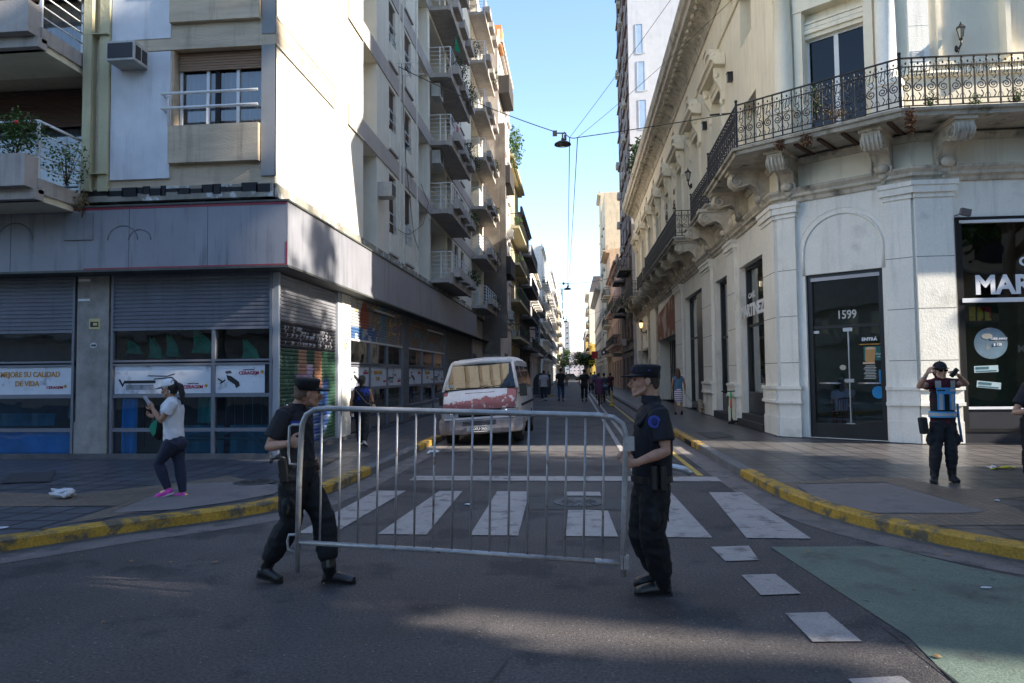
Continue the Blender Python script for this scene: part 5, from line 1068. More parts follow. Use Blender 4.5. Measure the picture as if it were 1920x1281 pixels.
def far_window(F, par, u, z, w_, h, d=-.0, frame=None, blind=None, shutters=False):
    key = (round(w_, 2), round(h, 2), frame.name, blind, shutters)
    if key not in RWC:
        b = MB(); t = .06; b.box(0, w_, -.03, .03, 0, t); b.box(0, w_, -.03, .03, h-t, h); b.box(0, t, -.03, .03, t, h-t); b.box(w_-t, w_, -.03, .03, t, h-t); b.box(w_/2-.03, w_/2+.03, -.03, .03, t, h-t); b.box(-.1, w_+.1, -.3, -.02, -.1, 0)
        if blind: b.box(t, w_-t, -.04, -.0, h*(1-blind), h-t)
        if shutters: b.box(-w_*.45, 0, -.24, -.2, 0, h); b.box(w_, w_*1.45, -.24, -.2, 0, h)
        p = MB(); p.add([(t, .0, t), (w_-t, .0, t), (w_-t, .0, h-t), (t, .0, h-t)], [(0, 1, 2, 3)])
        RWC[key] = (b.mesh('window', frame), p.mesh('pane', PANED))
    a, c = RWC[key]; M = F.at(u, d, z); o = inst(a, 'window', par, M); inst(c, 'pane', o, M)
BLC = {}
def far_balcony(F, par, u, z, L, prj, slab, kind='iron', hgt=.95):
    key = (round(L, 1), round(prj, 2), slab.name, kind)
    if key not in BLC:
        b = MB(); b.box(0, L, -prj, 0, -.18, 0)
        if kind == 'solid': b.box(0, L, -prj, -prj+.1, 0, hgt); b.box(0, .1, -prj+.1, 0, 0, hgt); b.box(L-.1, L, -prj+.1, 0, 0, hgt)
        r = None
        if kind != 'solid':
            r = MB(); r.box(0, L, -prj, -prj+.04, hgt-.05, hgt); r.box(0, .04, -prj, 0, hgt-.05, hgt); r.box(L-.04, L, -prj, 0, hgt-.05, hgt); r.box(0, L, -prj+.005, -prj+.03, .08, .12)
            n = int(L/.16)
            for i in range(n+1): x = L*i/n; r.box(x-.012, x+.012, -prj+.01, -prj+.03, 0, hgt-.05)
            for i in range(int(prj/.16)): y = -prj+.16*(i+1); r.box(.01, .03, y-.01, y+.01, 0, hgt); r.box(L-.03, L-.01, y-.01, y+.01, 0, hgt)
        BLC[key] = (b.mesh('balcony', slab), r and r.mesh('railing', IRONB))
    a, c = BLC[key]; M = F.at(u, 0, z); o = inst(a, 'balcony', par, M)
    if c: inst(c, 'railing', o, M)
ACP = {}
def far_ac(F, u, z, grp, size=1.0):
    t = empty('air_conditioner', F.P(u, -.2, z), F.a, 'small air conditioner on the '+grp, 'air conditioner', 'air conditioners on the '+grp)
    if 'm' not in ACP:
        b = MB(); b.box(-.42, .42, -.2, .15, 0, .6); c = MB(); c.T = None; c.prism([(-.05+.22*math.cos(i*.52), .3+.22*math.sin(i*.52)) for i in range(12)], .01, 'y', -.215); ACP['m'] = (b.mesh('casing', mat('ac_white', ())), c.mesh('fan_grille', mat('ac_grille', ())))
    for nm, me in zip(('casing', 'fan_grille'), ACP['m']): inst(me, nm, t, wmat(t))
def row(side, y0, y1, X, H, m_, label, fh=3.0, gh=4.0, w_=1.3, h=1.7, sp=2.8, bal=None, balm=None, acs=0, gable=None, blind=.35, frame=None, shutters=False, cornice=.35, cname='apartment_building', Xg=None, depth=12, cm2=None, roofstuff=True, acgrp=None, off_=0.0, ac_y=None):
    s_ = -1 if side == 'L' else 1; X = s_*abs(X)
    F = Fac((X, y0), R(90)) if side == 'L' else Fac((X, y1), R(-90)); L = y1-y0
    t = empty(cname, (X+s_*depth/2, y0, 0), 0, label, 'building'); Xb = X+s_*depth
    nf = int((H-gh-.4)/fh); n = max(1, int(L/sp)); ops = []; pos = []
    for k in range(nf):
        for i in range(n):
            u = L*(i+.5)/n-w_/2; z = gh+fh*k+(.55 if not bal else .1)+off_; hh = h if not bal else h+.5
            ops.append((u, u+w_, z, min(z+hh, H-.3), .18)); pos.append((u, z, min(hh, H-.3-z), k, i))
    g = []
    ng = max(1, int(L/4))
    for i in range(ng): u = L*(i+.5)/ng; g.append((u-1.25, u+1.25, .2, 3.1, .4))
    b = MB(); wall(b, F, 0, L, gh-.2, H, ops); wall(b, F, 0, L, 0, gh-.2, g)
    if side == 'L': xa, xb = Xb, X
    else: xa, xb = X, Xb
    b.add([(xb, y1, 0), (xa, y1, 0), (xa, y1, H), (xb, y1, H)], [(0, 1, 2, 3)]); b.add([(xa, y0, H), (xb, y0, H), (xb, y1, H), (xa, y1, H)], [(0, 1, 2, 3)])
    b.build('wall', m_, t)
    b = MB(); b.add([(xa, y0, 0), (xb, y0, 0), (xb, y0, H), (xa, y0, H)], [(0, 1, 2, 3)]); b.add([(xa, y0-.0, H), (xb, y0-.0, H), (xb, y0+.25, H+.01), (xa, y0+.25, H+.01)], [(0, 1, 2, 3)]); b.build('gable_wall', gable or m_, t)
    b = MB(); b.T = F.M
    for a, c, z0, z1, r in g: b.add([(a, .4, z0), (c, .4, z0), (c, .4, z1), (a, .4, z1)], [(0, 1, 2, 3)])
    b.T = None; b.build('shopfront', DOORD, t)
    if cornice:
        b = MB(); b.T = F.M; b.box(-.05, L+.05, -cornice, .02, H-.35, H-.15); b.box(-.05, L+.05, -cornice*.6, .02, H-.5, H-.35); b.box(-.05, L+.05, -cornice*.5, -cornice*.5+.2, H-.15, H+.5); b.T = None; b.build('cornice', cm2 or m_, t)
    b = MB(); b.T = F.M; b.box(0, L, -.1, .0, gh-.35, gh-.15); b.T = None; b.build('string_course', cm2 or m_, t)
    fr = frame or WHITE
    for (u, z, hh, k, i) in pos: far_window(F, t, u, z, w_, hh, .12, fr, ((blind if (k*7+i*3) % 4 else .8) if blind else None), shutters and (i+k) % 3 > 0)
    if bal:
        for k in range(nf):
            if bal == 'full': far_balcony(F, t, .3, gh+fh*k+.08+off_, L-.6, .95, balm or SLABM, 'iron')
            elif bal == 'solid':
                for i in range(0, n, 2):
                    if balm is None or balm.name != 'box_balcony' or (k % 2 == 1 and i == 0): far_balcony(F, t, L*(i+.5)/n-1.2, gh+fh*k+.08+off_, min(3.2, L-.2), .9 if balm is None or balm.name != 'box_balcony' else .7, balm or BALM, 'solid')
            else:
                for i in range(n): far_balcony(F, t, L*(i+.5)/n-1.0, gh+fh*k+.08+off_, 2.0, .8, balm or SLABM, 'iron')
    if roofstuff and H < 40:
        b = MB(); xx = X+s_*3.5; b.box(min(xx, xx+s_*3), max(xx, xx+s_*3), y0+L*.4, y0+L*.4+3, H, H+2.4); b.build('roof_room', cm2 or m_, t)
    rg = random.Random(int(y0*7+H))
    for q in range(acs): far_ac(F, rg.uniform(.6, L-.6), gh+fh*rg.randint(0, max(nf-1, 0))+rg.uniform(.1, .5), acgrp or label.split(' with')[0].split(' on the')[0])
    return t, F
# ---- left row
t, F = row('L', 43, 50.5, 4.6, 23.2, pm('row_blush', (.60, .54, .49)), 'tall stained apartment house behind the left block with closed dark balconies', gable=GABLE, bal='solid', balm=pm('box_balcony', (.045, .04, .038)), acs=7, acgrp='tall stained apartment house on the left', fh=2.9, sp=2.4, gh=5.2)
b = MB(); b.box(-4.62, -4.2, 42.95, 43.6, 4.0, 17.6); b.box(-6.2, -4.6, 42.9, 43.0, 3.0, 14.2); b.build('party_wall', W_DARKW, t)
b = MB(); b.box(-5.6, -4.35, 43.0, 44.4, 22.6, 24.0); b.build('roof_edge', mat('orange_tile', (.5, .22, .08)), t)
row('L', 50.5, 62, 4.9, 18.2, BALY, 'pale yellow apartment house with deep open balconies full of plants', bal='full', balm=BALY, acs=4, acgrp='pale yellow apartment house', fh=2.75, gh=4.4, cornice=.6)
row('L', 62, 73, 4.7, 16.4, W_DARKW, 'dark narrow apartment house with black iron balconies', bal='full', balm=BALM, acs=4, acgrp='dark narrow apartment house', fh=2.8)
row('L', 73, 88, 4.75, 14.2, W_WHITE, 'sunlit white house just behind the hotel sign', bal='single', balm=W_WHITE, acs=5, acgrp='sunlit white house by the hotel sign', fh=2.9, cm2=W_CREAM)
row('L', 88, 100, 4.9, 14.4, W_GREY, 'pale grey apartment house with dark awning, beyond the white one', bal='single', balm=BALM, acs=5, acgrp='pale grey apartment house', fh=2.9)
row('L', 106, 128, 4.85, 21.5, W_WHITE, 'tall white apartment house beyond the side street, left', bal='single', balm=W_WHITE, acs=9, acgrp='tall white apartment house, left', fh=2.9)
row('L', 128, 150, 4.75, 21, W_WHITE, 'second tall white apartment house far along the left side', bal='solid', balm=W_GREY, acs=7, acgrp='second white apartment house, left', fh=2.9)
row('L', 150, 178, 4.8, 24, W_GREY, 'far grey-white apartment house with dark balconies', bal='single', balm=BALM, acs=6, acgrp='far grey-white apartment house', fh=3)
row('L', 178, 215, 4.75, 25, W_WHITE, 'far cream apartment house with many small balconies', bal='solid', balm=W_CREAM, acs=6, acgrp='far cream apartment house', fh=3, sp=4)
row('L', 215, 262, 4.7, 29, W_WHITE, 'far white tower block near the end of the left row', bal=None, acs=4, acgrp='far white tower block', fh=3.1, sp=5, w_=2)
row('L', 262, 330, 4.6, 26, W_GREY, 'last grey block of the left row', bal=None, fh=3.2, sp=6, w_=2.4)
# ---- right row
BRF = mat('brown_frame', (.10, .055, .045), rough=.6)
t, F = row('R', 56.4, 70, 4.75, 44, W_BROWN, 'very tall block with brown street front and blank white side wall', gable=W_STAINW, fh=2.9, sp=3.0, w_=2.0, h=1.9, bal=None, frame=BRF, acs=16, acgrp='very tall brown-fronted block', cornice=0, depth=22)
b = MB()                                                   # three slit windows in the blank wall, set into it from outside
G = Fac((4.75, 56.4), 0)
for py0, py1, px0, px1 in ((46, 100, 1192, 1205), (116, 170, 1195, 1209), (188, 242, 1198, 1212)):
    a, z1 = G.uz(px0, py0); c, z0 = G.uz(px1, py1); f = MB(); f.T = G.M; f.box(a, c+.05, -.04, .0, z0-.05, z0); f.box(a, c, -.04, 0, z1, z1+.05); f.box(a-.05, a, -.04, 0, z0-.05, z1+.05); f.box(c, c+.22, -.03, 0, z0, z1); f.T = None; wo = f.build('window', W_STAINW, t)
    p = MB(); p.T = G.M; p.add([(a, -.01, z0), (c, -.01, z0), (c, -.01, z1), (a, -.01, z1)], [(0, 1, 2, 3)]); p.T = None; p.build('pane', mat('sky_pane', (.32, .42, .55), rough=.08, var=.1), wo)
for z in (7.2, 10.3): far_balcony(F, t, 8.5, z, 4.5, 1.0, BALM, 'iron'); far_balcony(F, t, 2, z, 3.5, 1.0, BALM, 'iron')
row('R', 70, 88, 4.7, 13.2, W_PINK, 'low pink house with cornice and iron balconies on the right', bal='single', balm=W_PINK, acs=4, acgrp='low pink house on the right', fh=3.9, h=2.2, gh=4.6, cornice=.7, frame=W_BROWN)
row('R', 88, 97, 4.6, 17.5, pm('row_peach', (.5, .36, .24)), 'narrow peach house with stone cornice on the right', bal='single', balm=W_CREAM, acs=3, acgrp='narrow peach house on the right', fh=3.8, h=2.2, cornice=.8)
row('R', 97, 108, 4.5, 27, pm('row_cream_tower', (.58, .48, .34)), 'tall plain cream tower rising on the right', gable=pm('row_cream_tower', ()), bal=None, fh=3, sp=4, acs=4, acgrp='tall plain cream tower', cornice=.0, frame=W_BROWN, w_=1.1)
row('R', 108, 115, 4.4, 30, pm('row_cream_tower', ()), 'second cream tower with a projecting roof terrace', bal=None, fh=3, sp=4, acs=2, acgrp='second cream tower', cornice=.5, w_=1.1)
row('R', 115, 150, 4.45, 16, W_GREY, 'grey house with long ribbon windows and a sloping eave', bal=None, fh=3, sp=3.2, w_=2.4, h=1.4, cornice=1.0, frame=W_GREY)
row('R', 172, 190, 4.3, 9, W_YEL, 'low bright yellow house before the ornate white corner', bal=None, fh=3, sp=3, cornice=.5)
t, F = row('R', 190, 215, 4.2, 24, pm('row_ivory', (.58, .54, .46)), 'ornate ivory corner house with bay windows and dark mansard roof', bal='single', balm=W_CREAM, fh=3.8, h=2.4, cornice=1.0)
b = MB(); b.prism([(4.2, 24), (12, 24), (11, 28.5), (5.4, 28.5)], 23, 'y', 191); b.build('mansard_roof', mat('slate', (.07, .06, .06), rough=.7), t)
row('R', 215, 262, 4.3, 14, W_YEL, 'row of low ochre houses far along the right side', bal='single', balm=W_CREAM, fh=3.2, sp=5, w_=2)
row('R', 262, 330, 4.2, 18, W_GREY, 'last pale block of the right row', bal=None, fh=3.2, sp=6, w_=2.4)
# towers closing the view
def tower(x, y, w_, d_, H, m_, label):
    t = empty('tower_block', (x, y, 0), 0, label, 'building'); F = Fac((x-w_/2, y), 0); ops = []; n = max(2, int(w_/3.5)); k = int((H-4)/3.2)
    for i in range(n):
        for j in range(k): u = w_*(i+.5)/n-.8; ops.append((u, u+1.6, 4+j*3.2, 5.8+j*3.2, .3))
    b = MB(); wall(b, F, 0, w_, 0, H, ops); b.add([(x-w_/2, y, 0), (x-w_/2, y+d_, 0), (x-w_/2, y+d_, H), (x-w_/2, y, H)], [(0, 1, 2, 3)]); b.add([(x+w_/2, y, 0), (x+w_/2, y+d_, 0), (x+w_/2, y+d_, H), (x+w_/2, y, H)], [(0, 1, 2, 3)]); b.add([(x-w_/2, y, H), (x+w_/2, y, H), (x+w_/2, y+d_, H), (x-w_/2, y+d_, H)], [(0, 1, 2, 3)]); b.build('wall', m_, t)
    for o in ops[:100]: far_window(F, t, o[0], o[2], 1.6, 1.8, .2, WHITE, .4)
tower(1.5, 640, 14, 14, 22, pm('row_rose', (.50, .40, .38)), 'pale rose tower block closing the end of the street')
tower(-15, 520, 14, 14, 66, mat('blue_tower', (.22, .30, .36), rough=.3), 'slim bluish glass tower far behind the left row')
tower(-6.3, 430, 7, 14, 34, W_GREY, 'pale grey tower far beyond the left row')
tower(16, 480, 16, 14, 18, W_CREAM, 'low cream block behind the trees at the far end')
# ---- blocks around the crossing that stand outside the picture; they shade it and show in its glass
def block(x0, x1, y0, y1, H, m_, label, faces='SN'):
    t = empty('apartment_block', ((x0+x1)/2, (y0+y1)/2, 0), 0, label, 'building'); b = MB(); W_ = x1-x0; k = int((H-5)/3.1); n = int(W_/3.4)
    b.box(x0, x1, y0, y1, 0, H); b.build('wall', m_, t)
    for F, L in (((Fac((x0, y0), 0), W_)) if 'S' in faces else (None, 0), ((Fac((x1, y1), R(180)), W_)) if 'N' in faces else (None, 0)):
        if F is None: continue
        b = MB(); b.T = F.M
        for i in range(n):
            for j in range(k): u = L*(i+.5)/n-.9; b.box(u, u+1.8, -.05, -.01, 5+j*3.1, 6.7+j*3.1)
        b.T = None; b.build('window_band', PANED, t)
        b = MB(); b.T = F.M
        for j in range(k+1): b.box(0, L, -.5, 0, 4.3+j*3.1, 4.5+j*3.1)
        b.T = None; b.build('floor_ledge', W_GREY, t)
block(-60, -7, -26, -14, 11, W_GREY, 'grey apartment block across the avenue behind the camera, left', 'N')
block(6, 30, -26, -13, 12, W_CREAM, 'cream apartment block across the avenue behind the camera', 'N')
block(33, 40, -40, -3.8, 48, W_GREY, 'large unseen grey block added across the avenue to shade the crossing', 'N')  # added out of view to shade the crossing, its edge bounding the sun streak
block(33, 35, -1.75, 4.2, 34, W_CREAM, 'narrow unseen cream block added beside the large grey one to shape the sunlight', 'N')  # added and sized for shade on the left front; gap lets the streak through
block(21, 60, 13.2, 28, 52, W_GREY, 'tall unseen grey block added beyond the ornate building to shade the left wall', 'S')  # unseen mass added and trimmed to shade the left block's street wall
block(-60, -24, 12.9, 40, 24, W_CREAM, 'apartment block further left along the avenue', 'S')
b = MB()
# ---- trees
def tree(name, x, y, H, r, label, n=3000, leaf=.22, seed=0, trunk=.28, m_=None, z0=.35, group=None, lean=(0, 0)):
    rg = random.Random(seed); t = empty(name, (x, y, .1), 0, label, 'tree', group); top = V((x+lean[0], y+lean[1], H*.55))
    b = MB(); b.tube([(x, y, .0), (x+lean[0]*.3+.1, y, H*.2), (x+lean[0]*.7-.1, y+lean[1]*.6, H*.38), top], [trunk*1.25, trunk*.9, trunk*.75, trunk*.5], 10); cl = []
    for i in range(9):
        a = i*2.4+rg.random(); e = V((x+lean[0]+math.cos(a)*r*rg.uniform(.4, .85), y+lean[1]+math.sin(a)*r*rg.uniform(.4, .85), H*rg.uniform(.5, .92))); s_ = V((x+lean[0]*.8, y+lean[1]*.8, H*rg.uniform(.36, .52))); mid = s_.lerp(e, .5)+V((0, 0, H*.05))
        b.tube([s_, mid, e], [trunk*.42, trunk*.25, trunk*.08], 6); cl.append(e); cl.append(mid.lerp(e, .5))
    b.build('trunk', BARK, t); b = MB()
    for i, c in enumerate(cl): q = r*rg.uniform(.28, .48); leaves(b, c, (q, q, q*.75), n//len(cl), leaf, seed*31+i)
    b.build('crown', m_ or LEAF, t); return t
TR = [(14.0, 6.7, 14, 3.2, 10), (19.5, 8.4, 21.5, 3.2, 11), (25, 7.0, 26, 2.7, 12), (16.5, -2.8, 14, 4.0, 13), (12.0, -7.5, 14, 4.8, 14), (22.5, 5.2, 15, 3.6, 15), (14.6, -.4, 19, 2.3, 21), (-9, -8, 13, 4.2, 16), (-18, -8, 13, 4.2, 18), (3.5, -9.5, 14, 4.2, 17)]  # the strongly leaning tree is added unseen to cut the sun streak short
for i, (x, y, H, r, sd_) in enumerate(TR):
    tree('street_tree', x, y, H, r, ('tall leafy street tree unseen right of the picture, placed for its shade' if x > 4 else 'leafy street tree across the avenue behind the camera'), n=5200, leaf=.34, seed=sd_, group='avenue street trees right of the picture' if x > 4 else 'avenue street trees behind the camera', lean=(.4, .3) if sd_ != 21 else (-.4, 2.0))
for i, (x, y, H, r) in enumerate(((2.6, 150, 6.5, 2.2), (3.2, 205, 8, 3), (-3.3, 185, 8.5, 2.6), (2.2, 300, 12, 4.5), (-2.5, 330, 12, 4.5), (3.6, 250, 10, 3.4))):
    tree('street_tree', x, y, H, r, 'dark green street tree in the distance at the end of the street', n=900, leaf=.6, seed=60+i, group='distant street trees', trunk=.2, m_=LEAFD)
plant('roof_plant', (-4.3, 51.5, 18.9), (.7, 1.6, 1.6), 900, .2, 'bushy plant growing over the roof edge of the yellow apartment house', seed=77, m_=LEAF)
for i, (y, z) in enumerate(((52.5, 7.9), (55, 7.9), (53, 10.6), (52, 13.3), (56, 5.1))): plant('balcony_plant', (-4.1, y, z), (.3, .8, .5), 260, .12, 'potted green plant on a yellow apartment house balcony', seed=80+i, group='plants on the yellow house balconies')
for i, (y, z) in enumerate(((62, 8.0), (70, 8.1), (78, 9.2))): plant('balcony_plant', (4.0, y, z), (.35, .9, .5), 300, .12, 'leafy plant on an iron balcony of the right row', seed=90+i, group='plants on the right row balconies')
# ================================================================ STREET THINGS
GALV = mat('galvanised_steel', (.33, .33, .34), rough=.42, metal=.45, var=.3, scale=7, patch=((.17, .11, .08), 7, .60, .07), bump=.1)
RUBB = mat('rubber', (.015, .015, .016), rough=.8)
# ---- crowd barrier carried by the two officers
BY = 5.15
def bp(px, py, y=BY): return atY(px, py, y)
bar = empty('crowd_barrier', (0, BY, .2), 0, 'grey tubular steel crowd barrier carried between the two officers', 'barrier')
TL, TR_, BL_, BR_ = bp(556, 768), bp(1176, 778), bp(562, 1017), bp(1162, 1056)
LBot, RBot = bp(557, 1073), bp(1168, 1080); rad = .021
b = MB()
b.tube([LBot, bp(561, 900), bp(565, 815), bp(567, 795), bp(574, 778), bp(590, 768), bp(620, 766), bp(900, 773), bp(1125, 779), bp(1150, 783), bp(1167, 795), bp(1174, 815), bp(1173, 840), bp(1170, 960), RBot], rad, 12)
b.build('outer_frame', GALV, bar)
b = MB(); b.tube([BL_, bp(880, 1036), BR_], rad*.92, 12); b.tube([bp(1115, 1052), bp(1162, 1056)], rad*1.08, 12); b.build('bottom_rail', GALV, bar)
xs = [604, 639, 676, 711, 746, 781, 816, 877-2, 910, 947, 983, 1019, 1055, 1092, 1129]
xs = [(599+i*35.3) for i in range(16)]
for i, x in enumerate(xs):
    yt = 767+(x-590)*.0225; yb = 1019+(x-565)*.0625; b = MB(); b.tube([bp(x+5, yt), bp(x+.5, yb)], .0085, 8); b.build('bar', GALV, bar)
b = MB(); b.tube([bp(563, 872), bp(543, 870), bp(541, 850), bp(543, 800), bp(548, 797), bp(566, 797)], .011, 8); b.tube([bp(562, 1040), bp(540, 1030), bp(539, 1015), bp(542, 1003), bp(562, 1002)], .011, 8); b.build('hook', GALV, bar)
b = MB(); b.box(-.01, .05, -.02, .02, -.05, .05, M=Matrix.Translation(bp(1176, 832))); b.box(-.01, .05, -.02, .02, -.05, .05, M=Matrix.Translation(bp(1166, 1054))); b.build('eye_plate', GALV, bar)
# ---- second piece of bent tube showing behind the right officer
b = MB(); b.tube([atY(1222, 925, 6.4), atY(1222, 872, 6.4), atY(1262, 876, 6.4), atY(1282, 880, 6.4), atY(1296, 888, 6.4)], .032, 10); b.tube([atY(1228, 925, 6.4), atY(1249, 934, 6.4)], .028, 10); b.build('steel_tube', mat('bright_tube', (.45, .47, .5), rough=.3, metal=.6), label='bent shiny metal tube sticking out behind the right officer', cat='tube')
# ---- old white van
van = empty('parked_van', (-2.28, 18.4, 0), 0, 'old peeling white van with pink primer on its nose parked at the left kerb', 'van')
VW = mat('van_paint', (.58, .57, .58), rough=.42, var=.08, scale=4, patch=((.22, .15, .11), 3.2, .66, .05), stain=.2, coat=.2)
VN = mat('van_nose', (.62, .61, .63), rough=.5, var=.1, scale=6, spots=((.20, .06, .05), 9, .08))
VP = mat('van_primer', (.33, .12, .12), rough=.7, var=.15, scale=6, patch=((.58, .55, .52), 9, .58, .02))
VG = glass('van_glass', tint=(.35, .4, .45), boost=.0, bend=.0012); VB = mat('van_bumper', (.20, .185, .20), rough=.6, var=.25, scale=5, patch=((.32, .28, .27), 3, .55, .1), stain=.3)
VM = Matrix.Translation(V((-2.24, 16.5, .0))) @ Matrix.Rotation(R(-1.0), 4, 'Z') @ Matrix.Rotation(R(-3.2), 4, 'Y')
def vb(): return MB(VM)
hw = .93
# body sections front to back: (y, z bottom, z belt, z top, half-width belt, half-width top)
sec = [(.0, .62, .98, 1.02, .86, .84), (.06, .50, 1.05, 1.12, .90, .86), (.16, .46, 1.12, 1.24, .92, .88), (.50, .42, 1.20, 1.34, .93, .88)]
b = vb()
side = [(.02, .42), (.0, .7), (.03, .98), (.22, 1.20), (.30, 1.28)]           # nose profile
roof = [(.86, 1.98), (.98, 2.06), (1.3, 2.12), (3.2, 2.15), (4.6, 2.10), (4.72, 2.0), (4.75, 1.2), (4.75, .42)]
# outer shell as cross-sections
def ring(y, zb, zt, w_, wt, zbelt): return [(-w_, y, zb), (-w_*1.0, y, zbelt), (-wt, y, zt-.14), (-wt+.13, y, zt-.03), (0, y, zt), (wt-.13, y, zt-.03), (wt, y, zt-.14), (w_, y, zbelt), (w_, y, zb)]
rings = [ring(.84, .42, 2.02, hw, .80, 1.15), ring(.98, .42, 2.10, hw, .80, 1.15), ring(1.5, .42, 2.16, hw, .80, 1.15), ring(3.2, .42, 2.18, hw, .80, 1.15), ring(4.5, .42, 2.15, hw, .80, 1.15), ring(4.68, .42, 2.06, hw-.03, .78, 1.15)]
vs = [p for r in rings for p in r]; k = 9; fs = []
for i in range(len(rings)-1):
    for j in range(k-1): fs.append((i*k+j, i*k+j+1, (i+1)*k+j+1, (i+1)*k+j))
fs.append(tuple(range((len(rings)-1)*k, len(rings)*k))[::-1]); b.add(vs, fs)
# front cowl: side panels of the nose and A-pillars
for s_ in (-1, 1):
    w1 = s_*hw; q = [(w1, .84, .42), (s_*.90, .06, .42), (s_*.88, .02, .75), (s_*.89, .05, .98), (s_*.92, .30, 1.35), (w1, .84, 1.35)]; b.add(q, [tuple(range(6))])
    b.tube([(s_*.91, .31, 1.33), (s_*.79, .80, 1.92), (s_*.74, .90, 2.03)], .045, 6); b.add([(w1, .84, 1.15), (s_*.90, .25, 1.2), (s_*.80, .62, 1.66), (s_*.80, .84, 1.88)], [(0, 1, 2, 3)]) if False else None
b.tube([(-.76, .86, 2.0), (0, .82, 2.04), (.76, .86, 2.0)], .06, 8); b.add([(-.80, .84, 1.94), (.80, .84, 1.94), (.72, .92, 2.09), (-.72, .92, 2.09)], [(0, 1, 2, 3)])
b.build('body', VW, van)
def patchy(zf):                                             # bonnet: white above a ragged edge, primer below
    b = MB(VM); b2 = MB(VM); nx, nz = 56, 26; P = [[None]*(nz+1) for _ in range(nx+1)]
    for i in range(nx+1):
        for j in range(nz+1):
            t = j/nz; x = -.89+1.78*i/nx; z = .88+.47*t; y = .02+.42*max(0, t-.25)**1.5+.10*abs(x)**3; P[i][j] = (x*(1-.0*t), y, z)
    for i in range(nx):
        for j in range(nz):
            x = P[i][j][0]; t = j/nz; edge = .52+.20*(x/.9)*.9+.1*noise.noise(V((x*4, 1, 0)))+.08*noise.noise(V((x*11, 2, 0)))
            white = t > edge and not (x > .66 and t < 1.2) and not (x < -.82 and t > .7)
            (b if white else b2).add([P[i][j], P[i+1][j], P[i+1][j+1], P[i][j+1]], [(0, 1, 2, 3)], True)
    return b, b2
a_, c_ = patchy(0); bon = a_.build('bonnet', VN, van); c_.build('primer_patch', VP, bon)
b = vb(); b.box(-.36, .36, .20, .27, 1.24, 1.275); b.build('bonnet_vent', BLKF, bon)
b = vb(); b.add([(-.87, .33, 1.37), (.87, .33, 1.37), (.755, .84, 2.0), (-.755, .84, 2.0)], [(0, 1, 2, 3)]); b.build('windscreen', VG, van)
b = vb(); b.tube([(-.88, .31, 1.36), (.88, .31, 1.36)], .018, 6); b.tube([(-.6, .30, 1.40), (-.05, .28, 1.38), (.2, .34, 1.45)], .011, 5); b.tube([(.1, .30, 1.39), (.6, .31, 1.42), (.72, .36, 1.46)], .011, 5); b.build('wiper', RUBB, van)
b = vb(); b.box(-.5, .5, -.004, .02, .74, .875); b.build('grille', BLKF, van)
b = vb()
for i in range(4): b.box(-.48, .48, -.012, -.002, .755+i*.025, .762+i*.025)
b.lathe([(.07, -.018), (.07, -.006), (.055, -.006), (.055, -.018)], (0, 0, 0), 16, M=Matrix.Translation(V((0, -.0, .80))) @ Matrix.Rotation(R(90), 4, 'X')); b.build('grille_bar', mat('grille_grey', (.08, .08, .085), rough=.5), van)
for s_ in (-1, 1):
    b = vb(); b.box(s_*.69-.17, s_*.69+.17, -.012, .05, .70, .86); hl = b.build('headlight', mat('lamp_clear', (.30, .33, .37), rough=.08, var=.4, scale=20), van, bevel=.015)
    b = vb(); b.lathe([(.0, 0), (.06, .004), (.065, .012)], (0, 0, 0), 14, M=Matrix.Translation(V((s_*.66, -.016, .78))) @ Matrix.Rotation(R(90), 4, 'X')); b.build('reflector', mat('chrome', (.7, .7, .72), rough=.1, metal=1), hl)
    b = vb(); b.box(s_*.89-.035, s_*.89+.035, -.01, .1, .69, .87); b.build('indicator', mat('indicator', (.35, .28, .2), rough=.2), van)
b = vb(); pr = [(.0, .30), (-.06, .33), (-.10, .42), (-.10, .60), (-.06, .68), (.0, .70)]; pl_ = [(-.95, .55), (-.93, .10), (-.70, -.02), (.70, -.02), (.93, .10), (.95, .55)]
b.sweep(pl_, [(.0, .30), (.06, .33), (.09, .42), (.09, .60), (.05, .68), (.0, .69)], side=1); bm_ = b.build('bumper', VB, van)
b = vb(); b.box(-.86, .86, -.10, -.02, .655, .70); b.build('bumper_trim', VW, bm_)
b = vb()
for i in range(3): b.box(-.40, .40, -.118, -.105, .52+i*.035, .538+i*.035)
b.build('intake_slot', RUBB, bm_)
b = vb(); b.box(-.31, .31, -.125, -.11, .37, .49); b.build('plate_holder', mat('plate_steel', (.3, .32, .34), rough=.4, metal=.5), van)
b = vb(); b.box(-.20, .18, -.135, -.126, .36, .49); lp = b.build('licence_plate', mat('plate_black', (.02, .022, .03), rough=.4), van)
b = vb(); b.box(-.20, .18, -.138, -.135, .355, .37); b.box(-.20, .18, -.138, -.135, .48, .49); b.build('plate_rim', mat('rim_white', (.6, .6, .6)), lp)
FV = Fac((0, 0), 0); FV.M = VM
text('plate_number', 'GXU·365', .095, FV, -.01, .425, -.138, WL, lp, bold=.001, sx=1.0)
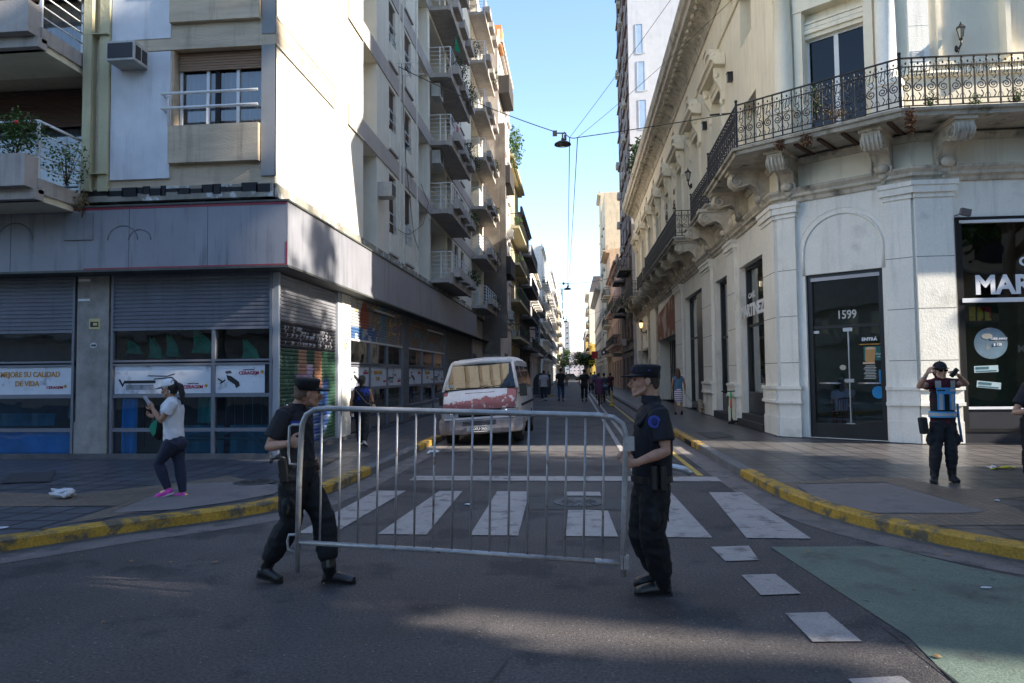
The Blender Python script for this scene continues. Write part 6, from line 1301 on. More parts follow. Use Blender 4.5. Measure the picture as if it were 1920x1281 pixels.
for s_ in (-1, 1):                                          # side windows and mirrors
    x = s_*.875
    for i, (y0, y1) in enumerate(((1.0, 1.75), (1.95, 3.1), (3.25, 4.4))):
        b = vb(); b.add([(s_*.932, y0, 1.34), (s_*.932, y1, 1.34), (s_*.826, y1, 1.88), (s_*.826, y0+(.0 if i else .0), 1.88)], [(0, 1, 2, 3)]); b.build('side_window', VG, van)
    b = vb(); b.add([(s_*.935, .36, 1.36), (s_*.935, .95, 1.34), (s_*.832, .95, 1.86), (s_*.835, .80, 1.84)], [(0, 1, 2, 3)]); b.build('side_window', VG, van)
    b = vb(); b.box(s_*1.04-.09, s_*1.04+.09, .42, .50, 1.12, 1.42) if s_ > 0 else b.box(s_*1.0-.06, s_*1.0+.06, .42, .5, 1.0, 1.2); b.tube([(s_*.92, .46, 1.2), (s_*1.0, .46, 1.22)], .015, 6); b.build('wing_mirror', BLKF, van)
    for y in (.75, 3.75):
        b = vb(); b.lathe([(.0, -.1), (.2, -.1), (.21, -.11), (.33, -.11), (.345, -.07), (.345, .07), (.33, .11), (.21, .11), (.0, .1)], (0, 0, 0), 24, M=Matrix.Translation(V((s_*.83, y, .345))) @ Matrix.Rotation(R(90), 4, 'Y')); wh = b.build('wheel', RUBB, van)
        b = vb(); b.lathe([(.0, .115), (.19, .112), (.2, .1), (.0, .1)], (0, 0, 0), 16, M=Matrix.Translation(V((s_*.83, y, .345))) @ Matrix.Rotation(R(90*s_), 4, 'Y')); b.build('rim', mat('rim_grey', (.2, .2, .2), rough=.5, metal=.4), wh)
    b = vb(); b.box(s_*.936-.008, s_*.936+.008, .9, 4.6, .86, .92); b.build('rub_strip', RUBB, van)
b = vb(); b.box(-.85, .85, .1, 4.6, .33, .5); b.build('underbody', RUBB, van)
b = vb(); b.box(-.86, .86, 1.2, 1.3, .5, 1.55); b.box(-.55, -.1, .9, 1.35, .5, 1.45); b.box(.15, .65, .9, 1.35, .5, 1.55); b.tube([(.38+.18*math.cos(a*.45), .72+.05*math.sin(a*.45), 1.28+.14*math.sin(a*.45)) for a in range(14)], .014, 6, closed=True); b.box(-.8, .8, .35, .6, 1.0, 1.2); b.build('seat', mat('seat_dark', (.03, .032, .04)), van)
b = vb(); b.box(-.79, -.68, .36, .365, 1.42, 1.5); b.build('sticker', mat('sticker_pale', (.3, .4, .42)), van)
# ---- recycling container, bollard, scooter, hotel sign, lamp post, signs
dmp = empty('waste_container', (-2.55, 54, 0), 0, 'big dark rounded waste container at the left kerb beyond the van', 'waste container'); DM = mat('container_dark', (.022, .028, .038), rough=.6)
b = MB(); pr = [(-.65, .12), (-.68, .9), (-.62, 1.3), (-.45, 1.62), (-.2, 1.8), (.2, 1.8), (.45, 1.62), (.62, 1.3), (.68, .9), (.65, .12)]; b.prism([(-2.55+x, z) for x, z in pr], 1.5, 'y', 53.3); b.build('body', DM, dmp, bevel=.03)
for q in (-.25,): b = MB(); b.box(-2.55+q, -2.55+q+.14, 53.24, 53.3, .15, 1.75); b.build('rib', mat('container_rib', (.06, .09, .11)), dmp)
b = MB(); b.tube([(-3.1, 53.28, 1.35), (-2.9, 53.28, 1.62), (-2.55, 53.28, 1.76), (-2.2, 53.28, 1.62), (-2.0, 53.28, 1.35)], .03, 6); b.build('lid_rim', mat('container_rim', (.10, .12, .15)), dmp)
b = MB(); b.box(-2.1, -1.55, 53.1, 53.3, .0, .1); b.build('kerb_block', YEL, label='small yellow kerb block at the foot of the waste container', cat='kerb block')
b = MB(); p = atZ(1147, 761, 0); b.lathe([(.16, 0), (.16, .04), (.06, .08), (.05, .1), (.045, .75), (.05, .78), (.0, .79)], (p.x, p.y, 0), 14); b.build('flexible_post', mat('post_yellow', (.55, .38, .02), rough=.5), label='yellow flexible post on the yellow line beside the right kerb', cat='post')
p = atZ(1391, 796, .15); x, y = p.x-.25, p.y+.2; sc = empty('electric_scooter', (x, y, .15), R(80), 'green and black electric scooter parked against the café wall', 'scooter')
b = MB(); b.tube([(x, y, .32), (x+.02, y+.1, 1.12)], .022, 8); b.build('stem', mat('scooter_green', (.02, .42, .12), rough=.4), sc)
b = MB(); b.tube([(x+.005, y+.035, .62), (x+.015, y+.075, .9)], .028, 8); b.build('stem_sleeve', mat('scooter_orange', (.6, .12, .02), rough=.5), sc)
b = MB(); b.tube([(x-.26, y+.1, 1.12), (x+.26, y+.1, 1.13)], .016, 6); b.build('handlebar', RUBB, sc)
b = MB(); b.box(x-.09, x+.09, y-1.0, y-.02, .20, .27, M=Matrix.Translation(V((x, y, 0))) @ Matrix.Rotation(R(40), 4, 'Z') @ Matrix.Translation(V((-x, -y, 0)))); b.tube([(x, y, .32), (x+.0, y-.1, .26)], .03, 6); b.build('deck', BLKF, sc)
c40 = Matrix.Translation(V((x, y, 0))) @ Matrix.Rotation(R(40), 4, 'Z')
for yy in (.02, -1.02): b = MB(c40); b.lathe([(.0, -.025), (.08, -.025), (.11, -.02), (.11, .02), (.08, .025), (.0, .025)], (0, 0, 0), 18, M=Matrix.Translation(V((0, yy, .26-.01*(yy < 0)-.14+.0))) @ Matrix.Rotation(R(90), 4, 'Y')); b.build('wheel', RUBB, sc)
F = Fac((-4.6, 74), 0); hs = empty('hotel_sign', (-4.1, 74, 4.9), 0, 'vertical blade sign reading HOTEL on the left side', 'sign')
a0, z1 = F.uz(1003, 592); a1, z0 = F.uz(1013, 644); b = MB(); fbox(b, F, a0, a1, 0, .15, z0, z1); b.build('sign_box', mat('sign_grey', (.25, .27, .3), rough=.5), hs)
for i, ch in enumerate('HOTEL'): text('letter', ch, (z1-z0)/5.6, F, (a0+a1)/2, z1-(z1-z0)*(i+.55)/5.1, -.02, mat('sign_letter', (.03, .03, .04)), hs, bold=.02)
b = MB(); b.tube([(-4.75, 74.1, (z0+z1)/2), (F.P(a0, 0, 0).x, 74.1, (z0+z1)/2)], .04, 6); b.build('bracket', BLKF, hs)
b = MB(); p = atZ(1021, 722, .15); b.tube([(-3.75, 82, .15), (-3.75, 82, 2.6), (-3.6, 82, 3.5), (-3.1, 82, 4.2), (-2.0, 82, 4.75)], .06, 8); b.build('lamp_post', mat('post_pale', (.4, .42, .44), rough=.5), label='pale curved lamp post leaning over the street beyond the container', cat='lamp post')
def hanging_sign(F, px0, py0, px1, py1, nm, m_, label, body=None, lm=None):
    a, z1 = F.uz(px0, py0); c, z0 = F.uz(px1, py1); t = empty(nm, F.P((a+c)/2, 0, z0), 0, label, 'sign'); b = MB(); fbox(b, F, a, c, 0, .12, z0, z1); b.build('board', m_, t)
    if body: text('lettering', body, (z1-z0)*.7, F, (a+c)/2, (z0+z1)/2, -.02, lm or WL, t, bold=.02)
    b = MB(); b.tube([F.P(c, .06, (z0+z1)/2), F.P(c+.6, .06, (z0+z1)/2)], .03, 5); b.build('bracket', BLKF, t); return t, a, c, z0, z1
t, a, c, z0, z1 = hanging_sign(Fac((3.6, 86), 0), 1127, 657, 1137, 665, 'hanging_sign', BLKF, 'small black square sign with a round white emblem, right side')
b = MB(); F = Fac((3.6, 86), 0); b.T = F.M; b.prism([((a+c)/2+.13*math.cos(i*.52), (z0+z1)/2+.14*math.sin(i*.52)) for i in range(12)], .02, 'y', -.03); b.T = None; b.build('emblem', WL, t)
hanging_sign(Fac((3.6, 100), 0), 1109, 659, 1121, 673, 'hanging_sign', mat('sign_red', (.3, .03, .03)), 'dark red projecting shop sign on the right side'); hanging_sign(Fac((3.2, 104), 0), 1104, 676, 1116, 683, 'hanging_sign', mat('sign_yellow', (.5, .42, .02)), 'yellow shop sign with black letters reading ORO, right side', 'ORO', BLK)
hanging_sign(Fac((3.8, 62), 0), 1150, 662, 1166, 669, 'hanging_sign', BLKF, 'flat black projecting sign below an air conditioner, right side')
b = MB(); q = [atY(1032, 683, 92), atY(1038, 683, 92), atY(1035, 689, 92)]; b.prism([(p.x, p.z) for p in q], .05, 'y', 92); b.build('give_way_sign', mat('sign_pale', (.5, .45, .45)), label='small triangular give-way sign by the left kerb far away', cat='road sign')
b = MB(); b.tube([(q[2].x, 92, .15), (q[2].x, 92, q[2].z)], .04, 5); b.build('sign_post', BLKF, label='thin post under the far triangular road sign', cat='post')
# vehicles at the far crossing
def car(x, y, rz, col, label, L=4.4, W=1.75, H=1.45, pickup=False, cat='car'):
    t = empty('parked_car' if cat == 'car' else 'pickup_truck', (x, y, 0), R(rz), label, cat); M = wmat(t)
    b = MB(M); pr = [(-L/2, .35), (-L/2, .8), (-L/2+.15, .92), (-L*.22, .98), (-L*.1, H), (L*.2, H), (L*(.22 if pickup else .36), 1.0), (L/2-.05, .95), (L/2, .8), (L/2, .35)]
    b.prism([(p[0], p[1]) for p in pr], W, 'y', -W/2); b.build('body', mat('car_'+label.split()[0], col, rough=.25, var=.04, coat=.5), t, bevel=.06)
    g = MB(M); g.prism([(-L*.2, 1.0), (-L*.1+.02, H-.08), (L*.19, H-.08), (L*.30, 1.0)], W+.01, 'y', -W/2-.005); g.add([(-L*.22+.01, -W*.42, .99), (-L*.22+.01, W*.42, .99), (-L*.10, W*.4, H-.06), (-L*.10, -W*.4, H-.06)], [(0, 1, 2, 3)]); g.build('glazing', mat('car_glass', (.02, .03, .035), rough=.05), t)
    for sx in (-1, 1):
        for sy in (-1, 1): w2 = MB(M); w2.lathe([(0, -.1), (.3, -.1), (.32, -.06), (.32, .06), (.3, .1), (0, .1)], (0, 0, 0), 14, M=Matrix.Translation(V((sx*L*.32, sy*(W/2-.08), .32))) @ Matrix.Rotation(R(90), 4, 'X')); w2.build('wheel', RUBB, t)
    for sy in (-1, 1): h_ = MB(M); h_.box(-L/2-.01, -L/2+.05, sy*W*.36-.15, sy*W*.36+.15, .62, .76); h_.build('headlight', MATS['lamp_clear'], t)
car(-1.0, 178, 195, (.02, .025, .028), 'dark pickup with a light load crossing the street far away', 5.0, 1.9, 1.75, True, 'pickup')
car(-4.6, 172, 180, (.5, .55, .6), 'white and blue car crossing behind the walking men', 4.4, 1.8, 1.6)
car(2.0, 232, 92, (.6, .6, .6), 'small white van driving towards the camera far down the street', 4.4, 1.8, 1.95)
car(-5.0, 196, 180, (.25, .42, .55), 'light blue car partly hidden at the far crossing', 4.2, 1.75, 1.5)
# litter
def bag(p, r, label, m_, cat, seed=0):
    b = MB(); rg = random.Random(seed); b.ell((p.x, p.y, p.z+r[2]*.8), r, n=22, m=12)
    b.v = [tuple(V(q)+V((noise.noise(V(q)*9+V((seed, 0, 0))), noise.noise(V(q)*9+V((0, 5, seed))), .6*noise.noise(V(q)*11)))*r[0]*.55) for q in b.v]; b.v = [(q[0], q[1], max(q[2], p.z+.003)) for q in b.v]; b.build('plastic_bag' if cat == 'bag' else 'litter', m_, label=label, cat=cat)
WP = mat('thin_white_plastic', (.50, .51, .54), rough=.5, var=.15, scale=12)
bag(atZ(118, 933, .16), (.16, .12, .06), 'crumpled white plastic bag lying on the left pavement', WP, 'bag', 3)
bag(atZ(878, 947, .01), (.05, .04, .01), 'small white scrap of paper on the zebra crossing', WP, 'litter', 4)
bag(atZ(812, 851, .01), (.12, .1, .04), 'white crumpled rubbish in the left gutter near the van', WP, 'litter', 5)
bag(atZ(1868, 877, .16), (.16, .07, .015), 'white and red torn paper lying on the right pavement', mat('torn_paper', (.5, .5, .5), patch=((.4, .12, .12), 9, .5, .05)), 'litter', 6)
bag(atZ(1886, 879, .16), (.2, .05, .01), 'yellow strip of wrapper lying on the right pavement', mat('wrapper_yellow', (.5, .42, .05)), 'litter', 7)
bag(atZ(1868, 939, .16), (.06, .03, .008), 'small white paper near the right kerb corner', WP, 'litter', 8)
bag(atZ(5, 990, .16), (.05, .04, .01), 'small white scrap at the left picture edge', WP, 'litter', 9)
bag(atZ(1655, 1240, .01) if False else atZ(1850, 1104, .01), (.05, .02, .006), 'tiny white scrap on the green lane', WP, 'litter', 10)
LFM = mat('leaf_litter', (.25, .15, .06), rough=.8, var=.3, scale=20)
for i, (px, py, z) in enumerate(((152, 1043, .01), (90, 957, .16), (84, 993, .16), (193, 1168, .01), (320, 1055, .01), (403, 1055, .01), (607, 1096, .01), (1518, 1036, .01), (1418, 913, .01), (1407, 905, .01), (1425, 918, .01), (1775, 1041, .01), (1554, 893, .16), (1020, 1006, .01), (1757, 1232, .01), (1520, 870, .16), (505, 968, .01), (247, 1053, .01))):
    p = atZ(px, py, z); b = MB(); a = i*1.3; s_ = .015+.006*(i % 3); pts = [V((s_*math.cos(a+t)*(.6 if k % 2 else 1.1), s_*math.sin(a+t), .004+.008*(k % 2))) for k, t in enumerate([j*1.047 for j in range(6)])]
    b.add([p+q for q in pts], [tuple(range(6))]); b.build('dry_leaf', LFM, label='small dry ochre leaf lying on the ground', cat='leaf', group='dry leaves on the ground')
# ================================================================ PEOPLE
def pmat(name, col, **k): k.setdefault('rough', .85); k.setdefault('var', .12); k.setdefault('scale', 8); k.setdefault('bump', .15); k.setdefault('bscale', 60); return mat(name, col, **k)
SKIN = mat('skin', (.40, .225, .155), rough=.55, var=.14, scale=18, bump=.2, bscale=120, patch=((.40, .17, .12), 12, .52, .2)); SKIN2 = mat('skin_tan', (.33, .17, .105), rough=.5, var=.08, scale=14)
HAIRB = pmat('hair_black', (.012, .010, .010), rough=.45, bump=.6, stretch=(6, 6, .6)); HAIRR = pmat('hair_auburn', (.09, .03, .015), rough=.5); STUB = pmat('cropped_hair', (.14, .085, .06), rough=.9)
NAVY = pmat('uniform_navy', (.0085, .0095, .015), rough=.8); NAVY2 = pmat('uniform_black', (.006, .007, .010), rough=.8); BOOT = mat('boot_leather', (.008, .008, .010), rough=.42, var=.2, scale=20, spec=.6)
EYEM = mat('eye', (.05, .035, .03), rough=.15)
def fr(face, z=(0, 0, 1)):
    f = V((math.cos(face), math.sin(face), 0)); r = V((f.y, -f.x, 0)); return r, f
def head_matrix(c, face, pitch=0.0, roll=0.0, s=1.0):
    r, f = fr(face); M = Matrix((r, f, V((0, 0, 1)))).transposed() @ Matrix.Rotation(pitch, 3, 'X') @ Matrix.Rotation(roll, 3, 'Y')
    return Matrix.Translation(V(c)) @ M.to_4x4() @ Matrix.Scale(s, 4)
def add_head(b, H, female=False, detail=True):
    T = b.T; b.T = H; k = .94 if female else 1
    b.ell((0, -.012, .045), (.076, .096, .084)); b.ell((0, .03, -.015), (.064*k, .062, .088)); b.ell((0, .022, -.062), (.058*k, .058, .045)); b.ell((0, .070, -.096), (.028, .024, .022))
    for s_ in (-1, 1): b.tube([(s_*.060, .0, -.045), (s_*.046, .045, -.082), (0, .072, -.102)], [.013, .014, .014], 8)
    b.ell((0, -.045, -.01), (.064, .055, .07))
    if detail:
        b.tube([(0, .088, .022), (0, .104, -.006), (0, .122, -.028), (0, .112, -.038), (0, .09, -.042)], [.009, .010, .0135, .012, .008], 8); b.ell((-.011, .103, -.034), .0095, n=6, m=5); b.ell((.011, .103, -.034), .0095, n=6, m=5)
        b.tube([(-.045, .072, .032), (-.02, .09, .036), (0, .088, .03), (.02, .09, .036), (.045, .072, .032)], .0095, 6)
        b.tube([(-.02, .082, -.060), (0, .094, -.057), (.02, .082, -.060)], .0075, 6); b.tube([(-.018, .086, -.072), (0, .092, -.074), (.018, .081, -.072)], .008, 6); b.ell((0, .08, -.066), (.024, .018, .02))
        b.ell((-.045, .06, -.02), (.018, .022, .022)); b.ell((.045, .06, -.02), (.018, .022, .022))
    for s_ in (-1, 1): b.ell((s_*.076, -.006, -.006), (.010, .019, .032), n=8, m=6); b.tube([(s_*.078, .006, .02), (s_*.088, -.012, .024), (s_*.09, -.022, .004), (s_*.082, -.012, -.028)], .006, 5) if detail else None
    b.T = T
def add_hand(b, w_, d, n, s=1.0, curl=(.4, .8, .9), side=None, spread=1.0, thumb=1, r=.0085):
    """w_ wrist, d direction of the hand, n palm normal (fingers curl towards n); thumb side = side"""
    w_, d, n = V(w_), V(d).normalized(), V(n).normalized(); n = (n-d*n.dot(d)).normalized(); sd_ = V(side) if side else d.cross(n); sd_ = (sd_-d*sd_.dot(d)-n*sd_.dot(n)).normalized()
    M = Matrix((sd_, d, n)).transposed()
    b.ell(w_+d*.048*s, (.040*s, .052*s, .017*s), M=M); b.tube([w_-d*.02*s, w_+d*.03*s], [.026*s, .03*s], 8, flat=.7, up=sd_)
    for i, (L, off_) in enumerate(((.068, .078), (.076, .084), (.070, .082), (.055, .072))):
        p = w_+d*off_*s+sd_*((1.5-i)*.0195*spread)*s; q = [p-d*.02*s, p]; a = 0
        for j, c in enumerate(curl): a += c; p = p+(d*math.cos(a)+n*math.sin(a))*(L*(.42, .32, .26)[j])*s; q.append(p)
        b.tube(q, [r*1.15*s, r*1.12*s, r*1.05*s, r*.98*s, r*.8*s], 8)
    if thumb:
        p = w_+d*.025*s+sd_*.032*s; b.tube([p, p+(d*.6+sd_*.7+n*.3)*.035*s, p+(d*1.1+sd_*.75+n*.75)*.045*s, p+(d*1.5+sd_*.5+n*1.3)*.05*s], [.014*s, .0125*s, .0105*s, .009*s], 8)
def lerp(a, b, t): return V(a).lerp(V(b), t)
def human(name, label, J, face, s=1.0, vox=.008, skin=SKIN, top=None, sleeve=.75, bottom=None, shoes=None, hair=None, hat=None, hface=None, pitch=0, female=False, hands=None, bulk=1.0, legw=1.0, skirt=None, hem=None, group=None, boots=True, bare_legs=False, fold=.006, detail=True, cat='person', roll=0):
    """J: world joints head, neck, shl, shr, ell, elr, wrl, wrr, hpl, hpr, knl, knr, anl, anr; l and r are the person's own"""
    J = {k: V(v) for k, v in J.items()}; r, f = fr(face); hc = (J['hpl']+J['hpr'])/2; sc_ = (J['shl']+J['shr'])/2; spine = (sc_-hc)
    base = V((hc.x, hc.y, min(J['anl'].z, J['anr'].z)-.08*s)); t = empty(name, base, 0, label, cat, group)
    hm = head_matrix(J['head'], hface if hface is not None else face, pitch, roll, s)
    b = MB(); add_head(b, hm, female, detail)
    b.tube([J['neck']-spine.normalized()*.05*s, J['neck'], lerp(J['neck'], J['head'], .55)-f*.01, J['head']-V((0, 0, .02*s))-f*.01], [.062*s, .056*s, .052*s, .05*s], 12)
    shw = max(.14*s, (J['shl']-J['shr']).length/2); W = .5*(shw/.19)
    rr = [(.10, .15), (.105, .155), (.095, .14), (.105, .155), (.115, .17), (.10, .165), (.06, .09)]; tt = (-.08, .1, .35, .6, .82, .98, 1.1)
    def torso(mb, add, k=1.0, t0=-.08, belly=0.0):
        P, Rr = [], []
        for q, (dd, ww) in zip(tt, rr):
            if q < t0-.1: continue
            p = lerp(hc, sc_, q)+f*belly*math.exp(-((q-.3)/.3)**2)*.5; P.append(p); Rr.append((dd*s*bulk*k+add+belly*.5*math.exp(-((q-.3)/.3)**2), ww*s*bulk*k*(1.0 if q < .7 else shw/(.19*s))+add))
        mb.tube(P, Rr, 18, up=f)
        q2 = add if add > 0 else -.018; mb.tube([J['shl']-V((0, 0, .0 if add > 0 else .012)), lerp(J['shl'], J['shr'], .5)+V((0, 0, .02*s)), J['shr']-V((0, 0, .0 if add > 0 else .012))], [.058*s+q2, .075*s+q2, .058*s+q2], 12)
    torso(b, -.008)
    for k, (sh, el, wr) in {'l': ('shl', 'ell', 'wrl'), 'r': ('shr', 'elr', 'wrr')}.items():
        a, e, w_ = J[sh], J[el], J[wr]; b.tube([a, lerp(a, e, .3), lerp(a, e, .8), e, lerp(e, w_, .3), lerp(e, w_, .8), w_], [.045*s, .047*s, .041*s, .039*s, .041*s, .029*s, .025*s], 12)
        h = (hands or {}).get(k)
        if h: add_hand(b, w_, h['d'], h['n'], s*h.get('s', 1.0), h.get('curl', (.4, .7, .7)), h.get('side'), h.get('spread', 1), r=max(.0085, vox*.95/ max(s, .5)) if vox < .012 else .011)
        else: d = (w_-e).normalized(); add_hand(b, w_, d, f*.3+(r if k == 'l' else -r), s, (.35, .5, .5), f, r=.0085 if vox < .012 else .012)
    for k in 'lr':
        h, kn, an = J['hp'+k], J['kn'+k], J['an'+k]; b.tube([h, lerp(h, kn, .3), lerp(h, kn, .85), kn, lerp(kn, an, .3), lerp(kn, an, .85), an-V((0, 0, .02))], [.078*s*legw, .078*s*legw, .055*s*legw, .05*s*legw, .056*s*legw, .036*s*legw, .034*s], 12)
    solid(remesh(b, vox, 3), 'body', skin, t)
    eye = MB(hm)
    if detail:
        for s_ in (-1, 1): eye.ell((s_*.030, .083, .012), (.014, .009, .0065), n=8, m=5)
        eye.build('eyes', EYEM, t); eb = MB(hm)
        for s_ in (-1, 1): eb.tube([(s_*.012, .099, .036), (s_*.032, .095, .042), (s_*.052, .078, .034)], .0048, 5)
        eb.build('eyebrows', HAIRB, t)
    if top:
        tb = MB(); torso(tb, .012, t0=-.08, belly=top.get('belly', 0)); th = top.get('hem', .0)
        if th: tb.tube([lerp(hc, sc_, .12), hc-V((0, 0, th*.5))*1, hc-V((0, 0, th))], [(.12*s*bulk, .172*s*bulk), (.13*s*bulk, .182*s*bulk), (.13*s*bulk, .185*s*bulk)], 18, up=f)
        for sh, el in (('shl', 'ell'), ('shr', 'elr')):
            if sleeve > 0: a, e = J[sh], J[el]; q = lerp(a, e, sleeve); tb.tube([lerp(a, sc_, .25), a, lerp(a, e, sleeve*.5), q], [.072*s, .074*s, .066*s+top.get('loose', .004), .058*s+top.get('loose', .004)*2.2], 12)
        if top.get('collar'): tb.tube([J['neck']-V((0, 0, .02*s)), J['neck']+V((0, 0, .035*s))+f*.0], [.078*s, .068*s], 12)
        solid(remesh(tb, max(vox, .007), 2, (fold, 9, 6)), top.get('name', 'shirt'), top['m'], t)
    if bottom:
        pb = MB(); q = bottom.get('loose', .022); end = bottom.get('end', .88)
        pb.tube([lerp(hc, sc_, .16), lerp(hc, sc_, .02), hc-V((0, 0, .06*s))], [(.112*s*bulk, .152*s*bulk), (.125*s*bulk, .165*s*bulk), (.115*s*bulk, .15*s*bulk)], 18, up=f)
        if female: pb.ell(hc-f*.022*s-V((0, 0, .03*s)), (.125*s*legw, .125*s*legw, .12*s))
        for k in 'lr':
            h, kn, an = J['hp'+k], J['kn'+k], J['an'+k]; e = lerp(kn, an, end); pb.tube([h+V((0, 0, .02)), lerp(h, kn, .3), lerp(h, kn, .8), kn, lerp(kn, an, .35), lerp(kn, an, end*.9), e], [.088*s*legw+q*.5, .088*s*legw+q*.6, .062*s*legw+q*.9, .058*s*legw+q, .06*s*legw+q, .042*s*legw+q*1.1, .04*s*legw+q*bottom.get('cuff', 1.0)], 14)
            if bottom.get('cargo'): sd_ = r*(1 if k == 'r' else -1); c = lerp(h, kn, .62)+sd_*.085*s; pb.ell(c, (.05, .075, .09))
        solid(remesh(pb, max(vox, .007), 2, (bottom.get('fold', .008), 7, 11)), 'trousers', bottom['m'], t)
    if skirt:
        kb = MB(); kb.tube([lerp(hc, sc_, .18), hc, hc-V((0, 0, .2*s)), V((hc.x, hc.y, skirt['z']))], [(.11*s, .13*s), (.15*s*legw, .18*s*legw), (.155*s*legw, .18*s*legw), (skirt.get('r', .15)*s, (skirt.get('r', .15)+.02)*s)], 20, up=f)
        solid(remesh(kb, max(vox, .012), 1, (.006, 8, 3)), 'skirt', skirt['m'], t)
    for k in 'lr':
        an = J['an'+k]; toe = J.get('to'+k); sb = MB(); fd = (V((toe.x, toe.y, 0))-V((an.x, an.y, 0))).normalized() if toe else f; g = toe.z if toe else an.z-.08*s
        tz = (toe.z if toe else an.z-.075*s); up = V((0, 0, 1)); tp = toe if toe else an+fd*.16*s-V((0, 0, .07*s)); hl = J.get('he'+k) or an-fd*.055*s-V((0, 0, .07*s)); S = shoes or {}
        sb.tube([hl+up*.025*s, lerp(hl, tp, .25)+up*.04*s, lerp(hl, tp, .55)+up*.035*s, lerp(hl, tp, .85)+up*.022*s, tp+up*.016*s], [(.042*s, .040*s), (.054*s, .045*s), (.048*s, .048*s), (.039*s, .051*s), (.028*s, .040*s)], 12, up=up)
        sb.tube([an+(J['kn'+k]-an).normalized()*(.25*s if boots else .02*s), an, lerp(hl, tp, .25)+up*.03*s], [.064*s if boots else .036*s, .060*s if boots else .036*s, .042*s], 12)
        if S.get('sole'): pass
        me = remesh(sb, max(vox*.9, .006), 1); o = solid(me, 'boot' if boots else 'shoe', S.get('m', BOOT), t)
        so = MB(); a, c = hl-fd*.012, tp+fd*.012; d_ = (c-a); L = d_.length; d_.normalize(); sd_ = d_.cross(up).normalized(); n2 = sd_.cross(d_)
        out = [(0, .024), (.1, .034), (.45, .032), (.7, .044), (.9, .036), (1.0, .014)]; pts = [(a+d_*L*x+sd_*w_*s) for x, w_ in out]+[(a+d_*L*x-sd_*w_*s) for x, w_ in out[::-1]]
        n_ = len(pts); so.add([p-n2*.012*s for p in pts]+[p+n2*.014*s for p in pts], [tuple(range(n_)), tuple(range(n_, 2*n_))[::-1]]+[(i, n_+i, n_+(i+1) % n_, (i+1) % n_) for i in range(n_)]); so.build('sole', S.get('sole', RUBB), o)
    if hair:
        hb = MB(hm); kind = hair['k']
        if kind == 'cropped': hb.ell((0, -.024, .045), (.079, .092, .083)); hb.ell((0, -.055, .0), (.070, .056, .068))
        elif kind == 'short': hb.ell((0, -.020, .055), (.085, .098, .088)); hb.ell((0, -.06, .01), (.076, .062, .08))
        else:
            hb.ell((0, -.020, .055), (.086, .100, .088)); hb.ell((0, -.06, .0), (.08, .065, .10)); hb.tube([(0, -.03, .14), (0, .07, .09)], .03, 8) if kind == 'long' else None
            if kind == 'tail': hb.ell((0, -.115, .05), (.03, .035, .035)); hb.tube([(0, -.115, .05), (0, -.17, .0), (0, -.175, -.1), (0, -.165, -.2), (0, -.15, -.27)], [.03, .045, .042, .034, .012], 10, flat=.8)
            if kind == 'bun': hb.ell((0, -.11, .03), (.04, .045, .045)); hb.tube([(0, -.08, 0), (0, -.09, -.1), (0, -.09, -.17)], [.05, .04, .02], 10)
            if kind == 'long': hb.tube([(0, -.07, .02), (0, -.09, -.1), (0, -.1, -.22), (0, -.09, -.34)], [(.05, .085), (.05, .09), (.042, .085), (.02, .05)], 12, up=(0, 1, 0))
        solid(remesh(hb, max(vox, .008), 1, (.004, 30, 10)), 'hair', hair['m'], t)
    if hat:
        hb = MB(hm)
        if hat['k'] == 'patrol':
            hb.lathe([(.088, .034), (.089, .085), (.093, .105), (.092, .120), (.075, .130), (.03, .133)], (0, -.012, 0), 24, sy=1.14); vs = []
            for i in range(13):
                a = math.pi*(.08+.84*i/12); vs.append((.088*math.cos(a), .102*math.sin(a)*1.0-.01, .055)); vs.append((.092*math.cos(a)*.86, .02+.155*math.sin(a)**.7, .034+.006*abs(math.cos(a))))
            hb.add(vs, [(2*i, 2*i+1, 2*i+3, 2*i+2) for i in range(12)]); hb.add([(x, y, z-.008) for x, y, z in vs], [(2*i, 2*i+2, 2*i+3, 2*i+1) for i in range(12)])
            hb.tube([vs[2*i+1] for i in range(13)], .005, 5)
        else:
            hb.ell((0, -.012, .06), (.09, .104, .086), n=20, m=12); hb.lathe([(.091, .03), (.0925, .062)], (0, -.012, 0), 24, sy=1.14); vs = []
            for i in range(11): a = math.pi*(.14+.72*i/10); vs.append((.088*math.cos(a), .096*math.sin(a)-.01, .052)); vs.append((.082*math.cos(a), .05+.135*math.sin(a)**.6, .040))
            hb.add(vs, [(2*i, 2*i+1, 2*i+3, 2*i+2) for i in range(10)]); hb.add([(x, y, z-.007) for x, y, z in vs], [(2*i, 2*i+2, 2*i+3, 2*i+1) for i in range(10)]); hb.ell((0, -.012, .147), .008, n=6, m=4)
        ho = hb.build('cap', hat['m'], t)
        for (x, y, z, q, mm) in hat.get('marks', ()): e = MB(hm); e.ell((x, y, z), q, n=8, m=5); e.build('cap_badge', mm, ho)
    return t, hm
def P3(px, py, y): return atY(px, py, y)
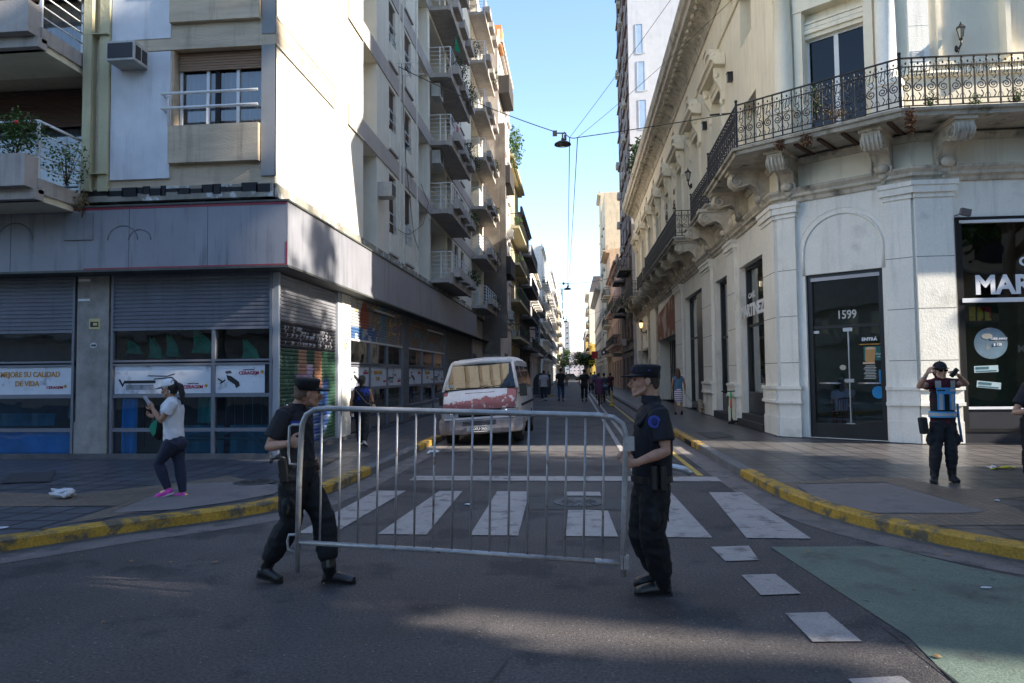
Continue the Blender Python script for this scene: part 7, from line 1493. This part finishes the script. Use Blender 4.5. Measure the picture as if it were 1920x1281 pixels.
# ---- officer at the left end of the barrier
Y = 5.58
J = dict(head=P3(577, 738, Y+.03), neck=P3(557, 764, Y+.02), shr=P3(533, 779, Y-.15), shl=P3(570, 777, Y+.2), elr=P3(505, 838, Y-.22), wrr=P3(541, 832, Y-.40), ell=P3(575, 840, Y+.28), wrl=P3(590, 862, Y+.2),
         hpr=P3(551, 890, Y-.08), hpl=P3(566, 890, Y+.1), knr=P3(545, 978, Y-.02), anr=P3(499, 1060, Y+.05), knl=P3(607, 972, Y+.08), anl=P3(617, 1062, Y+.02))
J['tor'] = atZ(527, 1091, .012); J['her'] = J['tor']+V((-.19, 0, .05)); J['tol'] = atZ(664, 1092, .012); J['hel'] = J['tol']+V((-.26, .01, 0))
BLUEB = mat('badge_blue', (.02, .04, .25), rough=.6)
t1, h1 = human('person', 'police officer in black uniform and cap at the left end of the barrier', J, R(8), 1.0, .006, top=dict(m=NAVY, name='uniform_shirt', loose=.008, collar=1, belly=.03), sleeve=.74, bottom=dict(m=NAVY2, loose=.03, cargo=1, cuff=.7, end=.86),
      hair=dict(k='cropped', m=STUB), hat=dict(k='patrol', m=NAVY2), hface=R(32), pitch=R(-4), roll=R(6), bulk=1.12, legw=1.12, hands={'r': dict(d=(.75, .25, .05), n=(.35, .95, 0), curl=(1.0, 1.15, .9), side=(0, 0, 1), s=1.08, spread=1.05), 'l': dict(d=(.3, .1, -.9), n=(-.3, -.6, 0))})
def band(t, c, z0, z1, rd, rw, face, m_, name, tilt=V((0, 0, 1))):
    r, f = fr(face); b = MB(); b.tube([V(c)+tilt*z0, V(c)+tilt*z1], [(rd, rw), (rd, rw)], 24, up=f, smooth=False); return b.build(name, m_, t)
hc = (J['hpl']+J['hpr'])/2; band(t1, hc, .075, .125, .155, .185, R(8), mat('belt_black', (.012, .012, .013), rough=.4), 'belt')
b = MB(); p = P3(530, 868, Y-.17); b.box(-.035, .04, -.025, .03, -.16, .03, M=Matrix.Translation(p) @ Matrix.Rotation(R(-8), 4, 'Y')); b.build('holster', MATS['belt_black'], t1, bevel=.012)
b = MB(); b.tube([p+V((-.09, 0, .035)), p+V((-.03, 0, .05)), p+V((.02, 0, .03))], [.014, .018, .016], 8); b.tube([p+V((-.09, 0, .035)), p+V((-.1, 0, .0))], .015, 8); b.build('pistol_grip', mat('pistol_grey', (.05, .05, .055), rough=.3), t1)
b = MB(); b.ell(P3(539, 760, Y-.13), .009, n=8, m=5); b.build('epaulette_button', mat('chrome', ()), t1)
b = MB(); b.box(-.045, .045, -.004, .004, -.011, .011, M=Matrix.Translation(P3(555, 792, Y-.165))); b.build('name_tape', BLUEB, t1)
b = MB()
for i in range(7): z = .03+i*.027; c = J['anl']+V((.040-.002*i, -.03, z-.01)); b.tube([c+V((0, -.0, 0)), c+V((.008, .03, .004)), c+V((-.002, .06, 0))], .0035, 4)
c = J['anl']+V((.045, -.03, .16)); b.tube([c, c+V((.05, 0, .03)), c+V((.06, 0, -.03)), c+V((.01, 0, -.02))], .003, 4); b.build('bootlace', BOOT, t1)
# ---- officer at the right end
Y = 5.42
J = dict(head=P3(1209, 716, Y), neck=P3(1221, 750, Y), shl=P3(1236, 777, Y-.18), shr=P3(1212, 776, Y+.16), ell=P3(1249, 846, Y-.24), wrl=P3(1193, 868, Y-.27), elr=P3(1205, 842, Y+.22), wrr=P3(1180, 850, Y+.0),
         hpl=P3(1228, 914, Y-.09), hpr=P3(1217, 914, Y+.08), knl=P3(1223, 1000, Y-.1), anl=P3(1236, 1082, Y-.06), knr=P3(1201, 996, Y+.1), anr=P3(1217, 1072, Y+.27))
J['tol'] = atZ(1192, 1113, .012); J['hel'] = J['tol']+V((.265, .01, 0)); J['tor'] = atZ(1191, 1096, .012); J['her'] = J['tor']+V((.23, .01, 0)); J['anl'] = V((J['hel'].x-.055, J['tol'].y, .10)); J['anr'] = V((J['her'].x-.055, J['tor'].y, .10))
t2, h2 = human('person', 'police officer in dark vest and cap, in profile, gripping the right end of the barrier', J, R(178), 1.03, .006, top=dict(m=NAVY, name='uniform_shirt', loose=.008, collar=1), sleeve=.72, bottom=dict(m=NAVY2, loose=.034, cargo=1, cuff=.7, end=.86),
      hair=dict(k='cropped', m=pmat('cropped_dark', (.05, .035, .03))), hat=dict(k='patrol', m=NAVY, marks=[(.0, .098, .09, (.014, .004, .018), BLUEB), (-.094, -.01, .085, (.004, .008, .008), BLUEB)]), pitch=R(2), hface=R(187), bulk=1.08, legw=1.1,
      hands={'l': dict(d=(-.8, .1, .0), n=(-.25, .95, 0), curl=(1.0, 1.15, .9), side=(0, 0, 1), s=1.08, spread=1.05), 'r': dict(d=(-.6, -.5, .1), n=(-.2, -.6, -.6))})
hc = (J['hpl']+J['hpr'])/2; sc2 = (J['shl']+J['shr'])/2; r, f = fr(R(178)); b = MB()
b.tube([lerp(hc, sc2, .14), lerp(hc, sc2, .4), lerp(hc, sc2, .7), lerp(hc, sc2, .93)], [(.150, .178), (.152, .178), (.152, .182), (.12, .155)], 22, up=f)
for s_ in (-1, 1): b.tube([lerp(hc, sc2, .85)+r*.11*s_+f*.12, sc2+r*.115*s_+V((0, 0, .062)), lerp(hc, sc2, .85)+r*.11*s_-f*.12], [.05, .04, .05], 10, flat=.45, up=r)
ves = remesh(b, .009, 1, (.004, 7, 7)); solid(ves, 'protective_vest', pmat('vest_navy', (.008, .0095, .015), rough=.9), t2)
band(t2, hc, .05, .10, .158, .186, R(178), MATS['belt_black'], 'belt')
for x, y_, w_, h_, lb in ((1226, 893, .05, .15, 'belt_pouch'), (1243, 893, .05, .15, 'belt_pouch')): b = MB(); b.box(-w_/2, w_/2, -.03, .03, -h_, .03, M=Matrix.Translation(P3(x, y_-12, Y-.22))); b.build(lb, MATS['belt_black'], t2, bevel=.012)
b = MB(); c = P3(1227, 791, Y-.262); b.prism([(c.x+.046*math.cos(i*.2618), c.z+.046*math.sin(i*.2618)) for i in range(24)], .008, 'y', c.y); ba = b.build('sleeve_badge', mat('badge_royal', (.03, .06, .35), rough=.6), t2)
b = MB(); b.tube([(c.x+.020*math.cos(i*1.047+.5)*1.0, c.y-.002, c.z+.026*math.sin(i*1.047+.5)) for i in range(6)], .0035, 4, closed=True); b.tube([(c.x-.008, c.y-.002, c.z+.01), (c.x+.008, c.y-.002, c.z+.004), (c.x-.006, c.y-.002, c.z-.008), (c.x+.008, c.y-.002, c.z-.012)], .003, 4); b.build('emblem', NAVY, ba)
b = MB(); p = P3(1247, 955, Y-.2); b.tube([p, p+V((.02, 0, -.03)), p+V((.025, 0, -.09))], .004, 4); b.build('drawstring', NAVY, t2)
# ---- woman walking with a phone
Y = 8.75
J = dict(head=P3(317, 729, Y), neck=P3(322, 747, Y), shl=P3(324, 757, Y-.16), shr=P3(321, 757, Y+.14), ell=P3(302, 789, Y-.2), wrl=P3(287, 767, Y-.16), elr=P3(305, 792, Y+.18), wrr=P3(289, 783, Y+.08),
         hpl=P3(325, 828, Y-.09), hpr=P3(329, 828, Y+.08), knl=P3(297, 869, Y-.08), anl=P3(315, 917, Y-.05), knr=P3(337, 874, Y+.06), anr=P3(343, 924, Y+.05))
J['tol'] = P3(292, 935, Y-.05); J['hel'] = P3(322, 925, Y-.05); J['tor'] = P3(320, 936, Y+.05); J['her'] = P3(351, 935, Y+.05)
LEG = pmat('leggings_navy', (.018, .022, .045)); TEEW = pmat('tee_white', (.55, .56, .60), patch=((.45, .30, .38), 6, .66, .05))
t3, h3 = human('person', 'woman in white cap, white tee and navy leggings looking at her phone, left pavement', J, R(180), .93, .008, skin=SKIN2, top=dict(m=TEEW, name='tee_shirt', loose=.012, hem=-.0), sleeve=.55, bottom=dict(m=LEG, loose=.0, end=.97, fold=.002), hair=dict(k='tail', m=HAIRB), hat=dict(k='ball', m=pmat('cap_white', (.60, .61, .63))),
      female=True, bulk=1.08, legw=1.25, boots=False, shoes=dict(m=mat('trainer_pink', (.62, .05, .38), rough=.6, patch=((.6, .62, .05), 8, .6, .05)), sole=mat('sole_white', (.5, .5, .52))), pitch=R(-12), hands={'l': dict(d=(-.5, 0, .75), n=(-.4, .8, 0), curl=(.4, .5, .4)), 'r': dict(d=(-.8, -.2, .4), n=(0, -.4, .8))})
b = MB(); p = P3(276, 751, Y-.17); b.box(-.008, .008, -.035, .035, -.07, .07, M=Matrix.Translation(p) @ Matrix.Rotation(R(-38), 4, 'Y')); b.build('phone', mat('phone', (.25, .26, .3), rough=.2), label='smartphone held up by the woman in the white cap', cat='phone')
b = MB(); b.ell(P3(299, 800, Y+.05), (.10, .12, .18), n=14, m=10); bg_ = b.build('shoulder_bag', pmat('bag_black', (.015, .015, .017)), label='black bag with a green cloth carried by the woman in the white cap', cat='bag')
b = MB(); q = [P3(296, 783, Y-.06), P3(282, 796, Y-.07), P3(279, 804, Y-.06), P3(287, 819, Y-.05), P3(292, 812, Y-.08)]; b.add([*q], [(0, 1, 4), (1, 2, 4), (2, 3, 4)]); b.add([V(p)+V((.01, .06, .01)) for p in q], [(0, 4, 1), (1, 4, 2), (2, 4, 3)]); b.build('green_cloth', mat('cloth_green', (.01, .2, .12), rough=.8), bg_)
b = MB(); b.tube([V(P3(315, 735, Y-.085))+V((.022*math.cos(i*.5236), 0, .022*math.sin(i*.5236))) for i in range(12)], .0035, 5, closed=True); b.build('hoop_earring', mat('silver', (.7, .7, .7), rough=.2, metal=1), t3)
# ---- woman in a patterned top seen from behind
def back_walk(x, y, gz, hgt, stride=.2, phase=1, arm=.12, face=R(90)):
    k = hgt/1.75; r, f = fr(face); o = V((x, y, gz))
    def q(rt, fw, z): return o+r*rt*k+f*fw*k+V((0, 0, z*k))
    s1 = stride*phase
    return dict(head=q(0, .02, 1.62), neck=q(0, 0, 1.46), shl=q(-.185, 0, 1.40), shr=q(.185, 0, 1.40), ell=q(-.25, -arm*phase*.6-.02, 1.12), elr=q(.25, arm*phase*.6-.02, 1.12), wrl=q(-.27, -arm*phase+.05, .88), wrr=q(.27, arm*phase+.05, .88),
                hpl=q(-.09, 0, .90), hpr=q(.09, 0, .90), knl=q(-.10, s1*.6+.04, .50), knr=q(.10, -s1*.6+.04, .50), anl=q(-.10, s1, .09+(0 if s1 > 0 else .07)), anr=q(.10, -s1, .09+(0 if s1 < 0 else .07)),
                **({'tol': q(-.11, s1+.16, .012), 'hel': q(-.10, s1-.06, .015), 'tor': q(.11, -s1+.15, .012), 'her': q(.10, -s1-.04, .09)} if s1 > 0 else {'tor': q(.11, -s1+.16, .012), 'her': q(.10, -s1-.06, .015), 'tol': q(-.11, s1+.15, .012), 'hel': q(-.10, s1-.04, .09)}))
Y = 15.2; g = atZ(679, 838, .15); J = back_walk(g.x, g.y, .15, 1.56, .16, 1)
J['wrr'] = J['elr']+V((-.08, .16, -.02)); t4, h4 = human('person', 'woman with dark bun and blue patterned top walking away past the left shop', J, R(90), .9, .012, skin=SKIN2, top=dict(m=pmat('top_blue_print', (.012, .014, .03), patch=((.02, .05, .28), 9, .54, .02)), name='sleeveless_top', hem=.04), sleeve=0, bottom=dict(m=NAVY2, loose=.02, end=.97), hair=dict(k='bun', m=HAIRB), female=True, bulk=1.15, legw=1.2, boots=False, shoes=dict(m=pmat('shoe_pale', (.4, .4, .42))), detail=False)
b = MB(); b.tube([J['shl']+V((.04, .02, .06)), J['shl']+V((.07, -.115, -.02)), (J['shl']+J['shr'])/2+V((.03, -.15, -.15)), J['hpr']+V((.07, -.15, .16)), J['hpr']+V((.16, -.02, .12))], .012, 5, flat=.5); b.ell(J['hpr']+V((.17, .04, .05)), (.05, .09, .08), n=10, m=7); b.build('cross_body_bag', pmat('strap_tan', (.3, .22, .12)), label='small bag on a tan strap worn by the woman in the blue patterned top', cat='bag')
# ---- officer in the light-blue vest
Y = 10.15
J = dict(head=P3(1763, 696, Y-.03), neck=P3(1765, 711, Y), shr=P3(1746, 720, Y), shl=P3(1785, 719, Y), elr=P3(1723, 725, Y-.17), ell=P3(1812, 720, Y-.17), wrr=P3(1738, 701, Y-.28), wrl=P3(1796, 703, Y-.28),
         hpr=P3(1758, 795, Y), hpl=P3(1778, 795, Y), knr=P3(1755, 842, Y-.04), knl=P3(1783, 842, Y-.04), anr=P3(1752, 890, Y), anl=P3(1785, 889, Y))
J['tor'] = P3(1749, 906, Y-.16)+V((0, 0, 0)); J['her'] = P3(1754, 901, Y+.06); J['tol'] = P3(1796, 905, Y-.15); J['hel'] = P3(1783, 900, Y+.06)
MAR = pmat('shirt_maroon', (.06, .008, .018)); VBL = pmat('vest_blue', (.06, .28, .55)); REFL = pmat('reflective_grey', (.38, .38, .37))
t5, h5 = human('person', 'officer in sunglasses, black cap and light blue vest adjusting her cap by the café window', J, R(-92), .95, .008, top=dict(m=MAR, name='shirt', loose=.006), sleeve=.45, bottom=dict(m=pmat('trousers_charcoal', (.014, .015, .019)), loose=.018, cargo=1, cuff=.8, end=.84), hair=dict(k='bun', m=HAIRB), hat=dict(k='ball', m=NAVY), female=True, bulk=1.0, legw=1.05,
      hands={'r': dict(d=(.45, -.1, .8), n=(.8, .3, -.3), curl=(.3, .6, .6), side=(.5, -.5, -.4)), 'l': dict(d=(-.75, -.1, .45), n=(-.3, .3, -.8), curl=(.3, .6, .6), side=(0, -.6, -.6))})
hc = (J['hpl']+J['hpr'])/2; sc2 = (J['shl']+J['shr'])/2; r, f = fr(R(-92))
b = MB(); b.tube([lerp(hc, sc2, .12), lerp(hc, sc2, .35), lerp(hc, sc2, .7), lerp(hc, sc2, .9)], [(.128, .165), (.122, .150), (.130, .158), (.10, .12)], 22, up=f)
for s_ in (-1, 1): b.tube([lerp(hc, sc2, .8)+r*.085*s_+f*.1, sc2+r*.085*s_+V((0, 0, .062)), lerp(hc, sc2, .8)+r*.085*s_-f*.1], [.045, .035, .045], 10, flat=.45, up=r)
solid(remesh(b, .009, 1, (.003, 7, 7)), 'vest', pmat('vest_black', (.012, .012, .014)), t5)
def patchs(t, name, m_, x0, x1, z0, z1, dd=.145):
    b = MB(); n = 6
    for i in range(n):
        xa = x0+(x1-x0)*i/n; xb = x0+(x1-x0)*(i+1)/n; da = dd-.9*xa*xa*1.6; db = dd-.9*xb*xb*1.6
        b.add([hc+r*-xa+f*da+V((0, 0, z0)), hc+r*-xb+f*db+V((0, 0, z0)), hc+r*-xb+f*db+V((0, 0, z1)), hc+r*-xa+f*da+V((0, 0, z1))], [(0, 1, 2, 3)])
    return b.build(name, m_, t)
for s_ in (-1, 1):
    patchs(t5, 'blue_band', VBL, s_*.075-.042, s_*.075+.042, .20, .46, .142); patchs(t5, 'reflective_strip', REFL, s_*.075-.02, s_*.075+.02, .20, .42, .146); patchs(t5, 'reflective_strip', REFL, s_*.095-.035, s_*.095+.035, .50, .60, .132)
patchs(t5, 'blue_band', VBL, -.125, .125, .415, .505, .146); patchs(t5, 'name_tape', BLK, -.115, -.02, .455, .475, .150); patchs(t5, 'name_tape', mat('tape_pale', (.4, .38, .42)), .04, .11, .45, .49, .150)
b = MB(); b.tube([hc+V((0, 0, .095)), hc+V((0, 0, .175))], [(.155, .175), (.150, .168)], 26, up=f, smooth=False); b.build('waist_band', VBL, t5); b = MB(); b.tube([hc+V((0, 0, .115)), hc+V((0, 0, .155))], [(.157, .177), (.154, .173)], 26, up=f, smooth=False); b.build('reflective_strip', REFL, t5)
b = MB(h5); b.box(-.062, -.006, .084, .098, -.008, .026); b.box(.006, .062, .084, .098, -.008, .026); b.box(-.008, .008, .09, .098, .012, .02); b.tube([(-.062, .09, .018), (-.085, .0, .012)], .003, 4); b.tube([(.062, .09, .018), (.085, .0, .012)], .003, 4); b.build('sunglasses', mat('sunglass_black', (.01, .01, .012), rough=.08), t5)
b = MB(); p = P3(1731, 796, Y-.05); b.box(-.05, .045, -.06, .05, -.13, .10, M=Matrix.Translation(p) @ Matrix.Rotation(R(-6), 4, 'Y')); b.build('hip_pouch', mat('pouch_black', (.014, .014, .016), rough=.7), t5, bevel=.02)
b = MB(); b.tube([P3(1795, 757, Y-.08), P3(1798, 790, Y-.08), P3(1804, 829, Y-.08)], .016, 8); b.build('baton', mat('baton_blue', (.05, .14, .24), rough=.4), label='long bluish baton hanging at the hip of the officer in the blue vest', cat='baton')
b = MB(); b.box(-.025, .025, -.018, .018, -.065, .065, M=Matrix.Translation(P3(1789, 699, Y-.33)) @ Matrix.Rotation(R(40), 4, 'Y')); b.build('radio', BLKF, label='black handset held beside the head of the officer in the blue vest', cat='radio')
b = MB(); c = P3(1734, 706, Y-.26); b.tube([c+V((.03*math.cos(i*.6), .02*math.sin(i*.6), .012*math.cos(i*.6))) for i in range(10)], .005, 5, closed=True); b.build('bracelet', mat('silver', ()), t5)
# ---- person cut by the right edge
Y = 9.4
J = back_walk(atY(1952, 900, Y).x, Y, .15, 1.76, .03, 1, face=R(-110)); J['shr'] = P3(1930, 722, Y); J['elr'] = P3(1902, 775, Y-.05); J['wrr'] = P3(1938, 768, Y-.25); J['shl'] = P3(1985, 722, Y)
human('person', 'person in dark clothes with a bent bare arm, mostly cut off by the right edge', J, R(-110), 1.0, .010, top=dict(m=NAVY, name='shirt', loose=.01), sleeve=.72, bottom=dict(m=NAVY2, loose=.03), hair=dict(k='short', m=HAIRB), bulk=1.05)
# ---- people down the street
TEEB = pmat('tee_black', (.014, .014, .017)); JEAN = pmat('jeans_blue', (.03, .06, .13)); JEAND = pmat('jeans_dark', (.018, .025, .04))
def walker(px, py, hpx, label, z=0.0, phase=1, **k):
    g = atZ(px, py, z); hgt = hpx*g.y/FPX; J = back_walk(g.x, g.y, z, hgt, k.pop('stride', .18), phase, arm=k.pop('arm', .1)); k.setdefault('hair', dict(k='short', m=HAIRB))
    k.setdefault('boots', False); k.setdefault('detail', False); return human('person', label, J, R(90), hgt/1.75, .02, skin=SKIN2, fold=.008, **k), J
walker(1020, 752, 57, 'man in a white tee and dark jeans walking away down the middle of the road', top=dict(m=pmat('tee_grey_white', (.42, .41, .44)), name='tee_shirt', hem=.1), sleeve=.6, bottom=dict(m=JEAND), bulk=1.15, shoes=dict(m=pmat('shoe_pale', ())))
walker(1052, 752, 61, 'man in a black tee and blue jeans walking away, centre of the road', phase=-1, top=dict(m=TEEB, name='tee_shirt', hem=.1), sleeve=.7, bottom=dict(m=JEAN), bulk=1.12)
walker(1096, 753, 60, 'man in black tee and black trousers walking away right of the road centre', top=dict(m=TEEB, name='tee_shirt', hem=.1), sleeve=.65, bottom=dict(m=NAVY2), bulk=1.15)
(_, h_), J = walker(1273, 778, 84, 'woman in a denim vest and striped white skirt walking away on the right pavement', z=.15, stride=.1, top=dict(m=pmat('denim_light', (.07, .16, .27)), name='vest', hem=.02), sleeve=0, skirt=dict(m=MATS.get('x') or mat('skirt_striped', (.6, .55, .6), rough=.8, var=.02), z=.62, r=.13), hair=dict(k='long', m=HAIRR), female=True, bulk=.95, legw=.95)
m_ = MATS['skirt_striped']; n, l = m_.node_tree.nodes, m_.node_tree.links; wv = n.new('ShaderNodeTexWave'); wv.bands_direction = 'Z'; wv.inputs['Scale'].default_value = 4.2; wv.inputs['Distortion'].default_value = .6; g2 = n.new('ShaderNodeNewGeometry'); l.new(g2.outputs['Position'], wv.inputs[0])
cr = n.new('ShaderNodeValToRGB'); cr.color_ramp.elements[0].color = (.05, .05, .12, 1); cr.color_ramp.elements[0].position = .12; cr.color_ramp.elements[1].color = (.62, .55, .62, 1); cr.color_ramp.elements[1].position = .3; l.new(wv.outputs[0], cr.inputs[0]); l.new(cr.outputs[0], n['Principled BSDF'].inputs['Base Color'])
dp = atZ(1315, 776, .15); dog = empty('dog', (dp.x, dp.y, .15), 0, 'small curly beige dog on a lead on the right pavement', 'dog')
b = MB(); x, y = dp.x, dp.y
b.tube([(x, y+.22, .44), (x, y+.1, .46), (x, y-.12, .45), (x, y-.2, .44)], [.09, .11, .12, .08], 12); b.tube([(x, y+.2, .46), (x-.01, y+.3, .58)], [.07, .06], 10); b.ell((x-.01, y+.33, .62), (.075, .09, .08)); b.ell((x-.01, y+.42, .59), (.035, .06, .035)); b.ell((x-.08, y+.31, .60), (.02, .04, .06)); b.ell((x+.06, y+.31, .60), (.02, .04, .06))
for sx in (-1, 1): b.tube([(x+sx*.06, y+.17, .42), (x+sx*.065, y+.18, .28), (x+sx*.06, y+.17, .18)], [.05, .04, .035], 8); b.tube([(x+sx*.06, y-.15, .42), (x+sx*.07, y-.08, .32), (x+sx*.065, y-.2, .26), (x+sx*.065, y-.16, .18)], [.06, .045, .035, .035], 8)
b.tube([(x, y-.2, .48), (x, y-.27, .58), (x, y-.24, .66)], [.03, .035, .05], 8); me = remesh(b, .012, 1); 
for v in me.vertices: v.co += v.normal*noise.noise(v.co*38)*.02
solid(me, 'coat', pmat('dog_beige', (.36, .29, .21), var=.3, scale=20, bump=.8), dog)
b = MB(); b.tube([J['wrr']+V((0, 0, -.05)), lerp(J['wrr'], dp, .5)+V((0, 0, -.05)), (x-.02, y+.25, .52)], .012, 5); b.build('dog_lead', mat('lead_blue', (.2, .4, .45)), label='pale blue lead between the woman in the striped skirt and the dog', cat='lead')
# cyclist and companion
def bicycle(x, y, label):
    t = empty('bicycle', (x, y, 0), 0, label, 'bicycle')
    for yy, nm in ((y-.5, 'wheel'), (y+.55, 'wheel')):
        b = MB(); b.tube([(x, yy+.33*math.cos(i*math.pi/12), .34+.33*math.sin(i*math.pi/12)) for i in range(24)], .02, 6, closed=True)
        for i in range(8): a = i*math.pi/4; b.tube([(x, yy, .34), (x, yy+.33*math.cos(a), .34+.33*math.sin(a))], .003, 3)
        b.build('wheel', RUBB, t)
    b = MB(); b.tube([(x, y-.5, .34), (x, y-.02, .32), (x, y-.15, .80)], .016, 6); b.tube([(x, y-.02, .32), (x, y+.4, .82), (x, y-.12, .72)], .016, 6); b.tube([(x, y+.36, .98), (x, y+.42, .75), (x, y+.55, .34)], .016, 6); b.build('frame', mat('bike_dark', (.03, .02, .03), rough=.4), t)
    b = MB(); b.tube([(x-.28, y+.3, 1.02), (x, y+.38, 1.0), (x+.28, y+.3, 1.02)], .014, 6); b.build('handlebar', RUBB, t); b = MB(); b.ell((x, y-.16, .86), (.09, .13, .04), n=10, m=6); b.build('saddle', RUBB, t); b = MB(); b.tube([(x-.16, y-.02, .32), (x+.16, y-.02, .32)], .012, 5); b.build('pedals', RUBB, t)
def cyclist(px, py, hpx, label, topm, botm, bike_label, dress=False, ph=1):
    g = atZ(px, py, 0); x, y = g.x, g.y+.5; k = 1.0; bicycle(x, y, bike_label)
    J = dict(head=(x, y+.16, 1.60), neck=(x, y+.1, 1.44), shl=(x-.19, y+.07, 1.38), shr=(x+.19, y+.07, 1.38), ell=(x-.27, y+.18, 1.15), elr=(x+.27, y+.18, 1.15), wrl=(x-.27, y+.33, 1.05), wrr=(x+.27, y+.33, 1.05), hpl=(x-.1, y-.12, .95), hpr=(x+.1, y-.12, .95),
             knl=(x-.13, y+.2, .66+.1*ph), knr=(x+.13, y+.2, .66-.1*ph), anl=(x-.13, y+.02, .34+.14*ph), anr=(x+.13, y+.02, .34-.14*ph))
    human('person', label, J, R(90), 1.0, .02, skin=SKIN2, top=dict(m=topm, name='dress' if dress else 'jacket', hem=.22), sleeve=.5 if dress else .98, bottom=None if dress else dict(m=botm), skirt=dict(m=botm, z=.62, r=.2) if dress else None, hair=dict(k='short', m=HAIRB), boots=False, detail=False, bulk=1.3, legw=1.15)
DRS = pmat('dress_purple', (.085, .03, .075), spots=((.25, .18, .25), 16, .12)); cyclist(1124, 762, 62, 'person in a purple dotted dress riding a bicycle away from the camera', DRS, DRS, 'dark bicycle ridden by the person in the purple dress', True)
cyclist(1134, 756, 62, 'person with backpack and light jeans cycling just ahead of the purple dress', pmat('jacket_slate', (.03, .045, .06)), pmat('jeans_pale', (.2, .28, .36)), 'bicycle ridden by the person with the backpack', False, -1)
for px, py, h_, lb, mm, z in ((1108, 737, 38, 'person in a grey top among the small figures on the right pavement', pmat('top_grey', (.2, .17, .19)), 0), (1115, 733, 36, 'person in a blue top among the small figures on the right pavement', pmat('top_blue', (.06, .13, .2)), .15), (1145, 742, 42, 'person in dark maroon clothes close to the right wall', MAR, .15), (1028, 729, 32, 'person in dark clothes on the far left pavement', TEEB, 0), (1062, 724, 26, 'small far figure in a tan top beyond the walking men', pmat('top_tan', (.3, .2, .14)), 0)):
    walker(px, py, h_, lb, z=z, top=dict(m=mm, name='top', hem=.1), sleeve=.6, bottom=dict(m=JEAND), bulk=1.1)
# ---- inside the café
def chair(x, y, rz, label, grp):
    t = empty('chair', (x, y, .17), rz, label, 'chair', grp); M = wmat(t); W_ = mat('bentwood', (.12, .06, .03), rough=.45)
    b = MB(M); b.lathe([(.0, .44), (.2, .44), (.21, .46), (.0, .47)], n=18); b.build('seat', W_, t)
    for sx in (-1, 1):
        b = MB(M); b.tube([(sx*.15, .15, .0), (sx*.14, .13, .44)], .014, 6); b.build('leg', W_, t); b = MB(M); b.tube([(sx*.17, -.18, .0), (sx*.16, -.16, .45), (sx*.17, -.21, .86)], .014, 6); b.build('leg', W_, t)
    b = MB(M); b.tube([(-.17, -.21, .86), (0, -.23, .89), (.17, -.21, .86)], .018, 6)
    for i in range(5): q = -.11+.055*i; b.tube([(q, -.18, .48), (q, -.215, .87)], .008, 5)
    b.build('backrest', W_, t)
def table(x, y, label, grp):
    t = empty('cafe_table', (x, y, .17), 0, label, 'table', grp); b = MB(); b.lathe([(.0, .90), (.34, .90), (.35, .92), (.34, .935), (0, .935)], (x, y, 0), 20); b.build('tabletop', mat('table_pale', (.3, .27, .23), rough=.3), t); b = MB(); b.tube([(x, y, .17), (x, y, .9)], .03, 8); b.lathe([(.22, .17), (.2, .19), (.0, .2)], (x, y, 0), 14); b.build('leg', RUBB, t)
p = FCR.P(.95, 1.3, 0); q = FCR.P(1.9, 1.7, 0); table(p.x+.35, p.y+.3, 'small café table by the seated women behind the glass door', None); table(q.x, q.y, 'small café table on the right behind the glass door', None)
chair(p.x-.1, p.y-.25, R(0), 'bentwood chair of the woman in pale blue just behind the glass door', None); chair(p.x+.45, p.y+.95, R(180), 'bentwood chair of the dark-haired woman facing the café door', None); chair(q.x+.6, q.y+.2, R(90), 'empty bentwood chair at the right café table', None)
def seated(x, y, face, label, mm, hair, bm):
    k = 1.0; r, f = fr(face); o = V((x, y, .17))
    def g(rt, fw, z): return o+r*rt+f*fw+V((0, 0, z))
    J = dict(head=g(0, .05, 1.22), neck=g(0, .0, 1.06), shl=g(-.17, 0, 1.0), shr=g(.17, 0, 1.0), ell=g(-.22, .1, .76), elr=g(.22, .1, .76), wrl=g(-.12, .32, .80), wrr=g(.12, .32, .80), hpl=g(-.09, 0, .52), hpr=g(.09, 0, .52), knl=g(-.1, .42, .52), knr=g(.1, .42, .52), anl=g(-.1, .40, .09), anr=g(.1, .40, .09))
    human('person', label, J, face, .93, .014, top=dict(m=mm, name='top'), sleeve=.5, bottom=dict(m=bm, loose=.01), hair=hair, female=True, boots=False)
seated(p.x-.1, p.y-.22, R(75), 'woman in pale blue seated with her back to the café door', pmat('top_paleblue', (.35, .4, .55)), dict(k='long', m=HAIRB), JEAND)
seated(p.x+.45, p.y+.92, R(215), 'dark-haired woman in a white top seated inside the café door', pmat('top_cream', (.5, .48, .45)), dict(k='long', m=HAIRB), pmat('skirt_orange', (.4, .08, .03)))
